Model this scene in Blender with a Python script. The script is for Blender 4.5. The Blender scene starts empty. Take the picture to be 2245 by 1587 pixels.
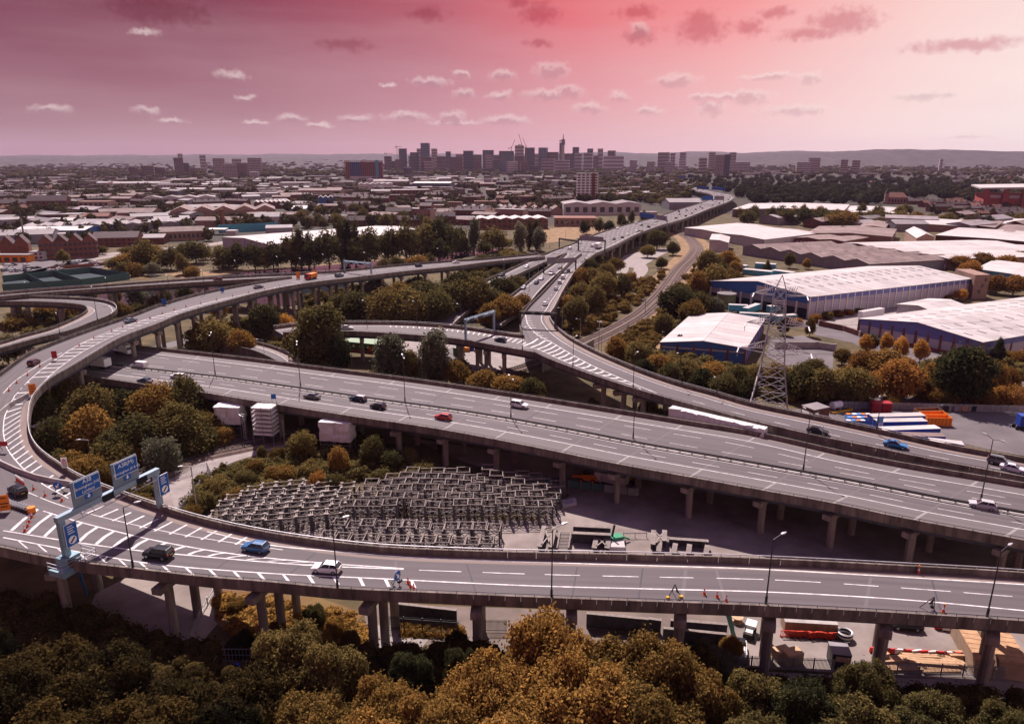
import bpy, bmesh, math, random
import numpy as np
from mathutils import Vector, Matrix
random.seed(7); RNG = np.random.default_rng(11)
S = bpy.context.scene
COL = S.collection
PI = math.pi; R = math.radians

# ------------------------------------------------------------------ camera, sky, sun, exposure
CAM_H = 69.0; PITCH = R(16.2); FPX = 1550.0; CX, CY = 1122.5, 793.5
cam = bpy.data.cameras.new('camera'); cam.sensor_width = 36.0; cam.lens = 36.0 * FPX / 2245.0
cam.clip_start = 0.5; cam.clip_end = 60000
camo = bpy.data.objects.new('camera', cam); COL.objects.link(camo)
camo.location = (0, 0, CAM_H); camo.rotation_euler = (PI / 2 - PITCH, 0, 0)
S.camera = camo
S.view_settings.view_transform = 'Standard'; S.view_settings.look = 'None'
S.view_settings.gamma = 1.0; S.view_settings.exposure = 0.7
S.view_settings.use_curve_mapping = False
HAZE = 2.7e-5
S.cycles.volume_bounces = 0; S.cycles.max_bounces = 5; S.cycles.transparent_max_bounces = 4
S.cycles.diffuse_bounces = 2; S.cycles.glossy_bounces = 2; S.cycles.transmission_bounces = 2

SUN_EL, SUN_AZ = R(52), R(-14)          # azimuth measured from +Y (straight ahead) towards +X
sun = bpy.data.lights.new('sun', 'SUN'); sun.energy = 4.9; sun.angle = R(0.6); sun.color = (1.0, 0.87, 0.83)
suno = bpy.data.objects.new('sun', sun); COL.objects.link(suno)
sd = Vector((math.sin(SUN_AZ) * math.cos(SUN_EL), math.cos(SUN_AZ) * math.cos(SUN_EL), math.sin(SUN_EL)))
suno.rotation_euler = sd.to_track_quat('Z', 'Y').to_euler(); suno.location = (0, 200, 400)

def px_dir(px, py):
    x = (px - CX) / FPX; y = -(py - CY) / FPX
    return Vector((x, math.cos(PITCH) + y * math.sin(PITCH), -math.sin(PITCH) + y * math.cos(PITCH)))
def P(px, py, z=0.0):
    d = px_dir(px, py); t = (z - CAM_H) / d.z
    return Vector((d.x * t, d.y * t, z))
def proj(p):
    v = Vector(p) - Vector((0, 0, CAM_H))
    f = v.y * math.cos(PITCH) - v.z * math.sin(PITCH); u = v.y * math.sin(PITCH) + v.z * math.cos(PITCH)
    return CX + FPX * v.x / f, CY - FPX * u / f
def at_dist(px, py, dist):               # point on the pixel's ray at a horizontal distance
    d = px_dir(px, py); t = dist / d.y
    return Vector((d.x * t, dist, CAM_H + d.z * t))
def top_z(base, py):                     # height of a vertical line over base that reaches image row py
    k = (py - CY) / FPX
    y = base.y; c, s = math.cos(PITCH), math.sin(PITCH)
    # -u/f = k ; u = y s + h c ; f = y c - h s
    h = -(k * y * c + y * s) / (c - k * s)
    return h + CAM_H

def build_world():
    w = bpy.data.worlds.new('World'); S.world = w; w.use_nodes = True
    nt = w.node_tree; N = nt.nodes; L = nt.links; N.clear()
    def nd(t, **k):
        n = N.new(t)
        for a, b in k.items(): setattr(n, a, b)
        return n
    def mth(op, a, b=None, c=None, clamp=False):
        n = nd('ShaderNodeMath', operation=op, use_clamp=clamp)
        for i, v in enumerate((a, b, c)):
            if v is None: continue
            if hasattr(v, 'type'): L.new(v, n.inputs[i])
            else: n.inputs[i].default_value = v
        return n.outputs[0]
    out = nd('ShaderNodeOutputWorld'); bg = nd('ShaderNodeBackground'); L.new(bg.outputs[0], out.inputs[0])
    tc = nd('ShaderNodeTexCoord'); sep = nd('ShaderNodeSeparateXYZ'); L.new(tc.outputs['Generated'], sep.inputs[0])
    x, y, z = sep.outputs
    sky = nd('ShaderNodeTexSky', sky_type='NISHITA'); sky.sun_disc = False
    sky.sun_elevation = SUN_EL; sky.sun_rotation = SUN_AZ; sky.dust_density = 2.0
    def ramp(fac, stops):
        n = nd('ShaderNodeValToRGB'); L.new(fac, n.inputs[0]); e = n.color_ramp.elements
        while len(e) < len(stops): e.new(0.5)
        for el, (p, c) in zip(e, stops):
            el.position = p; el.color = tuple(((v / 255 + 0.055) / 1.055) ** 2.4 if v > 10 else v / 255 / 12.92 for v in c) + (1,)
        return n.outputs[0]
    def mix(f, a, b):
        n = nd('ShaderNodeMix', data_type='RGBA')
        if hasattr(f, 'type'): L.new(f, n.inputs[0])
        else: n.inputs[0].default_value = f
        for i, v in ((6, a), (7, b)):
            if hasattr(v, 'type'): L.new(v, n.inputs[i])
            else: n.inputs[i].default_value = v
        return n.outputs[2]
    fac = mth('MULTIPLY_ADD', x, 0.8, 0.5, True)         # 0 far left .. 1 far right
    low = ramp(fac, SKY_LOW); mid = ramp(fac, SKY_MID); top = ramp(fac, SKY_TOP)
    el = mth('MAXIMUM', z, 0.0)
    f1 = nd('ShaderNodeMapRange', interpolation_type='SMOOTHSTEP'); L.new(el, f1.inputs[0]); f1.inputs[2].default_value = 0.10
    f2 = nd('ShaderNodeMapRange', interpolation_type='SMOOTHSTEP'); L.new(el, f2.inputs[0]); f2.inputs[1].default_value = 0.08; f2.inputs[2].default_value = 0.20
    col = mix(f2.outputs[0], mix(f1.outputs[0], low, mid), top)
    # soft streaks and clouds, laid out on azimuth and elevation
    az = mth('ARCTAN2', x, y); eln = mth('ARCSINE', z)
    q = nd('ShaderNodeCombineXYZ'); L.new(az, q.inputs[0]); L.new(eln, q.inputs[1])
    ns = nd('ShaderNodeTexNoise'); L.new(q.outputs[0], ns.inputs['Vector']); ns.inputs['Scale'].default_value = 48; ns.inputs['Detail'].default_value = 5; ns.inputs['Roughness'].default_value = 0.65
    wp = nd('ShaderNodeVectorMath', operation='MULTIPLY_ADD'); L.new(ns.outputs['Color'], wp.inputs[0])
    wp.inputs[1].default_value = (0.030, 0.016, 0); wp.inputs[2].default_value = (-0.015, -0.008, 0)
    qq = nd('ShaderNodeVectorMath', operation='ADD'); L.new(q.outputs[0], qq.inputs[0]); L.new(wp.outputs[0], qq.inputs[1])
    n4 = nd('ShaderNodeTexNoise'); L.new(q.outputs[0], n4.inputs['Vector']); n4.inputs['Scale'].default_value = 100; n4.inputs['Detail'].default_value = 4; hf = mth('MULTIPLY_ADD', n4.outputs['Fac'], 1.3, -0.60)
    def field(lst, qv=None):
        acc = None; qv = qv or qq
        for (px, py, rx, ry) in lst:
            d = px_dir(px, py).normalized(); a0, e0 = math.atan2(d.x, d.y), math.asin(d.z)
            ix, iy = FPX / (rx * 1.25), FPX / (ry * 1.6)
            m = nd('ShaderNodeVectorMath', operation='MULTIPLY_ADD'); L.new(qv.outputs[0], m.inputs[0])
            m.inputs[1].default_value = (ix, iy, 0); m.inputs[2].default_value = (-a0 * ix, -e0 * iy, 0)
            l = nd('ShaderNodeVectorMath', operation='LENGTH'); L.new(m.outputs[0], l.inputs[0])
            acc = l.outputs['Value'] if acc is None else mth('MINIMUM', acc, l.outputs['Value'])
        acc = mth('ADD', acc, hf)
        mr = nd('ShaderNodeMapRange', interpolation_type='SMOOTHSTEP'); L.new(acc, mr.inputs[0])
        mr.inputs[1].default_value = 1.15; mr.inputs[2].default_value = 0.25
        return mr.outputs[0]
    st = nd('ShaderNodeMapping'); L.new(q.outputs[0], st.inputs[0]); st.inputs['Scale'].default_value = (2.2, 16, 1); st.inputs['Rotation'].default_value = (0, 0, R(4))
    n2 = nd('ShaderNodeTexNoise'); L.new(st.outputs[0], n2.inputs['Vector']); n2.inputs['Scale'].default_value = 1.6; n2.inputs['Detail'].default_value = 4
    sf = nd('ShaderNodeMapRange'); L.new(n2.outputs['Fac'], sf.inputs[0]); sf.inputs[1].default_value = 0.4; sf.inputs[2].default_value = 0.75; sf.inputs[3].default_value = 0.0; sf.inputs[4].default_value = 0.28
    col = mix(sf.outputs[0], col, mix(0.5, col, (0.75, 0.52, 0.55, 1)))
    shade = nd('ShaderNodeMix', data_type='RGBA', blend_type='MULTIPLY'); shade.inputs[0].default_value = 1
    L.new(col, shade.inputs[6]); shade.inputs[7].default_value = (0.68, 0.40, 0.46, 1)
    col = mix(mth('MULTIPLY', field(CLOUD_DARK), 0.7), col, shade.outputs[2])
    lit = mix(0.62, col, (0.95, 0.78, 0.74, 1))
    grey = mix(0.35, col, (0.38, 0.25, 0.30, 1))
    qs = nd('ShaderNodeVectorMath', operation='ADD'); L.new(qq.outputs[0], qs.inputs[0]); qs.inputs[1].default_value = (0.001, 0.0042, 0)
    cl = field(CLOUD_LIGHT); up = field(CLOUD_LIGHT, qs)
    col = mix(mth('MULTIPLY', cl, 0.85), col, mix(mth('MULTIPLY_ADD', up, -1.25, 1.1, True), grey, lit))
    # physical sky higher up, tinted by the same rose light
    ny = nd('ShaderNodeMix', data_type='RGBA', blend_type='MULTIPLY'); ny.inputs[0].default_value = 1
    L.new(sky.outputs[0], ny.inputs[6]); ny.inputs[7].default_value = (0.062, 0.052, 0.100, 1)
    f3 = nd('ShaderNodeMapRange', interpolation_type='SMOOTHSTEP'); L.new(el, f3.inputs[0]); f3.inputs[1].default_value = 0.2; f3.inputs[2].default_value = 0.75; f3.inputs[4].default_value = 0.8
    col = mix(f3.outputs[0], col, ny.outputs[2])
    L.new(col, bg.inputs[0]); bg.inputs[1].default_value = 2 ** -S.view_settings.exposure
SKY_LOW = [(0.0, (174, 138, 146)), (0.25, (190, 147, 155)), (0.5, (222, 171, 178)), (0.68, (240, 197, 200)), (0.85, (254, 226, 224)), (1.0, (255, 240, 236))]
SKY_MID = [(0.0, (146, 94, 110)), (0.22, (162, 108, 122)), (0.42, (197, 136, 148)), (0.58, (228, 156, 162)), (0.72, (246, 186, 186)), (0.88, (254, 222, 218)), (1.0, (255, 238, 234))]
SKY_TOP = [(0.0, (112, 48, 73)), (0.22, (130, 58, 80)), (0.42, (184, 94, 108)), (0.56, (230, 110, 118)), (0.72, (247, 150, 150)), (0.88, (254, 212, 206)), (1.0, (255, 232, 226))]
CLOUD_DARK = [(350, 25, 90, 20), (300, 14, 50, 12), (940, 32, 38, 11), (1135, 8, 25, 9), (1185, 30, 36, 17), (1540, 66, 52, 20), (1530, 50, 36, 18), (1400, 76, 30, 14), (1850, 48, 62, 18), (1700, 28, 30, 9),
              (2120, 100, 90, 9), (1775, 76, 55, 9), (1645, 62, 28, 13), (1400, 26, 40, 11), (1180, 95, 30, 6), (760, 100, 60, 9)]
CLOUD_LIGHT = [(1210, 157, 36, 14), (1196, 150, 16, 9), (1100, 166, 28, 9), (945, 181, 36, 8), (1480, 178, 46, 10), (1012, 165, 20, 6), (1200, 207, 52, 9), (1248, 203, 34, 12), (1290, 238, 34, 9), (1355, 214, 22, 8),
               (1418, 242, 26, 7), (1560, 238, 32, 13), (1640, 214, 44, 11), (1540, 213, 24, 7), (1745, 242, 66, 8), (1098, 210, 24, 7), (1015, 205, 22, 9), (110, 241, 34, 7), (640, 261, 32, 7), (700, 275, 28, 5),
               (890, 256, 44, 8), (990, 256, 26, 9), (1110, 264, 54, 8), (1000, 268, 60, 5), (780, 262, 38, 7), (512, 165, 30, 7), (375, 264, 24, 5), (320, 246, 18, 7), (315, 72, 28, 6), (2030, 210, 56, 8), (1776, 170, 22, 9),
               (1400, 66, 20, 12), (1690, 168, 50, 6), (540, 214, 18, 5), (850, 187, 12, 4), (2120, 300, 60, 4), (560, 268, 24, 4), (1590, 212, 60, 6)]
build_world()

# ------------------------------------------------------------------ materials
MATS = {}
def mat(name, c, rough=0.85, var=0.12, scale=0.6, metal=0.0, c2=None, spec=0.3, coord='Object', bump=0.0, emit=None, detail=5, obj_var=0.0, zs=1.0):
    if name in MATS: return MATS[name]
    m = bpy.data.materials.new(name); m.use_nodes = True; MATS[name] = m
    nt = m.node_tree; N, L = nt.nodes, nt.links
    b = N['Principled BSDF']; b.inputs['Roughness'].default_value = rough; b.inputs['Metallic'].default_value = metal
    b.inputs['Specular IOR Level'].default_value = spec
    if len(c) == 3: c = tuple(c) + (1,)
    if var > 0 or c2:
        tc = N.new('ShaderNodeTexCoord'); nz = N.new('ShaderNodeTexNoise'); mp = N.new('ShaderNodeMapping'); mp.inputs['Scale'].default_value = (1, 1, zs); L.new(tc.outputs[coord], mp.inputs[0]); L.new(mp.outputs[0], nz.inputs['Vector'])
        nz.inputs['Scale'].default_value = scale; nz.inputs['Detail'].default_value = detail; nz.inputs['Roughness'].default_value = 0.62
        mr = N.new('ShaderNodeMapRange'); L.new(nz.outputs['Fac'], mr.inputs[0]); mr.inputs[1].default_value = 0.33; mr.inputs[2].default_value = 0.67
        mx = N.new('ShaderNodeMix'); mx.data_type = 'RGBA'; L.new(mr.outputs[0], mx.inputs[0])
        mx.inputs[6].default_value = tuple(v * (1 - var) for v in c[:3]) + (1,)
        mx.inputs[7].default_value = (tuple(c2) + (1,)) if c2 else tuple(min(1, v * (1 + var)) for v in c[:3]) + (1,)
        src = mx.outputs[2]
        if obj_var:
            oi = N.new('ShaderNodeObjectInfo'); m2 = N.new('ShaderNodeMapRange'); L.new(oi.outputs['Random'], m2.inputs[0])
            m2.inputs[3].default_value = 1 - obj_var; m2.inputs[4].default_value = 1 + obj_var
            hs = N.new('ShaderNodeHueSaturation'); L.new(src, hs.inputs['Color']); L.new(m2.outputs[0], hs.inputs['Value']); src = hs.outputs[0]
        L.new(src, b.inputs['Base Color'])
        if bump:
            bp = N.new('ShaderNodeBump'); bp.inputs['Strength'].default_value = bump; L.new(nz.outputs['Fac'], bp.inputs['Height']); L.new(bp.outputs[0], b.inputs['Normal'])
    else: b.inputs['Base Color'].default_value = c
    if emit: b.inputs['Emission Color'].default_value = tuple(emit) + (1,); b.inputs['Emission Strength'].default_value = 1
    return m
def road_mat(name, c, streak=0.16, patch=0.1):
    m = bpy.data.materials.new(name); m.use_nodes = True; MATS[name] = m
    nt = m.node_tree; N, L = nt.nodes, nt.links; b = N['Principled BSDF']; b.inputs['Roughness'].default_value = 0.8; b.inputs['Specular IOR Level'].default_value = 0.35
    uv = N.new('ShaderNodeUVMap')
    def noise(sx, sy, det):
        mp = N.new('ShaderNodeMapping'); L.new(uv.outputs[0], mp.inputs[0]); mp.inputs['Scale'].default_value = (sx, sy, 1)
        n = N.new('ShaderNodeTexNoise'); L.new(mp.outputs[0], n.inputs['Vector']); n.inputs['Scale'].default_value = 1; n.inputs['Detail'].default_value = det
        return n.outputs['Fac']
    def mth(op, a, v, w=None):
        n = N.new('ShaderNodeMath'); n.operation = op; L.new(a, n.inputs[0])
        if hasattr(v, 'type'): L.new(v, n.inputs[1])
        else: n.inputs[1].default_value = v
        if w is not None: n.inputs[2].default_value = w
        return n.outputs[0]
    a = mth('MULTIPLY_ADD', noise(0.75, 0.010, 4), streak * 2.6, 1 - streak * 1.3)
    p = mth('MULTIPLY_ADD', noise(0.10, 0.035, 3), patch * 2.6, 1 - patch * 1.3)
    g = mth('MULTIPLY_ADD', noise(3.5, 3.5, 2), 0.16, 0.92)
    sx = N.new('ShaderNodeSeparateXYZ'); L.new(uv.outputs[0], sx.inputs[0])
    w = mth('MULTIPLY_ADD', mth('SINE', mth('MULTIPLY', sx.outputs[0], 6.283 / 1.83), 0), 0.055, 0.96)
    t = mth('MULTIPLY', mth('MULTIPLY', mth('MULTIPLY', a, p), g), w)
    vm = N.new('ShaderNodeVectorMath'); vm.operation = 'SCALE'; vm.inputs[0].default_value = c; L.new(t, vm.inputs['Scale'])
    L.new(vm.outputs[0], b.inputs['Base Color'])
    return m
def leaf_mat(name, c1, c2, trans=0.38, scale=0.45):
    m = bpy.data.materials.new(name); m.use_nodes = True; MATS[name] = m
    nt = m.node_tree; N, L = nt.nodes, nt.links; N.clear()
    out = N.new('ShaderNodeOutputMaterial'); ms = N.new('ShaderNodeMixShader'); L.new(ms.outputs[0], out.inputs[0]); ms.inputs[0].default_value = trans
    d = N.new('ShaderNodeBsdfDiffuse'); t = N.new('ShaderNodeBsdfTranslucent'); L.new(d.outputs[0], ms.inputs[1]); L.new(t.outputs[0], ms.inputs[2])
    tc = N.new('ShaderNodeTexCoord'); nz = N.new('ShaderNodeTexNoise'); L.new(tc.outputs['Object'], nz.inputs['Vector']); nz.inputs['Scale'].default_value = scale; nz.inputs['Detail'].default_value = 4; nz.inputs['Roughness'].default_value = 0.7
    oi = N.new('ShaderNodeObjectInfo')
    ad = N.new('ShaderNodeMath'); ad.operation = 'MULTIPLY_ADD'; L.new(oi.outputs['Random'], ad.inputs[0]); ad.inputs[1].default_value = 0.5; ad.inputs[2].default_value = -0.25
    a2 = N.new('ShaderNodeMath'); a2.operation = 'ADD'; L.new(ad.outputs[0], a2.inputs[0]); L.new(nz.outputs['Fac'], a2.inputs[1])
    mr = N.new('ShaderNodeMapRange'); L.new(a2.outputs[0], mr.inputs[0]); mr.inputs[1].default_value = 0.25; mr.inputs[2].default_value = 0.75
    mx = N.new('ShaderNodeMix'); mx.data_type = 'RGBA'; L.new(mr.outputs[0], mx.inputs[0]); mx.inputs[6].default_value = tuple(c1) + (1,); mx.inputs[7].default_value = tuple(c2) + (1,)
    n3 = N.new('ShaderNodeTexNoise'); L.new(tc.outputs['Object'], n3.inputs['Vector']); n3.inputs['Scale'].default_value = scale * 9
    m3 = N.new('ShaderNodeMapRange'); L.new(n3.outputs['Fac'], m3.inputs[0]); m3.inputs[1].default_value = 0.3; m3.inputs[2].default_value = 0.7; m3.inputs[3].default_value = 0.35; m3.inputs[4].default_value = 1.75
    hs = N.new('ShaderNodeHueSaturation'); L.new(mx.outputs[2], hs.inputs['Color']); L.new(m3.outputs[0], hs.inputs['Value'])
    L.new(hs.outputs[0], d.inputs[0]); L.new(hs.outputs[0], t.inputs[0])
    return m
def M(n): return MATS[n]
road_mat('asphalt', (0.098, 0.083, 0.087), .30, .20); road_mat('asphalt_dark', (0.066, 0.057, 0.071), .22, .14)
road_mat('shoulder', (0.122, 0.106, 0.107), 0.10, 0.08); road_mat('verge_concrete', (0.20, 0.15, 0.13), 0.12, 0.14)
mat('paint_white', (0.56, 0.54, 0.53), 0.7, 0.3, 0.9); mat('joint_pale', (0.24, 0.225, 0.22), 0.8, 0.2, 2); mat('joint_dark', (0.05, 0.045, 0.055), 0.7, 0.2, 2)
mat('concrete', (0.15, 0.122, 0.105), 0.9, 0.45, 0.8, bump=0.15, zs=0.2, obj_var=0.16); mat('concrete_light', (0.36, 0.33, 0.31), 0.9, 0.2, 0.5)
mat('pier_concrete', (0.225, 0.185, 0.16), 0.9, 0.38, 0.9, zs=0.16); mat('concrete_brown', (0.17, 0.135, 0.12), 0.9, 0.25, 0.4)
mat('girder_steel', (0.055, 0.06, 0.085), 0.6, 0.2, 0.3); mat('rail_steel', (0.42, 0.42, 0.45), 0.45, 0.1, 1, 0.6); mat('dark_steel', (0.05, 0.048, 0.052), 0.5, 0.15, 1, 0.3)
mat('galv', (0.46, 0.46, 0.48), 0.45, 0.15, 1, 0.55); mat('gantry_grey', (0.24, 0.32, 0.38), 0.5, 0.1, 0.8, 0.2); mat('gantry_teal', (0.20, 0.31, 0.36), 0.5, 0.15, 0.8, 0.1)
mat('sign_blue', (0.012, 0.10, 0.36), 0.45, 0.05, 1); mat('sign_back', (0.17, 0.22, 0.26), 0.6, 0.1, 1); mat('sign_white', (0.8, 0.8, 0.8), 0.5, 0)
mat('grass', (0.06, 0.05, 0.022), 0.95, 0.35, 0.10, c2=(0.125, 0.088, 0.038), coord='Object'); mat('grass_dry', (0.20, 0.13, 0.06), 0.95, 0.3, 0.2, c2=(0.30, 0.19, 0.10))
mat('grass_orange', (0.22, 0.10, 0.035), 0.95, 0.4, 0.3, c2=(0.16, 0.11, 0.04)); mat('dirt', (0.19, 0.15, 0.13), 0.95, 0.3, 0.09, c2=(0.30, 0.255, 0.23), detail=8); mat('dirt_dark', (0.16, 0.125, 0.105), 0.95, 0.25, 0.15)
mat('yard_tarmac', (0.125, 0.108, 0.112), 0.9, 0.2, 0.1); mat('path_concrete', (0.26, 0.225, 0.21), 0.9, 0.18, 0.3); mat('ballast', (0.12, 0.082, 0.067), 0.95, 0.3, 0.6); mat('rail_rust', (0.05, 0.034, 0.03), 0.55, 0.2, 1, 0.3)
mat('town_ground', (0.06, 0.046, 0.042), 0.95, 0.3, 0.012, c2=(0.035, 0.034, 0.02), detail=9); mat('hill', (0.014, 0.018, 0.028), 0.95, 0.4, 0.014, c2=(0.075, 0.06, 0.06), detail=10)
mat('brick', (0.16, 0.062, 0.046), 0.9, 0.25, 0.4, obj_var=0.25); mat('brick_pale', (0.30, 0.19, 0.15), 0.9, 0.2, 0.4, obj_var=0.2); mat('slate', (0.085, 0.058, 0.062), 0.8, 0.25, 0.5, obj_var=0.2); mat('tile_red', (0.17, 0.08, 0.06), 0.85, 0.25, 0.6, obj_var=0.2)
mat('roof_white', (0.44, 0.405, 0.39), 0.6, 0.13, 0.12, obj_var=0.10); mat('roof_grey', (0.20, 0.175, 0.18), 0.7, 0.15, 0.2, obj_var=0.2); mat('roof_brown', (0.20, 0.145, 0.135), 0.85, 0.25, 0.15, obj_var=0.12)
mat('wall_white', (0.46, 0.42, 0.42), 0.75, 0.1, 0.3, obj_var=0.12); mat('wall_grey', (0.24, 0.22, 0.24), 0.75, 0.12, 0.3, obj_var=0.15); mat('wall_lilac', (0.40, 0.37, 0.43), 0.7, 0.06, 0.2); mat('wall_blue', (0.035, 0.115, 0.32), 0.6, 0.12, 0.4)
mat('wall_violet', (0.13, 0.14, 0.36), 0.6, 0.1, 0.4); mat('wall_teal', (0.05, 0.24, 0.32), 0.6, 0.12, 0.4); mat('pillar_white', (0.66, 0.58, 0.54), 0.8, 0.08, 1); mat('open_bay_shade', (0.018, 0.018, 0.03), 0.8, 0)
mat('tower_concrete', (0.36, 0.28, 0.26), 0.85, 0.1, 0.05, obj_var=0.15); mat('tower_brick', (0.15, 0.08, 0.075), 0.85, 0.12, 0.05, obj_var=0.15); mat('tower_dark', (0.055, 0.055, 0.085), 0.5, 0.15, 0.05, obj_var=0.3); mat('tower_glass', (0.10, 0.16, 0.22), 0.3, 0.15, 0.05, spec=0.6, obj_var=0.2)
mat('window_dark', (0.03, 0.032, 0.045), 0.25, 0.1, 1, spec=0.6); mat('water', (0.02, 0.024, 0.03), 0.06, 0.1, 0.05, spec=0.6)
mat('tarp', (0.66, 0.63, 0.63), 0.6, 0.12, 0.8, bump=0.5); mat('scaffold', (0.30, 0.29, 0.30), 0.5, 0.2, 1, 0.4); mat('timber', (0.42, 0.25, 0.14), 0.85, 0.2, 1.2); mat('timber_pale', (0.50, 0.33, 0.20), 0.85, 0.15, 1.2); mat('ply', (0.30, 0.21, 0.145), 0.85, 0.15, 0.6)
mat('trestle_steel', (0.20, 0.165, 0.148), 0.75, 0.3, 1.2); mat('trestle_post', (0.07, 0.062, 0.075), 0.7, 0.3, 1.0); mat('trestle_cap', (0.29, 0.25, 0.225), 0.75, 0.2, 1.5); mat('rust', (0.22, 0.10, 0.06), 0.85, 0.3, 1)
mat('rubber', (0.02, 0.02, 0.022), 0.9, 0); mat('alloy', (0.35, 0.35, 0.37), 0.35, 0, metal=0.7); mat('car_glass', (0.018, 0.022, 0.03), 0.08, 0, spec=0.7); mat('lamp_red', (0.45, 0.02, 0.015), 0.3, 0); mat('lamp_white', (0.75, 0.75, 0.72), 0.2, 0)
mat('plate_yellow', (0.65, 0.42, 0.03), 0.5, 0); mat('orange', (0.72, 0.20, 0.02), 0.6, 0.08, 1); mat('cone_red', (0.62, 0.05, 0.025), 0.6, 0); mat('plastic_white', (0.75, 0.73, 0.72), 0.6, 0.05, 1); mat('plastic_red', (0.55, 0.03, 0.03), 0.6, 0.08, 1)
mat('box_blue', (0.02, 0.055, 0.30), 0.55, 0.08, 0.5); mat('box_teal', (0.10, 0.36, 0.44), 0.6, 0.12, 0.5); mat('box_red', (0.33, 0.02, 0.03), 0.6, 0.12, 0.5); mat('box_sky', (0.12, 0.30, 0.62), 0.6, 0.1, 0.5); mat('green_box', (0.05, 0.13, 0.04), 0.7, 0.12, 0.5); mat('green_roof', (0.24, 0.33, 0.22), 0.7, 0.1, 0.4)
mat('yellow', (0.62, 0.36, 0.03), 0.6, 0.1, 1); mat('green_machine', (0.03, 0.24, 0.12), 0.5, 0.1, 1); mat('pylon_steel', (0.36, 0.34, 0.36), 0.5, 0.12, 0.5, 0.3); mat('bark', (0.07, 0.05, 0.038), 0.95, 0.3, 2); mat('tank_green', (0.17, 0.165, 0.09), 0.7, 0.15, 0.4); mat('mesh_green', (0.05, 0.11, 0.10), 0.8, 0.1, 1)
mat('court_dark', (0.018, 0.035, 0.042), 0.9, 0.15, 0.1); mat('court_blue', (0.02, 0.10, 0.17), 0.9, 0.1, 0.2); mat('stand_red', (0.34, 0.07, 0.055), 0.85, 0.15, 0.2)
leaf_mat('leaf_olive', (0.075, 0.066, 0.025), (0.195, 0.140, 0.046)); leaf_mat('leaf_dark', (0.034, 0.038, 0.018), (0.115, 0.094, 0.034)); leaf_mat('leaf_amber', (0.115, 0.078, 0.024), (0.30, 0.165, 0.044))
leaf_mat('leaf_orange', (0.15, 0.078, 0.021), (0.34, 0.160, 0.044)); leaf_mat('leaf_yellow', (0.40, 0.20, 0.04), (0.62, 0.32, 0.07)); leaf_mat('leaf_grey', (0.10, 0.10, 0.066), (0.19, 0.17, 0.105)); leaf_mat('leaf_painted_gloom', (0.014, 0.014, 0.008), (0.085, 0.056, 0.018))  # gloom: lower-left shade put into the leaf colour; orange: a warm cast
leaf_mat('leaf_far', (0.024, 0.026, 0.015), (0.075, 0.060, 0.028), 0.15, 0.02)

mat('roof_town', (0.20, 0.17, 0.175), 0.7, 0.25, 0.15, obj_var=0.45)
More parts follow.
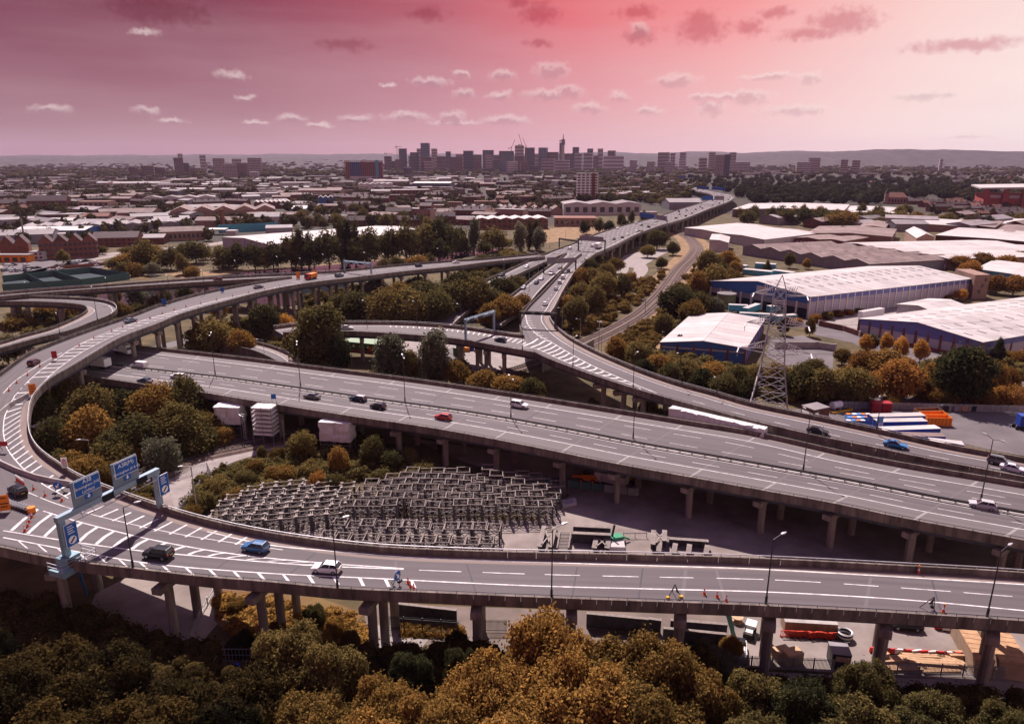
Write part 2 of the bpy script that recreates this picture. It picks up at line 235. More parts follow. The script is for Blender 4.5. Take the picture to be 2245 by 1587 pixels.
# ------------------------------------------------------------------ builders
class MB:
    def __init__(s, m=None): s.v = []; s.f = []; s.fm = []; s.mats = []; s.uv = None; s.use(m) if m else None
    def use(s, m):
        if m not in s.mats: s.mats.append(m)
        s.c = s.mats.index(m); return s
    def add(s, vs, fs):
        o = len(s.v); s.v += [tuple(p) for p in vs]; s.f += [tuple(i + o for i in f) for f in fs]; s.fm += [s.c] * len(fs); return s
    def quad(s, a, b, c, d): return s.add((a, b, c, d), ((0, 1, 2, 3),))
    def box(s, x0, y0, z0, x1, y1, z1):
        return s.add([(x0, y0, z0), (x1, y0, z0), (x1, y1, z0), (x0, y1, z0), (x0, y0, z1), (x1, y0, z1), (x1, y1, z1), (x0, y1, z1)],
                     [(0, 3, 2, 1), (4, 5, 6, 7), (0, 1, 5, 4), (1, 2, 6, 5), (2, 3, 7, 6), (3, 0, 4, 7)])
    def cbox(s, c, sz): return s.box(c[0] - sz[0] / 2, c[1] - sz[1] / 2, c[2] - sz[2] / 2, c[0] + sz[0] / 2, c[1] + sz[1] / 2, c[2] + sz[2] / 2)
    def frame(s, a, b):
        a, b = Vector(a), Vector(b); d = (b - a).normalized()
        u = Vector((0, 0, 1)) if abs(d.z) < 0.95 else Vector((0, 1, 0))
        sd_ = d.cross(u).normalized(); return a, b, sd_, sd_.cross(d).normalized()
    def beam(s, a, b, w, h=None):
        h = h or w; a, b, x, y = s.frame(a, b); x = x * w / 2; y = y * h / 2
        return s.add([a - x - y, a + x - y, a + x + y, a - x + y, b - x - y, b + x - y, b + x + y, b - x + y],
                     [(0, 1, 2, 3), (7, 6, 5, 4), (0, 4, 5, 1), (1, 5, 6, 2), (2, 6, 7, 3), (3, 7, 4, 0)])
    def cyl(s, a, b, r0, r1=None, n=10):
        r1 = r0 if r1 is None else r1; a, b, x, y = s.frame(a, b); vs = []
        for c, r in ((a, r0), (b, r1)):
            for i in range(n):
                t = 2 * PI * i / n; vs.append(c + x * (r * math.cos(t)) + y * (r * math.sin(t)))
        return s.add(vs, [(i, (i + 1) % n, n + (i + 1) % n, n + i) for i in range(n)] + [tuple(range(n - 1, -1, -1)), tuple(range(n, 2 * n))])
    def prism(s, pts, z0, z1):
        n = len(pts); vs = [(p[0], p[1], z0) for p in pts] + [(p[0], p[1], z1) for p in pts]
        return s.add(vs, [tuple(range(n - 1, -1, -1)), tuple(range(n, 2 * n))] + [(i, (i + 1) % n, n + (i + 1) % n, n + i) for i in range(n)])
    def loft(s, rings, cap=True, closed=True):
        n = len(rings[0]); vs = [p for r in rings for p in r]; fs = []
        for k in range(len(rings) - 1):
            for i in range(n if closed else n - 1):
                j = (i + 1) % n; fs.append((k * n + i, k * n + j, (k + 1) * n + j, (k + 1) * n + i))
        if cap and closed: fs += [tuple(range(n - 1, -1, -1)), tuple((len(rings) - 1) * n + i for i in range(n))]
        return s.add(vs, fs)
    def mesh(s, name, off=None):
        me = bpy.data.meshes.new(name)
        v = s.v if off is None else [(p[0] - off[0], p[1] - off[1], p[2] - off[2]) for p in s.v]
        me.from_pydata(v, [], s.f)
        for m in s.mats: me.materials.append(M(m))
        if len(s.mats) > 1: me.polygons.foreach_set('material_index', s.fm)
        bm = bmesh.new(); bm.from_mesh(me); bmesh.ops.recalc_face_normals(bm, faces=bm.faces); bm.to_mesh(me); bm.free()
        return me
    def build(s, name, parent=None, world=False, smooth=False, mesh=None):
        off = ORG.get(parent.name) if (parent and world) else None
        me = mesh or s.mesh(name, off)
        if smooth: me.polygons.foreach_set('use_smooth', [True] * len(me.polygons))
        o = bpy.data.objects.new(name, me); COL.objects.link(o)
        if parent: o.parent = parent
        return o
ORG = {}
def tag(o, label=None, cat=None, group=None, kind=None):
    if label: o['label'] = label
    if cat: o['category'] = cat
    if group: o['group'] = group
    if kind: o['kind'] = kind
    return o
def thing(name, label, cat, loc=(0, 0, 0), rz=0.0, group=None):
    o = bpy.data.objects.new(name, None); COL.objects.link(o); o.empty_display_size = 0.5
    o.location = loc; o.rotation_euler = (0, 0, rz); ORG[o.name] = tuple(loc)
    return tag(o, label, cat, group)
def put(name, me, parent=None, loc=(0, 0, 0), rz=0):
    o = bpy.data.objects.new(name, me); COL.objects.link(o); o.location = loc; o.rotation_euler = (0, 0, rz)
    if parent: o.parent = parent
    return o
def dup(root, loc, rz=0.0, label=None, group=None, scale=None):
    def cp(o, par):
        c = o.copy(); COL.objects.link(c)
        if par: c.parent = par
        for ch in KIDS[o.name] if o.name in KIDS else o.children: cp(ch, c)
        return c
    r = cp(root, None); r.location = loc; r.rotation_euler = (0, 0, rz)
    if label: r['label'] = label
    if group: r['group'] = group
    if scale: r.scale = scale
    return r
KIDS = {}
ORD = 'first second third fourth fifth sixth seventh eighth ninth tenth eleventh twelfth thirteenth fourteenth fifteenth sixteenth seventeenth eighteenth nineteenth twentieth'.split()
TENS = {2: 'twenty', 3: 'thirty', 4: 'forty', 5: 'fifty', 6: 'sixty', 7: 'seventy', 8: 'eighty', 9: 'ninety'}
def ordinal(i):
    if i <= 20: return ORD[i - 1]
    t, u = divmod(i, 10)
    return (TENS[t][:-1] + 'ieth') if u == 0 else TENS[t] + '-' + ORD[u - 1]
def place_word(i, n):
    if n == 1: return ''
    if i == 0: return 'leftmost'
    if i == n - 1: return 'rightmost'
    return ordinal(i + 1) + ' from left' if i < n / 2 else ordinal(n - i) + ' from right'
# ------------------------------------------------------------------ ground and hills
def patch(name, pts, m, z, kind='structure', world=None):
    ps = world or [P(x, y, 0) for x, y in pts]
    mb = MB(m); mb.add([(p[0], p[1], z) for p in ps], [tuple(range(len(ps)))])
    o = mb.build(name); bm = bmesh.new(); bm.from_mesh(o.data); bmesh.ops.triangulate(bm, faces=bm.faces); bmesh.ops.recalc_face_normals(bm, faces=bm.faces)
    if bm.faces and sum(f.normal.z for f in bm.faces) < 0: bmesh.ops.reverse_faces(bm, faces=bm.faces)
    bm.to_mesh(o.data); bm.free(); o['kind'] = kind
    return o
def ribbon_patch(name, pts, w, m, z):
    ps = [P(x, y, 0) for x, y in pts]; mb = MB(m)
    ps = smooth(ps, 6.0); L_, R_ = offset_line(ps, w / 2)
    for i in range(len(ps) - 1): mb.quad((L_[i].x, L_[i].y, z), (R_[i].x, R_[i].y, z), (R_[i + 1].x, R_[i + 1].y, z), (L_[i + 1].x, L_[i + 1].y, z))
    o = mb.build(name); o['kind'] = 'structure'; return o
def smooth(ps, step=3.0):
    ps = [Vector(p) for p in ps]; out = []
    for i in range(len(ps) - 1):
        p0 = ps[i - 1] if i else ps[0] * 2 - ps[1]; p1, p2 = ps[i], ps[i + 1]; p3 = ps[i + 2] if i + 2 < len(ps) else p2 * 2 - p1
        n = max(1, int((p2 - p1).length / step))
        for k in range(n):
            t = k / n
            a = lambda q: (q[0] ** 2 + q[1] ** 2 + q[2] ** 2) ** 0.25
            t01 = max(1e-3, (p1 - p0).length ** 0.5); t12 = max(1e-3, (p2 - p1).length ** 0.5); t23 = max(1e-3, (p3 - p2).length ** 0.5)
            m1 = (p2 - p1) + t12 * ((p1 - p0) / t01 - (p2 - p0) / (t01 + t12)); m2 = (p2 - p1) + t12 * ((p3 - p2) / t23 - (p3 - p1) / (t12 + t23))
            a_ = 2 * (p1 - p2) + m1 + m2; b_ = -3 * (p1 - p2) - 2 * m1 - m2
            out.append(a_ * t ** 3 + b_ * t ** 2 + m1 * t + p1)
    out.append(ps[-1]); return out
def offset_line(ps, w):
    L_, R_ = [], []
    for i in range(len(ps)):
        d = ps[min(i + 1, len(ps) - 1)] - ps[max(i - 1, 0)]; n = Vector((-d.y, d.x, 0)).normalized()
        L_.append(ps[i] + n * w); R_.append(ps[i] - n * w)
    return L_, R_

tag(MB('grass').box(-900, -60, -3, 1100, 900, 0).build('ground'), kind='structure')
tag(MB('town_ground').add([(-9000, 900, -0.02), (9000, 900, -0.02), (9000, 9500, -0.02), (-9000, 9500, -0.02)], [(0, 1, 2, 3)]).build('town_ground'), kind='structure')
mb = MB('town_ground'); mb.quad((-9000, -3000, -0.3), (-900, -3000, -0.3), (-900, 900, -0.3), (-9000, 900, -0.3)); mb.quad((1100, -3000, -0.3), (9000, -3000, -0.3), (9000, 900, -0.3), (1100, 900, -0.3)); mb.quad((-900, -3000, -0.3), (1100, -3000, -0.3), (1100, -60, -0.3), (-900, -60, -0.3))
tag(mb.build('outer_ground'), kind='structure')
# hills on the skyline: ridges whose crests follow the photograph's horizon
def ridge(name, dist, depth, crest, foot_z, seed, rough):
    rg = np.random.default_rng(seed); xs = np.linspace(-0.62 * dist * 1.6, 0.62 * dist * 1.6, 220); mb = MB('hill')
    px = np.array([c[0] for c in crest]); py = np.array([c[1] for c in crest])
    prof = np.interp(CX + FPX * xs / (dist * math.cos(PITCH)), px, py)
    nz = sum(np.sin(xs / (dist * k) * 6.28 + rg.uniform(0, 6)) * a for k, a in ((0.11, 1.0), (0.047, 0.6), (0.021, 0.4), (0.009, 0.25)))
    zc = np.array([at_dist(CX, y, dist).z for y in prof]) + nz * rough
    rows = []
    for t, f in ((0, -0.02), (0.35, 0.35), (0.7, 0.8), (1.0, 1.0), (1.5, 0.6), (2.2, -0.02)):
        rows.append([(x, dist - depth + depth * t, max(-1, foot_z + (z - foot_z) * f + (rg.normal(0, rough * 0.8) if 0 < f < 1 else 0))) for x, z in zip(xs, zc)])
    mb.loft(rows, cap=False, closed=False); tag(mb.build(name, smooth=True), kind='structure')
ridge('far_hills', 9000, 1500, [(-600, 343), (0, 341), (300, 340), (620, 338), (900, 338), (1150, 338), (1340, 334), (1450, 337), (1520, 333), (1560, 332), (1640, 336), (1760, 330), (1830, 334), (2245, 336), (3000, 336)], 0, 3, 4.0)
ridge('near_hills', 6400, 2000, [(-600, 345), (0, 343), (300, 343), (620, 345), (760, 348), (1050, 348), (1300, 344), (1440, 340), (1640, 338), (1800, 333), (1980, 327), (2110, 330), (2245, 333), (3000, 334)], 0, 5, 3.0)

patch('town_floor', [(-900, 560), (-300, 552), (440, 533), (900, 506), (1180, 500), (1290, 478), (1240, 432), (-900, 432)], 'town_ground', 0.01)
# flat pieces of ground
patch('dirt_yard', [(330, 1075), (440, 1010), (470, 1030), (430, 1130), (560, 1165), (650, 1130), (900, 1135), (1180, 1140), (1250, 1085), (1010, 1010), (900, 960), (1500, 1050), (2500, 1230), (2700, 1420), (1300, 1300), (700, 1270), (560, 1270), (380, 1480), (300, 1420), (170, 1400), (210, 1300), (330, 1240), (300, 1150)], 'dirt', 0.02)
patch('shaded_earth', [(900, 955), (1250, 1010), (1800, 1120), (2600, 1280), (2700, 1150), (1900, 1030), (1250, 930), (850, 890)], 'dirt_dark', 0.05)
patch('service_track', [(385, 1120), (365, 1065), (440, 1015), (640, 950), (760, 925), (780, 935), (660, 968), (520, 1010), (470, 1030), (430, 1075), (400, 1120)], 'path_concrete', 0.06)
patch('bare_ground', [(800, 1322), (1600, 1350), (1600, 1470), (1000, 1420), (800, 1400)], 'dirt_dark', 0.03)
patch('concrete_slab', [(808, 1370), (886, 1372), (884, 1398), (940, 1402), (925, 1420), (905, 1450), (815, 1445)], 'path_concrete', 0.07)
patch('works_yard', [(1600, 1330), (2600, 1400), (2700, 1640), (2245, 1500), (1595, 1460)], 'dirt', 0.06)
patch('canal_path', [(1560, 1468), (2245, 1497), (2700, 1520), (2700, 1570), (2245, 1535), (1560, 1492)], 'path_concrete', 0.08)
patch('orange_grass', [(640, 1345), (770, 1350), (800, 1400), (770, 1440), (620, 1400)], 'grass_orange', 0.09)
patch('orange_verge', [(884, 1375), (1010, 1378), (1000, 1400), (884, 1398)], 'grass_orange', 0.10)
patch('dry_bank', [(470, 1290), (700, 1310), (800, 1345), (700, 1450), (560, 1450), (470, 1360)], 'grass_orange', 0.05)
patch('lorry_yard', [(1700, 905), (1850, 880), (1930, 868), (2245, 880), (2700, 905), (2800, 1080), (2245, 1000), (1950, 940)], 'yard_tarmac', 0.05)
patch('estate_road', [(1735, 700), (1790, 735), (1870, 752), (1960, 800), (2245, 900), (2600, 1000), (2600, 960), (2300, 860), (2160, 805), (1900, 725), (1830, 700)], 'yard_tarmac', 0.04)
patch('loading_yard', [(1690, 745), (1760, 735), (1830, 765), (1825, 810), (1720, 800), (1680, 780)], 'yard_tarmac', 0.06)
patch('warehouse_yard', [(1770, 700), (1960, 670), (2010, 690), (1890, 732), (1850, 728)], 'path_concrete', 0.07)
patch('brown_meadow', [(1800, 800), (2000, 870), (1900, 890), (1780, 850)], 'grass_dry', 0.03)
patch('scrap_yard', [(1370, 560), (1440, 545), (1480, 545), (1440, 565), (1400, 590), (1350, 580)], 'path_concrete', 0.04)
ribbon_patch('depot_lane', [(1385, 572), (1400, 580), (1405, 592), (1390, 610), (1365, 632)], 9, 'path_concrete', 0.06)
ribbon_patch('cinder_track', [(1368, 582), (1362, 600), (1345, 618), (1325, 635)], 7, 'path_concrete', 0.05)
patch('dry_field', [(1185, 535), (1190, 503), (1290, 492), (1350, 500), (1260, 525)], 'grass_dry', 0.02)
patch('embankment_grass', [(1330, 770), (1400, 690), (1440, 680), (1460, 740), (1440, 775), (1380, 790)], 'grass_dry', 0.03)
patch('compound_paving', [(760, 760), (870, 780), (1100, 830), (1175, 790), (1060, 765), (900, 745), (780, 735)], 'path_concrete', 0.04)
patch('car_park', [(7, 575), (90, 560), (250, 575), (215, 592), (140, 600), (7, 612)], 'yard_tarmac', 0.05)
patch('sports_court', [(7, 612), (130, 598), (200, 594), (285, 608), (180, 622), (7, 632)], 'court_dark', 0.08)
patch('blue_court', [(40, 624), (105, 620), (110, 628), (50, 632)], 'court_blue', 0.12)
patch('dry_lawn', [(210, 590), (250, 580), (300, 600), (330, 612), (250, 610)], 'grass_orange', 0.05)
ribbon_patch('town_road', [(-60, 590), (60, 580), (200, 562), (330, 548), (450, 538), (500, 530), (620, 510)], 13, 'path_concrete', 0.04)
ribbon_patch('side_road', [(60, 600), (170, 575), (260, 560)], 9, 'path_concrete', 0.05)
# water: lake under the interchange and the river beyond it
patch('lake', [(60, 700), (200, 640), (360, 628), (560, 615), (760, 622), (840, 640), (720, 655), (640, 672), (430, 660), (260, 690), (120, 720)], 'water', 0.05)
patch('river', [(400, 612), (560, 596), (760, 578), (900, 566), (960, 552), (1060, 543), (1095, 548), (1040, 562), (960, 575), (820, 592), (620, 612)], 'water', 0.05)
patch('river_bank', [(360, 600), (600, 590), (900, 562), (1000, 546), (1060, 538), (1060, 543), (960, 552), (900, 566), (760, 578), (560, 596), (400, 610)], 'grass_dry', 0.09)
for pts in ([(300, 775), (420, 745), (520, 722), (700, 700)], [(440, 770), (540, 742), (640, 722), (720, 712)], [(520, 716), (640, 690), (720, 680), (800, 690)]): ribbon_patch('slip_road', pts, 8, 'shoulder', 0.06 + 0.01 * random.random())
ribbon_patch('under_road', [(760, 880), (850, 830), (940, 800), (1000, 770), (1060, 740)], 8, 'shoulder', 0.05)

# ------------------------------------------------------------------ viaducts
class Ribbon:
    def __init__(s, rows, step=3.0, par=1.0, width=None):
        ls, rs = [], []
        if width:                          # rows are the right-hand edge only: the left one lies a width away
            rs = smooth([P(x, y, z + par) - Vector((0, 0, par)) for x, y, z in rows], 12); ls = offset_line(rs, width)[0]
        else:
            for (lx, ly, rx, ry, z) in rows:
                l, r = P(lx, ly, z + par), P(rx, ry, z + par); l.z = r.z = z; ls.append(l); rs.append(r)
        n = len(ls); A, B = [], []; s.ri = []
        def cr(ps, i, t):
            p0 = ps[max(i - 1, 0)] if i else ps[0] * 2 - ps[1]; p1, p2 = ps[i], ps[i + 1]; p3 = ps[i + 2] if i + 2 < n else p2 * 2 - p1
            t01 = max(1e-3, (p1 - p0).length ** 0.5); t12 = max(1e-3, (p2 - p1).length ** 0.5); t23 = max(1e-3, (p3 - p2).length ** 0.5)
            m1 = (p2 - p1) + t12 * ((p1 - p0) / t01 - (p2 - p0) / (t01 + t12)); m2 = (p2 - p1) + t12 * ((p3 - p2) / t23 - (p3 - p1) / (t12 + t23))
            return (2 * (p1 - p2) + m1 + m2) * t ** 3 + (-3 * (p1 - p2) - 2 * m1 - m2) * t ** 2 + m1 * t + p1
        for i in range(n - 1):
            s.ri.append(len(A)); k = max(1, int(((ls[i + 1] - ls[i]).length + (rs[i + 1] - rs[i]).length) / 2 / step))
            for j in range(k): A.append(cr(ls, i, j / k)); B.append(cr(rs, i, j / k))
        s.ri.append(len(A)); A.append(ls[-1]); B.append(rs[-1])
        s.L, s.R = A, B; s.s = [0.0]
        for i in range(1, len(A)): s.s.append(s.s[-1] + (((A[i] + B[i]) - (A[i - 1] + B[i - 1])) / 2).length)
        s.n = len(A); s.len = s.s[-1]; s.ln = np.array([(v.x, v.y) for v in A]); s.rn = np.array([(v.x, v.y) for v in B])
    def row(s, sv):
        sv = min(max(sv, 0), s.len); i = int(np.searchsorted(s.s, sv)) - 1; i = min(max(i, 0), s.n - 2)
        t = (sv - s.s[i]) / max(1e-6, s.s[i + 1] - s.s[i]); return s.L[i].lerp(s.L[i + 1], t), s.R[i].lerp(s.R[i + 1], t)
    def off(s, l, r, o):
        side, m = o; d = (r - l); w = d.length; d = d / w
        return l + d * m if side == 'L' else (r - d * m if side == 'R' else l + d * (w * m))
    def pt(s, sv, o): l, r = s.row(sv); return s.off(l, r, o)
    def strip(s, mb, oa, ob, s0, s1, dz, step=3.0):
        n = max(1, int((s1 - s0) / step)); pr = None
        for k in range(n + 1):
            l, r = s.row(s0 + (s1 - s0) * k / n); a, b = s.off(l, r, oa), s.off(l, r, ob); a.z += dz; b.z += dz
            if pr: mb.quad(pr[0], pr[1], b, a)
            pr = (a, b)
    def line(s, mb, o, w, s0=0, s1=None, dash=None, dz=0.012):
        s1 = s.len if s1 is None else s1; oa = (o[0], o[1] - w / 2) if o[0] != 'T' else o; ob = (o[0], o[1] + w / 2) if o[0] != 'T' else o
        if dash is None: return s.strip(mb, oa, ob, s0, s1, dz)
        x = s0
        while x < s1: s.strip(mb, oa, ob, x, min(x + dash[0], s1), dz); x += dash[0] + dash[1]
    def conform(s, px, py):                # point on the road surface seen at a pixel
        z = 10.0
        for _ in range(6):
            p = P(px, py, z); q = np.array((p.x, p.y)); d = s.rn - s.ln; t = np.clip(((q - s.ln) * d).sum(1) / (d * d).sum(1), 0, 1)
            e = s.ln + d * t[:, None] - q; k = int(np.argmin((e * e).sum(1))); z = s.L[k].z * (1 - t[k]) + s.R[k].z * t[k]
            j = k + 1 if k + 1 < s.n else k - 1
            a, b = math.sqrt((e[k] ** 2).sum()), math.sqrt((e[j] ** 2).sum())
            i2 = k - 1 if k > 0 else k + 1; c = math.sqrt((e[i2] ** 2).sum())
            if c < b: j, b = i2, c
            z += (s.L[j].z - z) * a / max(1e-6, a + b)
        p = P(px, py, z); return p
    def find(s, px, side='L', smax=1e9):
        best = min((i for i in range(s.n) if s.s[i] <= smax), key=lambda i: abs(proj((s.L if side == 'L' else s.R)[i] + Vector((0, 0, 1)))[0] - px)); return s.s[best]
    def edge(s, side, s0, s1, step=3.0):
        n = max(1, int((s1 - s0) / step)); return [s.row(s0 + (s1 - s0) * k / n)[0 if side == 'L' else 1] for k in range(n + 1)], n
VIA = {}
def wall_run(mb, pts, outs, th, zb, zt, inner=0.0):
    rings = []
    for p, o in zip(pts, outs):
        a = p + o * inner; b = p + o * (inner + th)
        rings.append([(a.x, a.y, p.z + zb), (a.x, a.y, p.z + zt), (b.x, b.y, p.z + zt), (b.x, b.y, p.z + zb)])
    mb.loft(rings)
def viaduct(key, name, label, rows, bands, panels=None, far_panels=None, girder=1.3, rail_l='dark_steel', rail_r='galv', mats='concrete', edges='LR', step=3.0, gap_l=(), gap_r=(), width=None):
    rb = Ribbon(rows, step, width=width); mid = (rb.L[0] + rb.R[0]) / 2; t = thing(name, label, 'viaduct', (mid.x, mid.y, 0)); VIA[key] = (rb, t)
    mb = MB(bands[0][1]); mb.uv = True; uvs = []
    cuts = [b[0] for b in bands] + [('R', 0.0)]
    for (oa, m), ob in zip(bands, cuts[1:]):
        mb.use(m); pr = None
        for i in range(rb.n):
            a, b = rb.off(rb.L[i], rb.R[i], oa), rb.off(rb.L[i], rb.R[i], ob); ua = (a - rb.L[i]).length; ub = (b - rb.L[i]).length
            if pr: mb.quad(pr[0], pr[1], b, a); uvs += [(pr[2], pr[4]), (pr[3], pr[4]), (ub, rb.s[i]), (ua, rb.s[i])]
            pr = (a, b, ua, ub, rb.s[i])
    me = bpy.data.meshes.new('roadway'); me.from_pydata([(p[0] - mid.x, p[1] - mid.y, p[2]) for p in mb.v], [], mb.f)
    for m in mb.mats: me.materials.append(M(m))
    me.polygons.foreach_set('material_index', mb.fm); ul = me.uv_layers.new(name='UVMap'); ul.data.foreach_set('uv', [c for u in uvs for c in u])
    o = put('roadway', me, t)
    if me.polygons[0].normal.z < 0: me.flip_normals()
    mb = MB(mats); rings = []
    for i in range(rb.n):
        l, r = rb.L[i], rb.R[i]; d = (r - l).normalized() * 0.03; a, b = l + d, r - d
        rings.append([(a.x, a.y, a.z - 0.03), (b.x, b.y, b.z - 0.03), (b.x, b.y, b.z - 0.62), (a.x, a.y, a.z - 0.62)])
    mb.loft(rings); mb.build('deck_slab', t, True)
    if girder:
        mb = MB('girder_steel'); rings = []
        for i in range(rb.n):
            l, r = rb.L[i], rb.R[i]; d = (r - l).normalized() * min(1.3, (r - l).length * 0.2); a, b = l + d, r - d
            rings.append([(a.x, a.y, a.z - 0.63), (b.x, b.y, b.z - 0.63), (b.x, b.y, b.z - 0.63 - girder), (a.x, a.y, a.z - 0.63 - girder)])
        mb.loft(rings); mb.build('girder', t, True)
    for side, rail, pan, gaps in (('L', rail_l, panels, gap_l), ('R', rail_r, far_panels, gap_r)):
        if side not in edges: continue
        spans = [(0, rb.len)]
        for g0, g1 in gaps:
            g0, g1 = rb.s[rb.ri[g0]], rb.s[rb.ri[g1]]
            spans = [q for a, b in spans for q in ((a, min(b, g0)), (max(a, g1), b)) if q[1] - q[0] > 1]
        def outs(a, b, stp):
            pts, n = rb.edge(side, a, b, stp); res = []
            for k in range(len(pts)):
                l, r = rb.row(a + (b - a) * k / n); d = (l - r).normalized() if side == 'L' else (r - l).normalized(); res.append(d)
            return pts, res
        for a, b in spans:
            cuts_ = [a]
            if pan:
                p0, p1, w = max(a, pan[0]), min(b, pan[1]), pan[2]
                if p1 > p0:
                    if p0 > a + 1: mb = MB(mats); wall_run(mb, *outs(a, p0, step), 0.32, -0.7, 1.0); mb.build('parapet', t, True)
                    k = max(1, int((p1 - p0) / w)); w = (p1 - p0) / k
                    for j in range(k):
                        mb = MB(mats); pts, os_ = outs(p0 + j * w + 0.03, p0 + (j + 1) * w - 0.03, w); jt = RNG.uniform(0, 0.03)
                        wall_run(mb, pts, os_, 0.30 + jt, -0.7, 1.0); mb.build('parapet_panel', t, True)
                    if b > p1 + 1: mb = MB(mats); wall_run(mb, *outs(p1, b, step), 0.32, -0.7, 1.0); mb.build('parapet', t, True)
                else: mb = MB(mats); wall_run(mb, *outs(a, b, step), 0.32, -0.7, 1.0); mb.build('parapet', t, True)
            else: mb = MB(mats); wall_run(mb, *outs(a, b, step), 0.32, -0.7, 1.0); mb.build('parapet', t, True)
            if rail:
                mb = MB(rail); pts, os_ = outs(a, b, 2.6); w = 0.055 if rail == 'dark_steel' else 0.09; z = 1.32 if rail == 'dark_steel' else 1.38
                for k in range(len(pts) - 1):
                    p = pts[k] + os_[k] * 0.16; q = pts[k + 1] + os_[k + 1] * 0.16
                    mb.beam((p.x, p.y, p.z + z), (q.x, q.y, q.z + z), w, w * 1.4); mb.beam((p.x, p.y, p.z + 0.99), (p.x, p.y, p.z + z), w, w)
                tag(mb.build('handrail', t, True))
    return rb, t
def bent(key, s, ncol=3, rad=0.75, inset=2.3, girder=1.3, zg=0.0, head=(1.5, 1.1), ends=0.3, m='pier_concrete', side=None):
    rb, t = VIA[key]; l, r = rb.row(s); d = (r - l).normalized(); z = l.z - 0.64 - girder
    mb = MB(m); a, b = l + d * ends, r - d * ends
    mb.beam((a.x, a.y, z - head[1] / 2), (b.x, b.y, z - head[1] / 2), head[0], head[1]); o = mb.build('crosshead', t, True)
    W = (r - l).length
    for k in range(ncol):
        c = l + d * (inset + (W - 2 * inset) * (k / (ncol - 1) if ncol > 1 else 0.5))
        mb = MB(m); n = 8; rr = rad * (1 + RNG.uniform(-0.03, 0.03)); mb.cyl((c.x, c.y, zg - 0.3), (c.x, c.y, z - head[1] + 0.05), rr, rr, 10); mb.build('pier', t, True)
    # bearings between crosshead and girders
    mb = MB('girder_steel')
MARKS = {}
def marks(key, m='paint_white'): return MARKS.setdefault((key, m), MB(m))
def pline(key, pts, w=0.18, dash=None, z=None, m='paint_white', dz=0.02):
    mb = marks(key, m)
    ps = smooth([VIA[key][0].conform(p[0], p[1]) for p in pts], 1.5); L_, R_ = offset_line(ps, w / 2); acc = 0.0
    for i in range(len(ps) - 1):
        seg = (ps[i + 1] - ps[i]).length
        if dash is None or (acc % (dash[0] + dash[1])) < dash[0]:
            q = [L_[i], R_[i], R_[i + 1], L_[i + 1]]; mb.quad(*[(v.x, v.y, v.z + dz) for v in q])
        acc += seg
def phatch(key, c1, c2, n, w, shear=0.0, z=None, m='paint_white', dz=0.016, chev=0.0):
    mb = marks(key, m)
    def arc(c):
        ps = smooth([VIA[key][0].conform(p[0], p[1]) for p in c], 1.0); s = [0.0]
        for i in range(1, len(ps)): s.append(s[-1] + (ps[i] - ps[i - 1]).length)
        def f(t):
            t = min(max(t, 0), 1) * s[-1]; i = min(max(int(np.searchsorted(s, t)) - 1, 0), len(ps) - 2); return ps[i].lerp(ps[i + 1], (t - s[i]) / max(1e-6, s[i + 1] - s[i]))
        return f, s[-1]
    f1, l1 = arc(c1); f2, l2 = arc(c2)
    for k in range(n):
        t = (k + 0.5) / n; u = t + shear
        if u > 1.0 or u < 0: continue
        h1, h2 = w / l1 / 2, w / l2 / 2
        a, b, c, d = f1(t - h1), f1(t + h1), f2(u + h2), f2(u - h2)
        if chev:
            m1, m2 = a.lerp(d, 0.5), b.lerp(c, 0.5); tn = (f2(u + 0.02) - f2(u)).normalized() * chev
            m1, m2 = m1 + tn, m2 + tn
            mb.quad(*[(v.x, v.y, v.z + dz) for v in (a, b, m2, m1)]); mb.quad(*[(v.x, v.y, v.z + dz) for v in (m1, m2, c, d)])
        else: mb.quad(*[(v.x, v.y, v.z + dz) for v in (a, b, c, d)])

# M6-like broad motorway across the middle
rows = [(20, 800, 130, 738, 8.8), (184, 822, 262, 753, 8.9), (300, 839, 400, 768, 9), (438, 858, 560, 786, 9), (560, 878, 700, 804, 9), (758, 909, 891, 828, 9), (961, 939, 1100, 858, 9), (1159, 976, 1300, 889, 9),
        (1340, 1013, 1500, 921, 9), (1501, 1042, 1660, 947, 9), (1699, 1078, 1850, 989, 9), (1816, 1099, 1980, 1014, 9), (1992, 1136, 2150, 1042, 9), (2244, 1182, 2390, 1083, 9), (2450, 1222, 2560, 1114, 9)]
rb, t_ = viaduct('motorway', 'motorway_viaduct', 'broad multi-lane motorway viaduct crossing the middle of the interchange', rows,
    [(('L', 0), 'shoulder'), (('L', 6.9), 'asphalt'), (('L', 12.95), 'verge_concrete'), (('L', 14.2), 'asphalt'), (('R', 4.0), 'shoulder'), (('R', 1.0), 'verge_concrete')],
    panels=(60, 330, 2.6), far_panels=None, rail_r='dark_steel')
mb = marks('motorway')
rb.line(mb, ('L', 6.9), 0.24); rb.line(mb, ('L', 9.6), 0.15, 0, None, (5.5, 5.5)); rb.line(mb, ('L', 12.6), 0.18)
rb.line(mb, ('L', 14.9), 0.14); rb.line(mb, ('L', 18.0), 0.15, 2, None, (6, 5)); rb.line(mb, ('R', 7.2), 0.15, 0, None, (6, 5)); rb.line(mb, ('R', 4.0), 0.24)
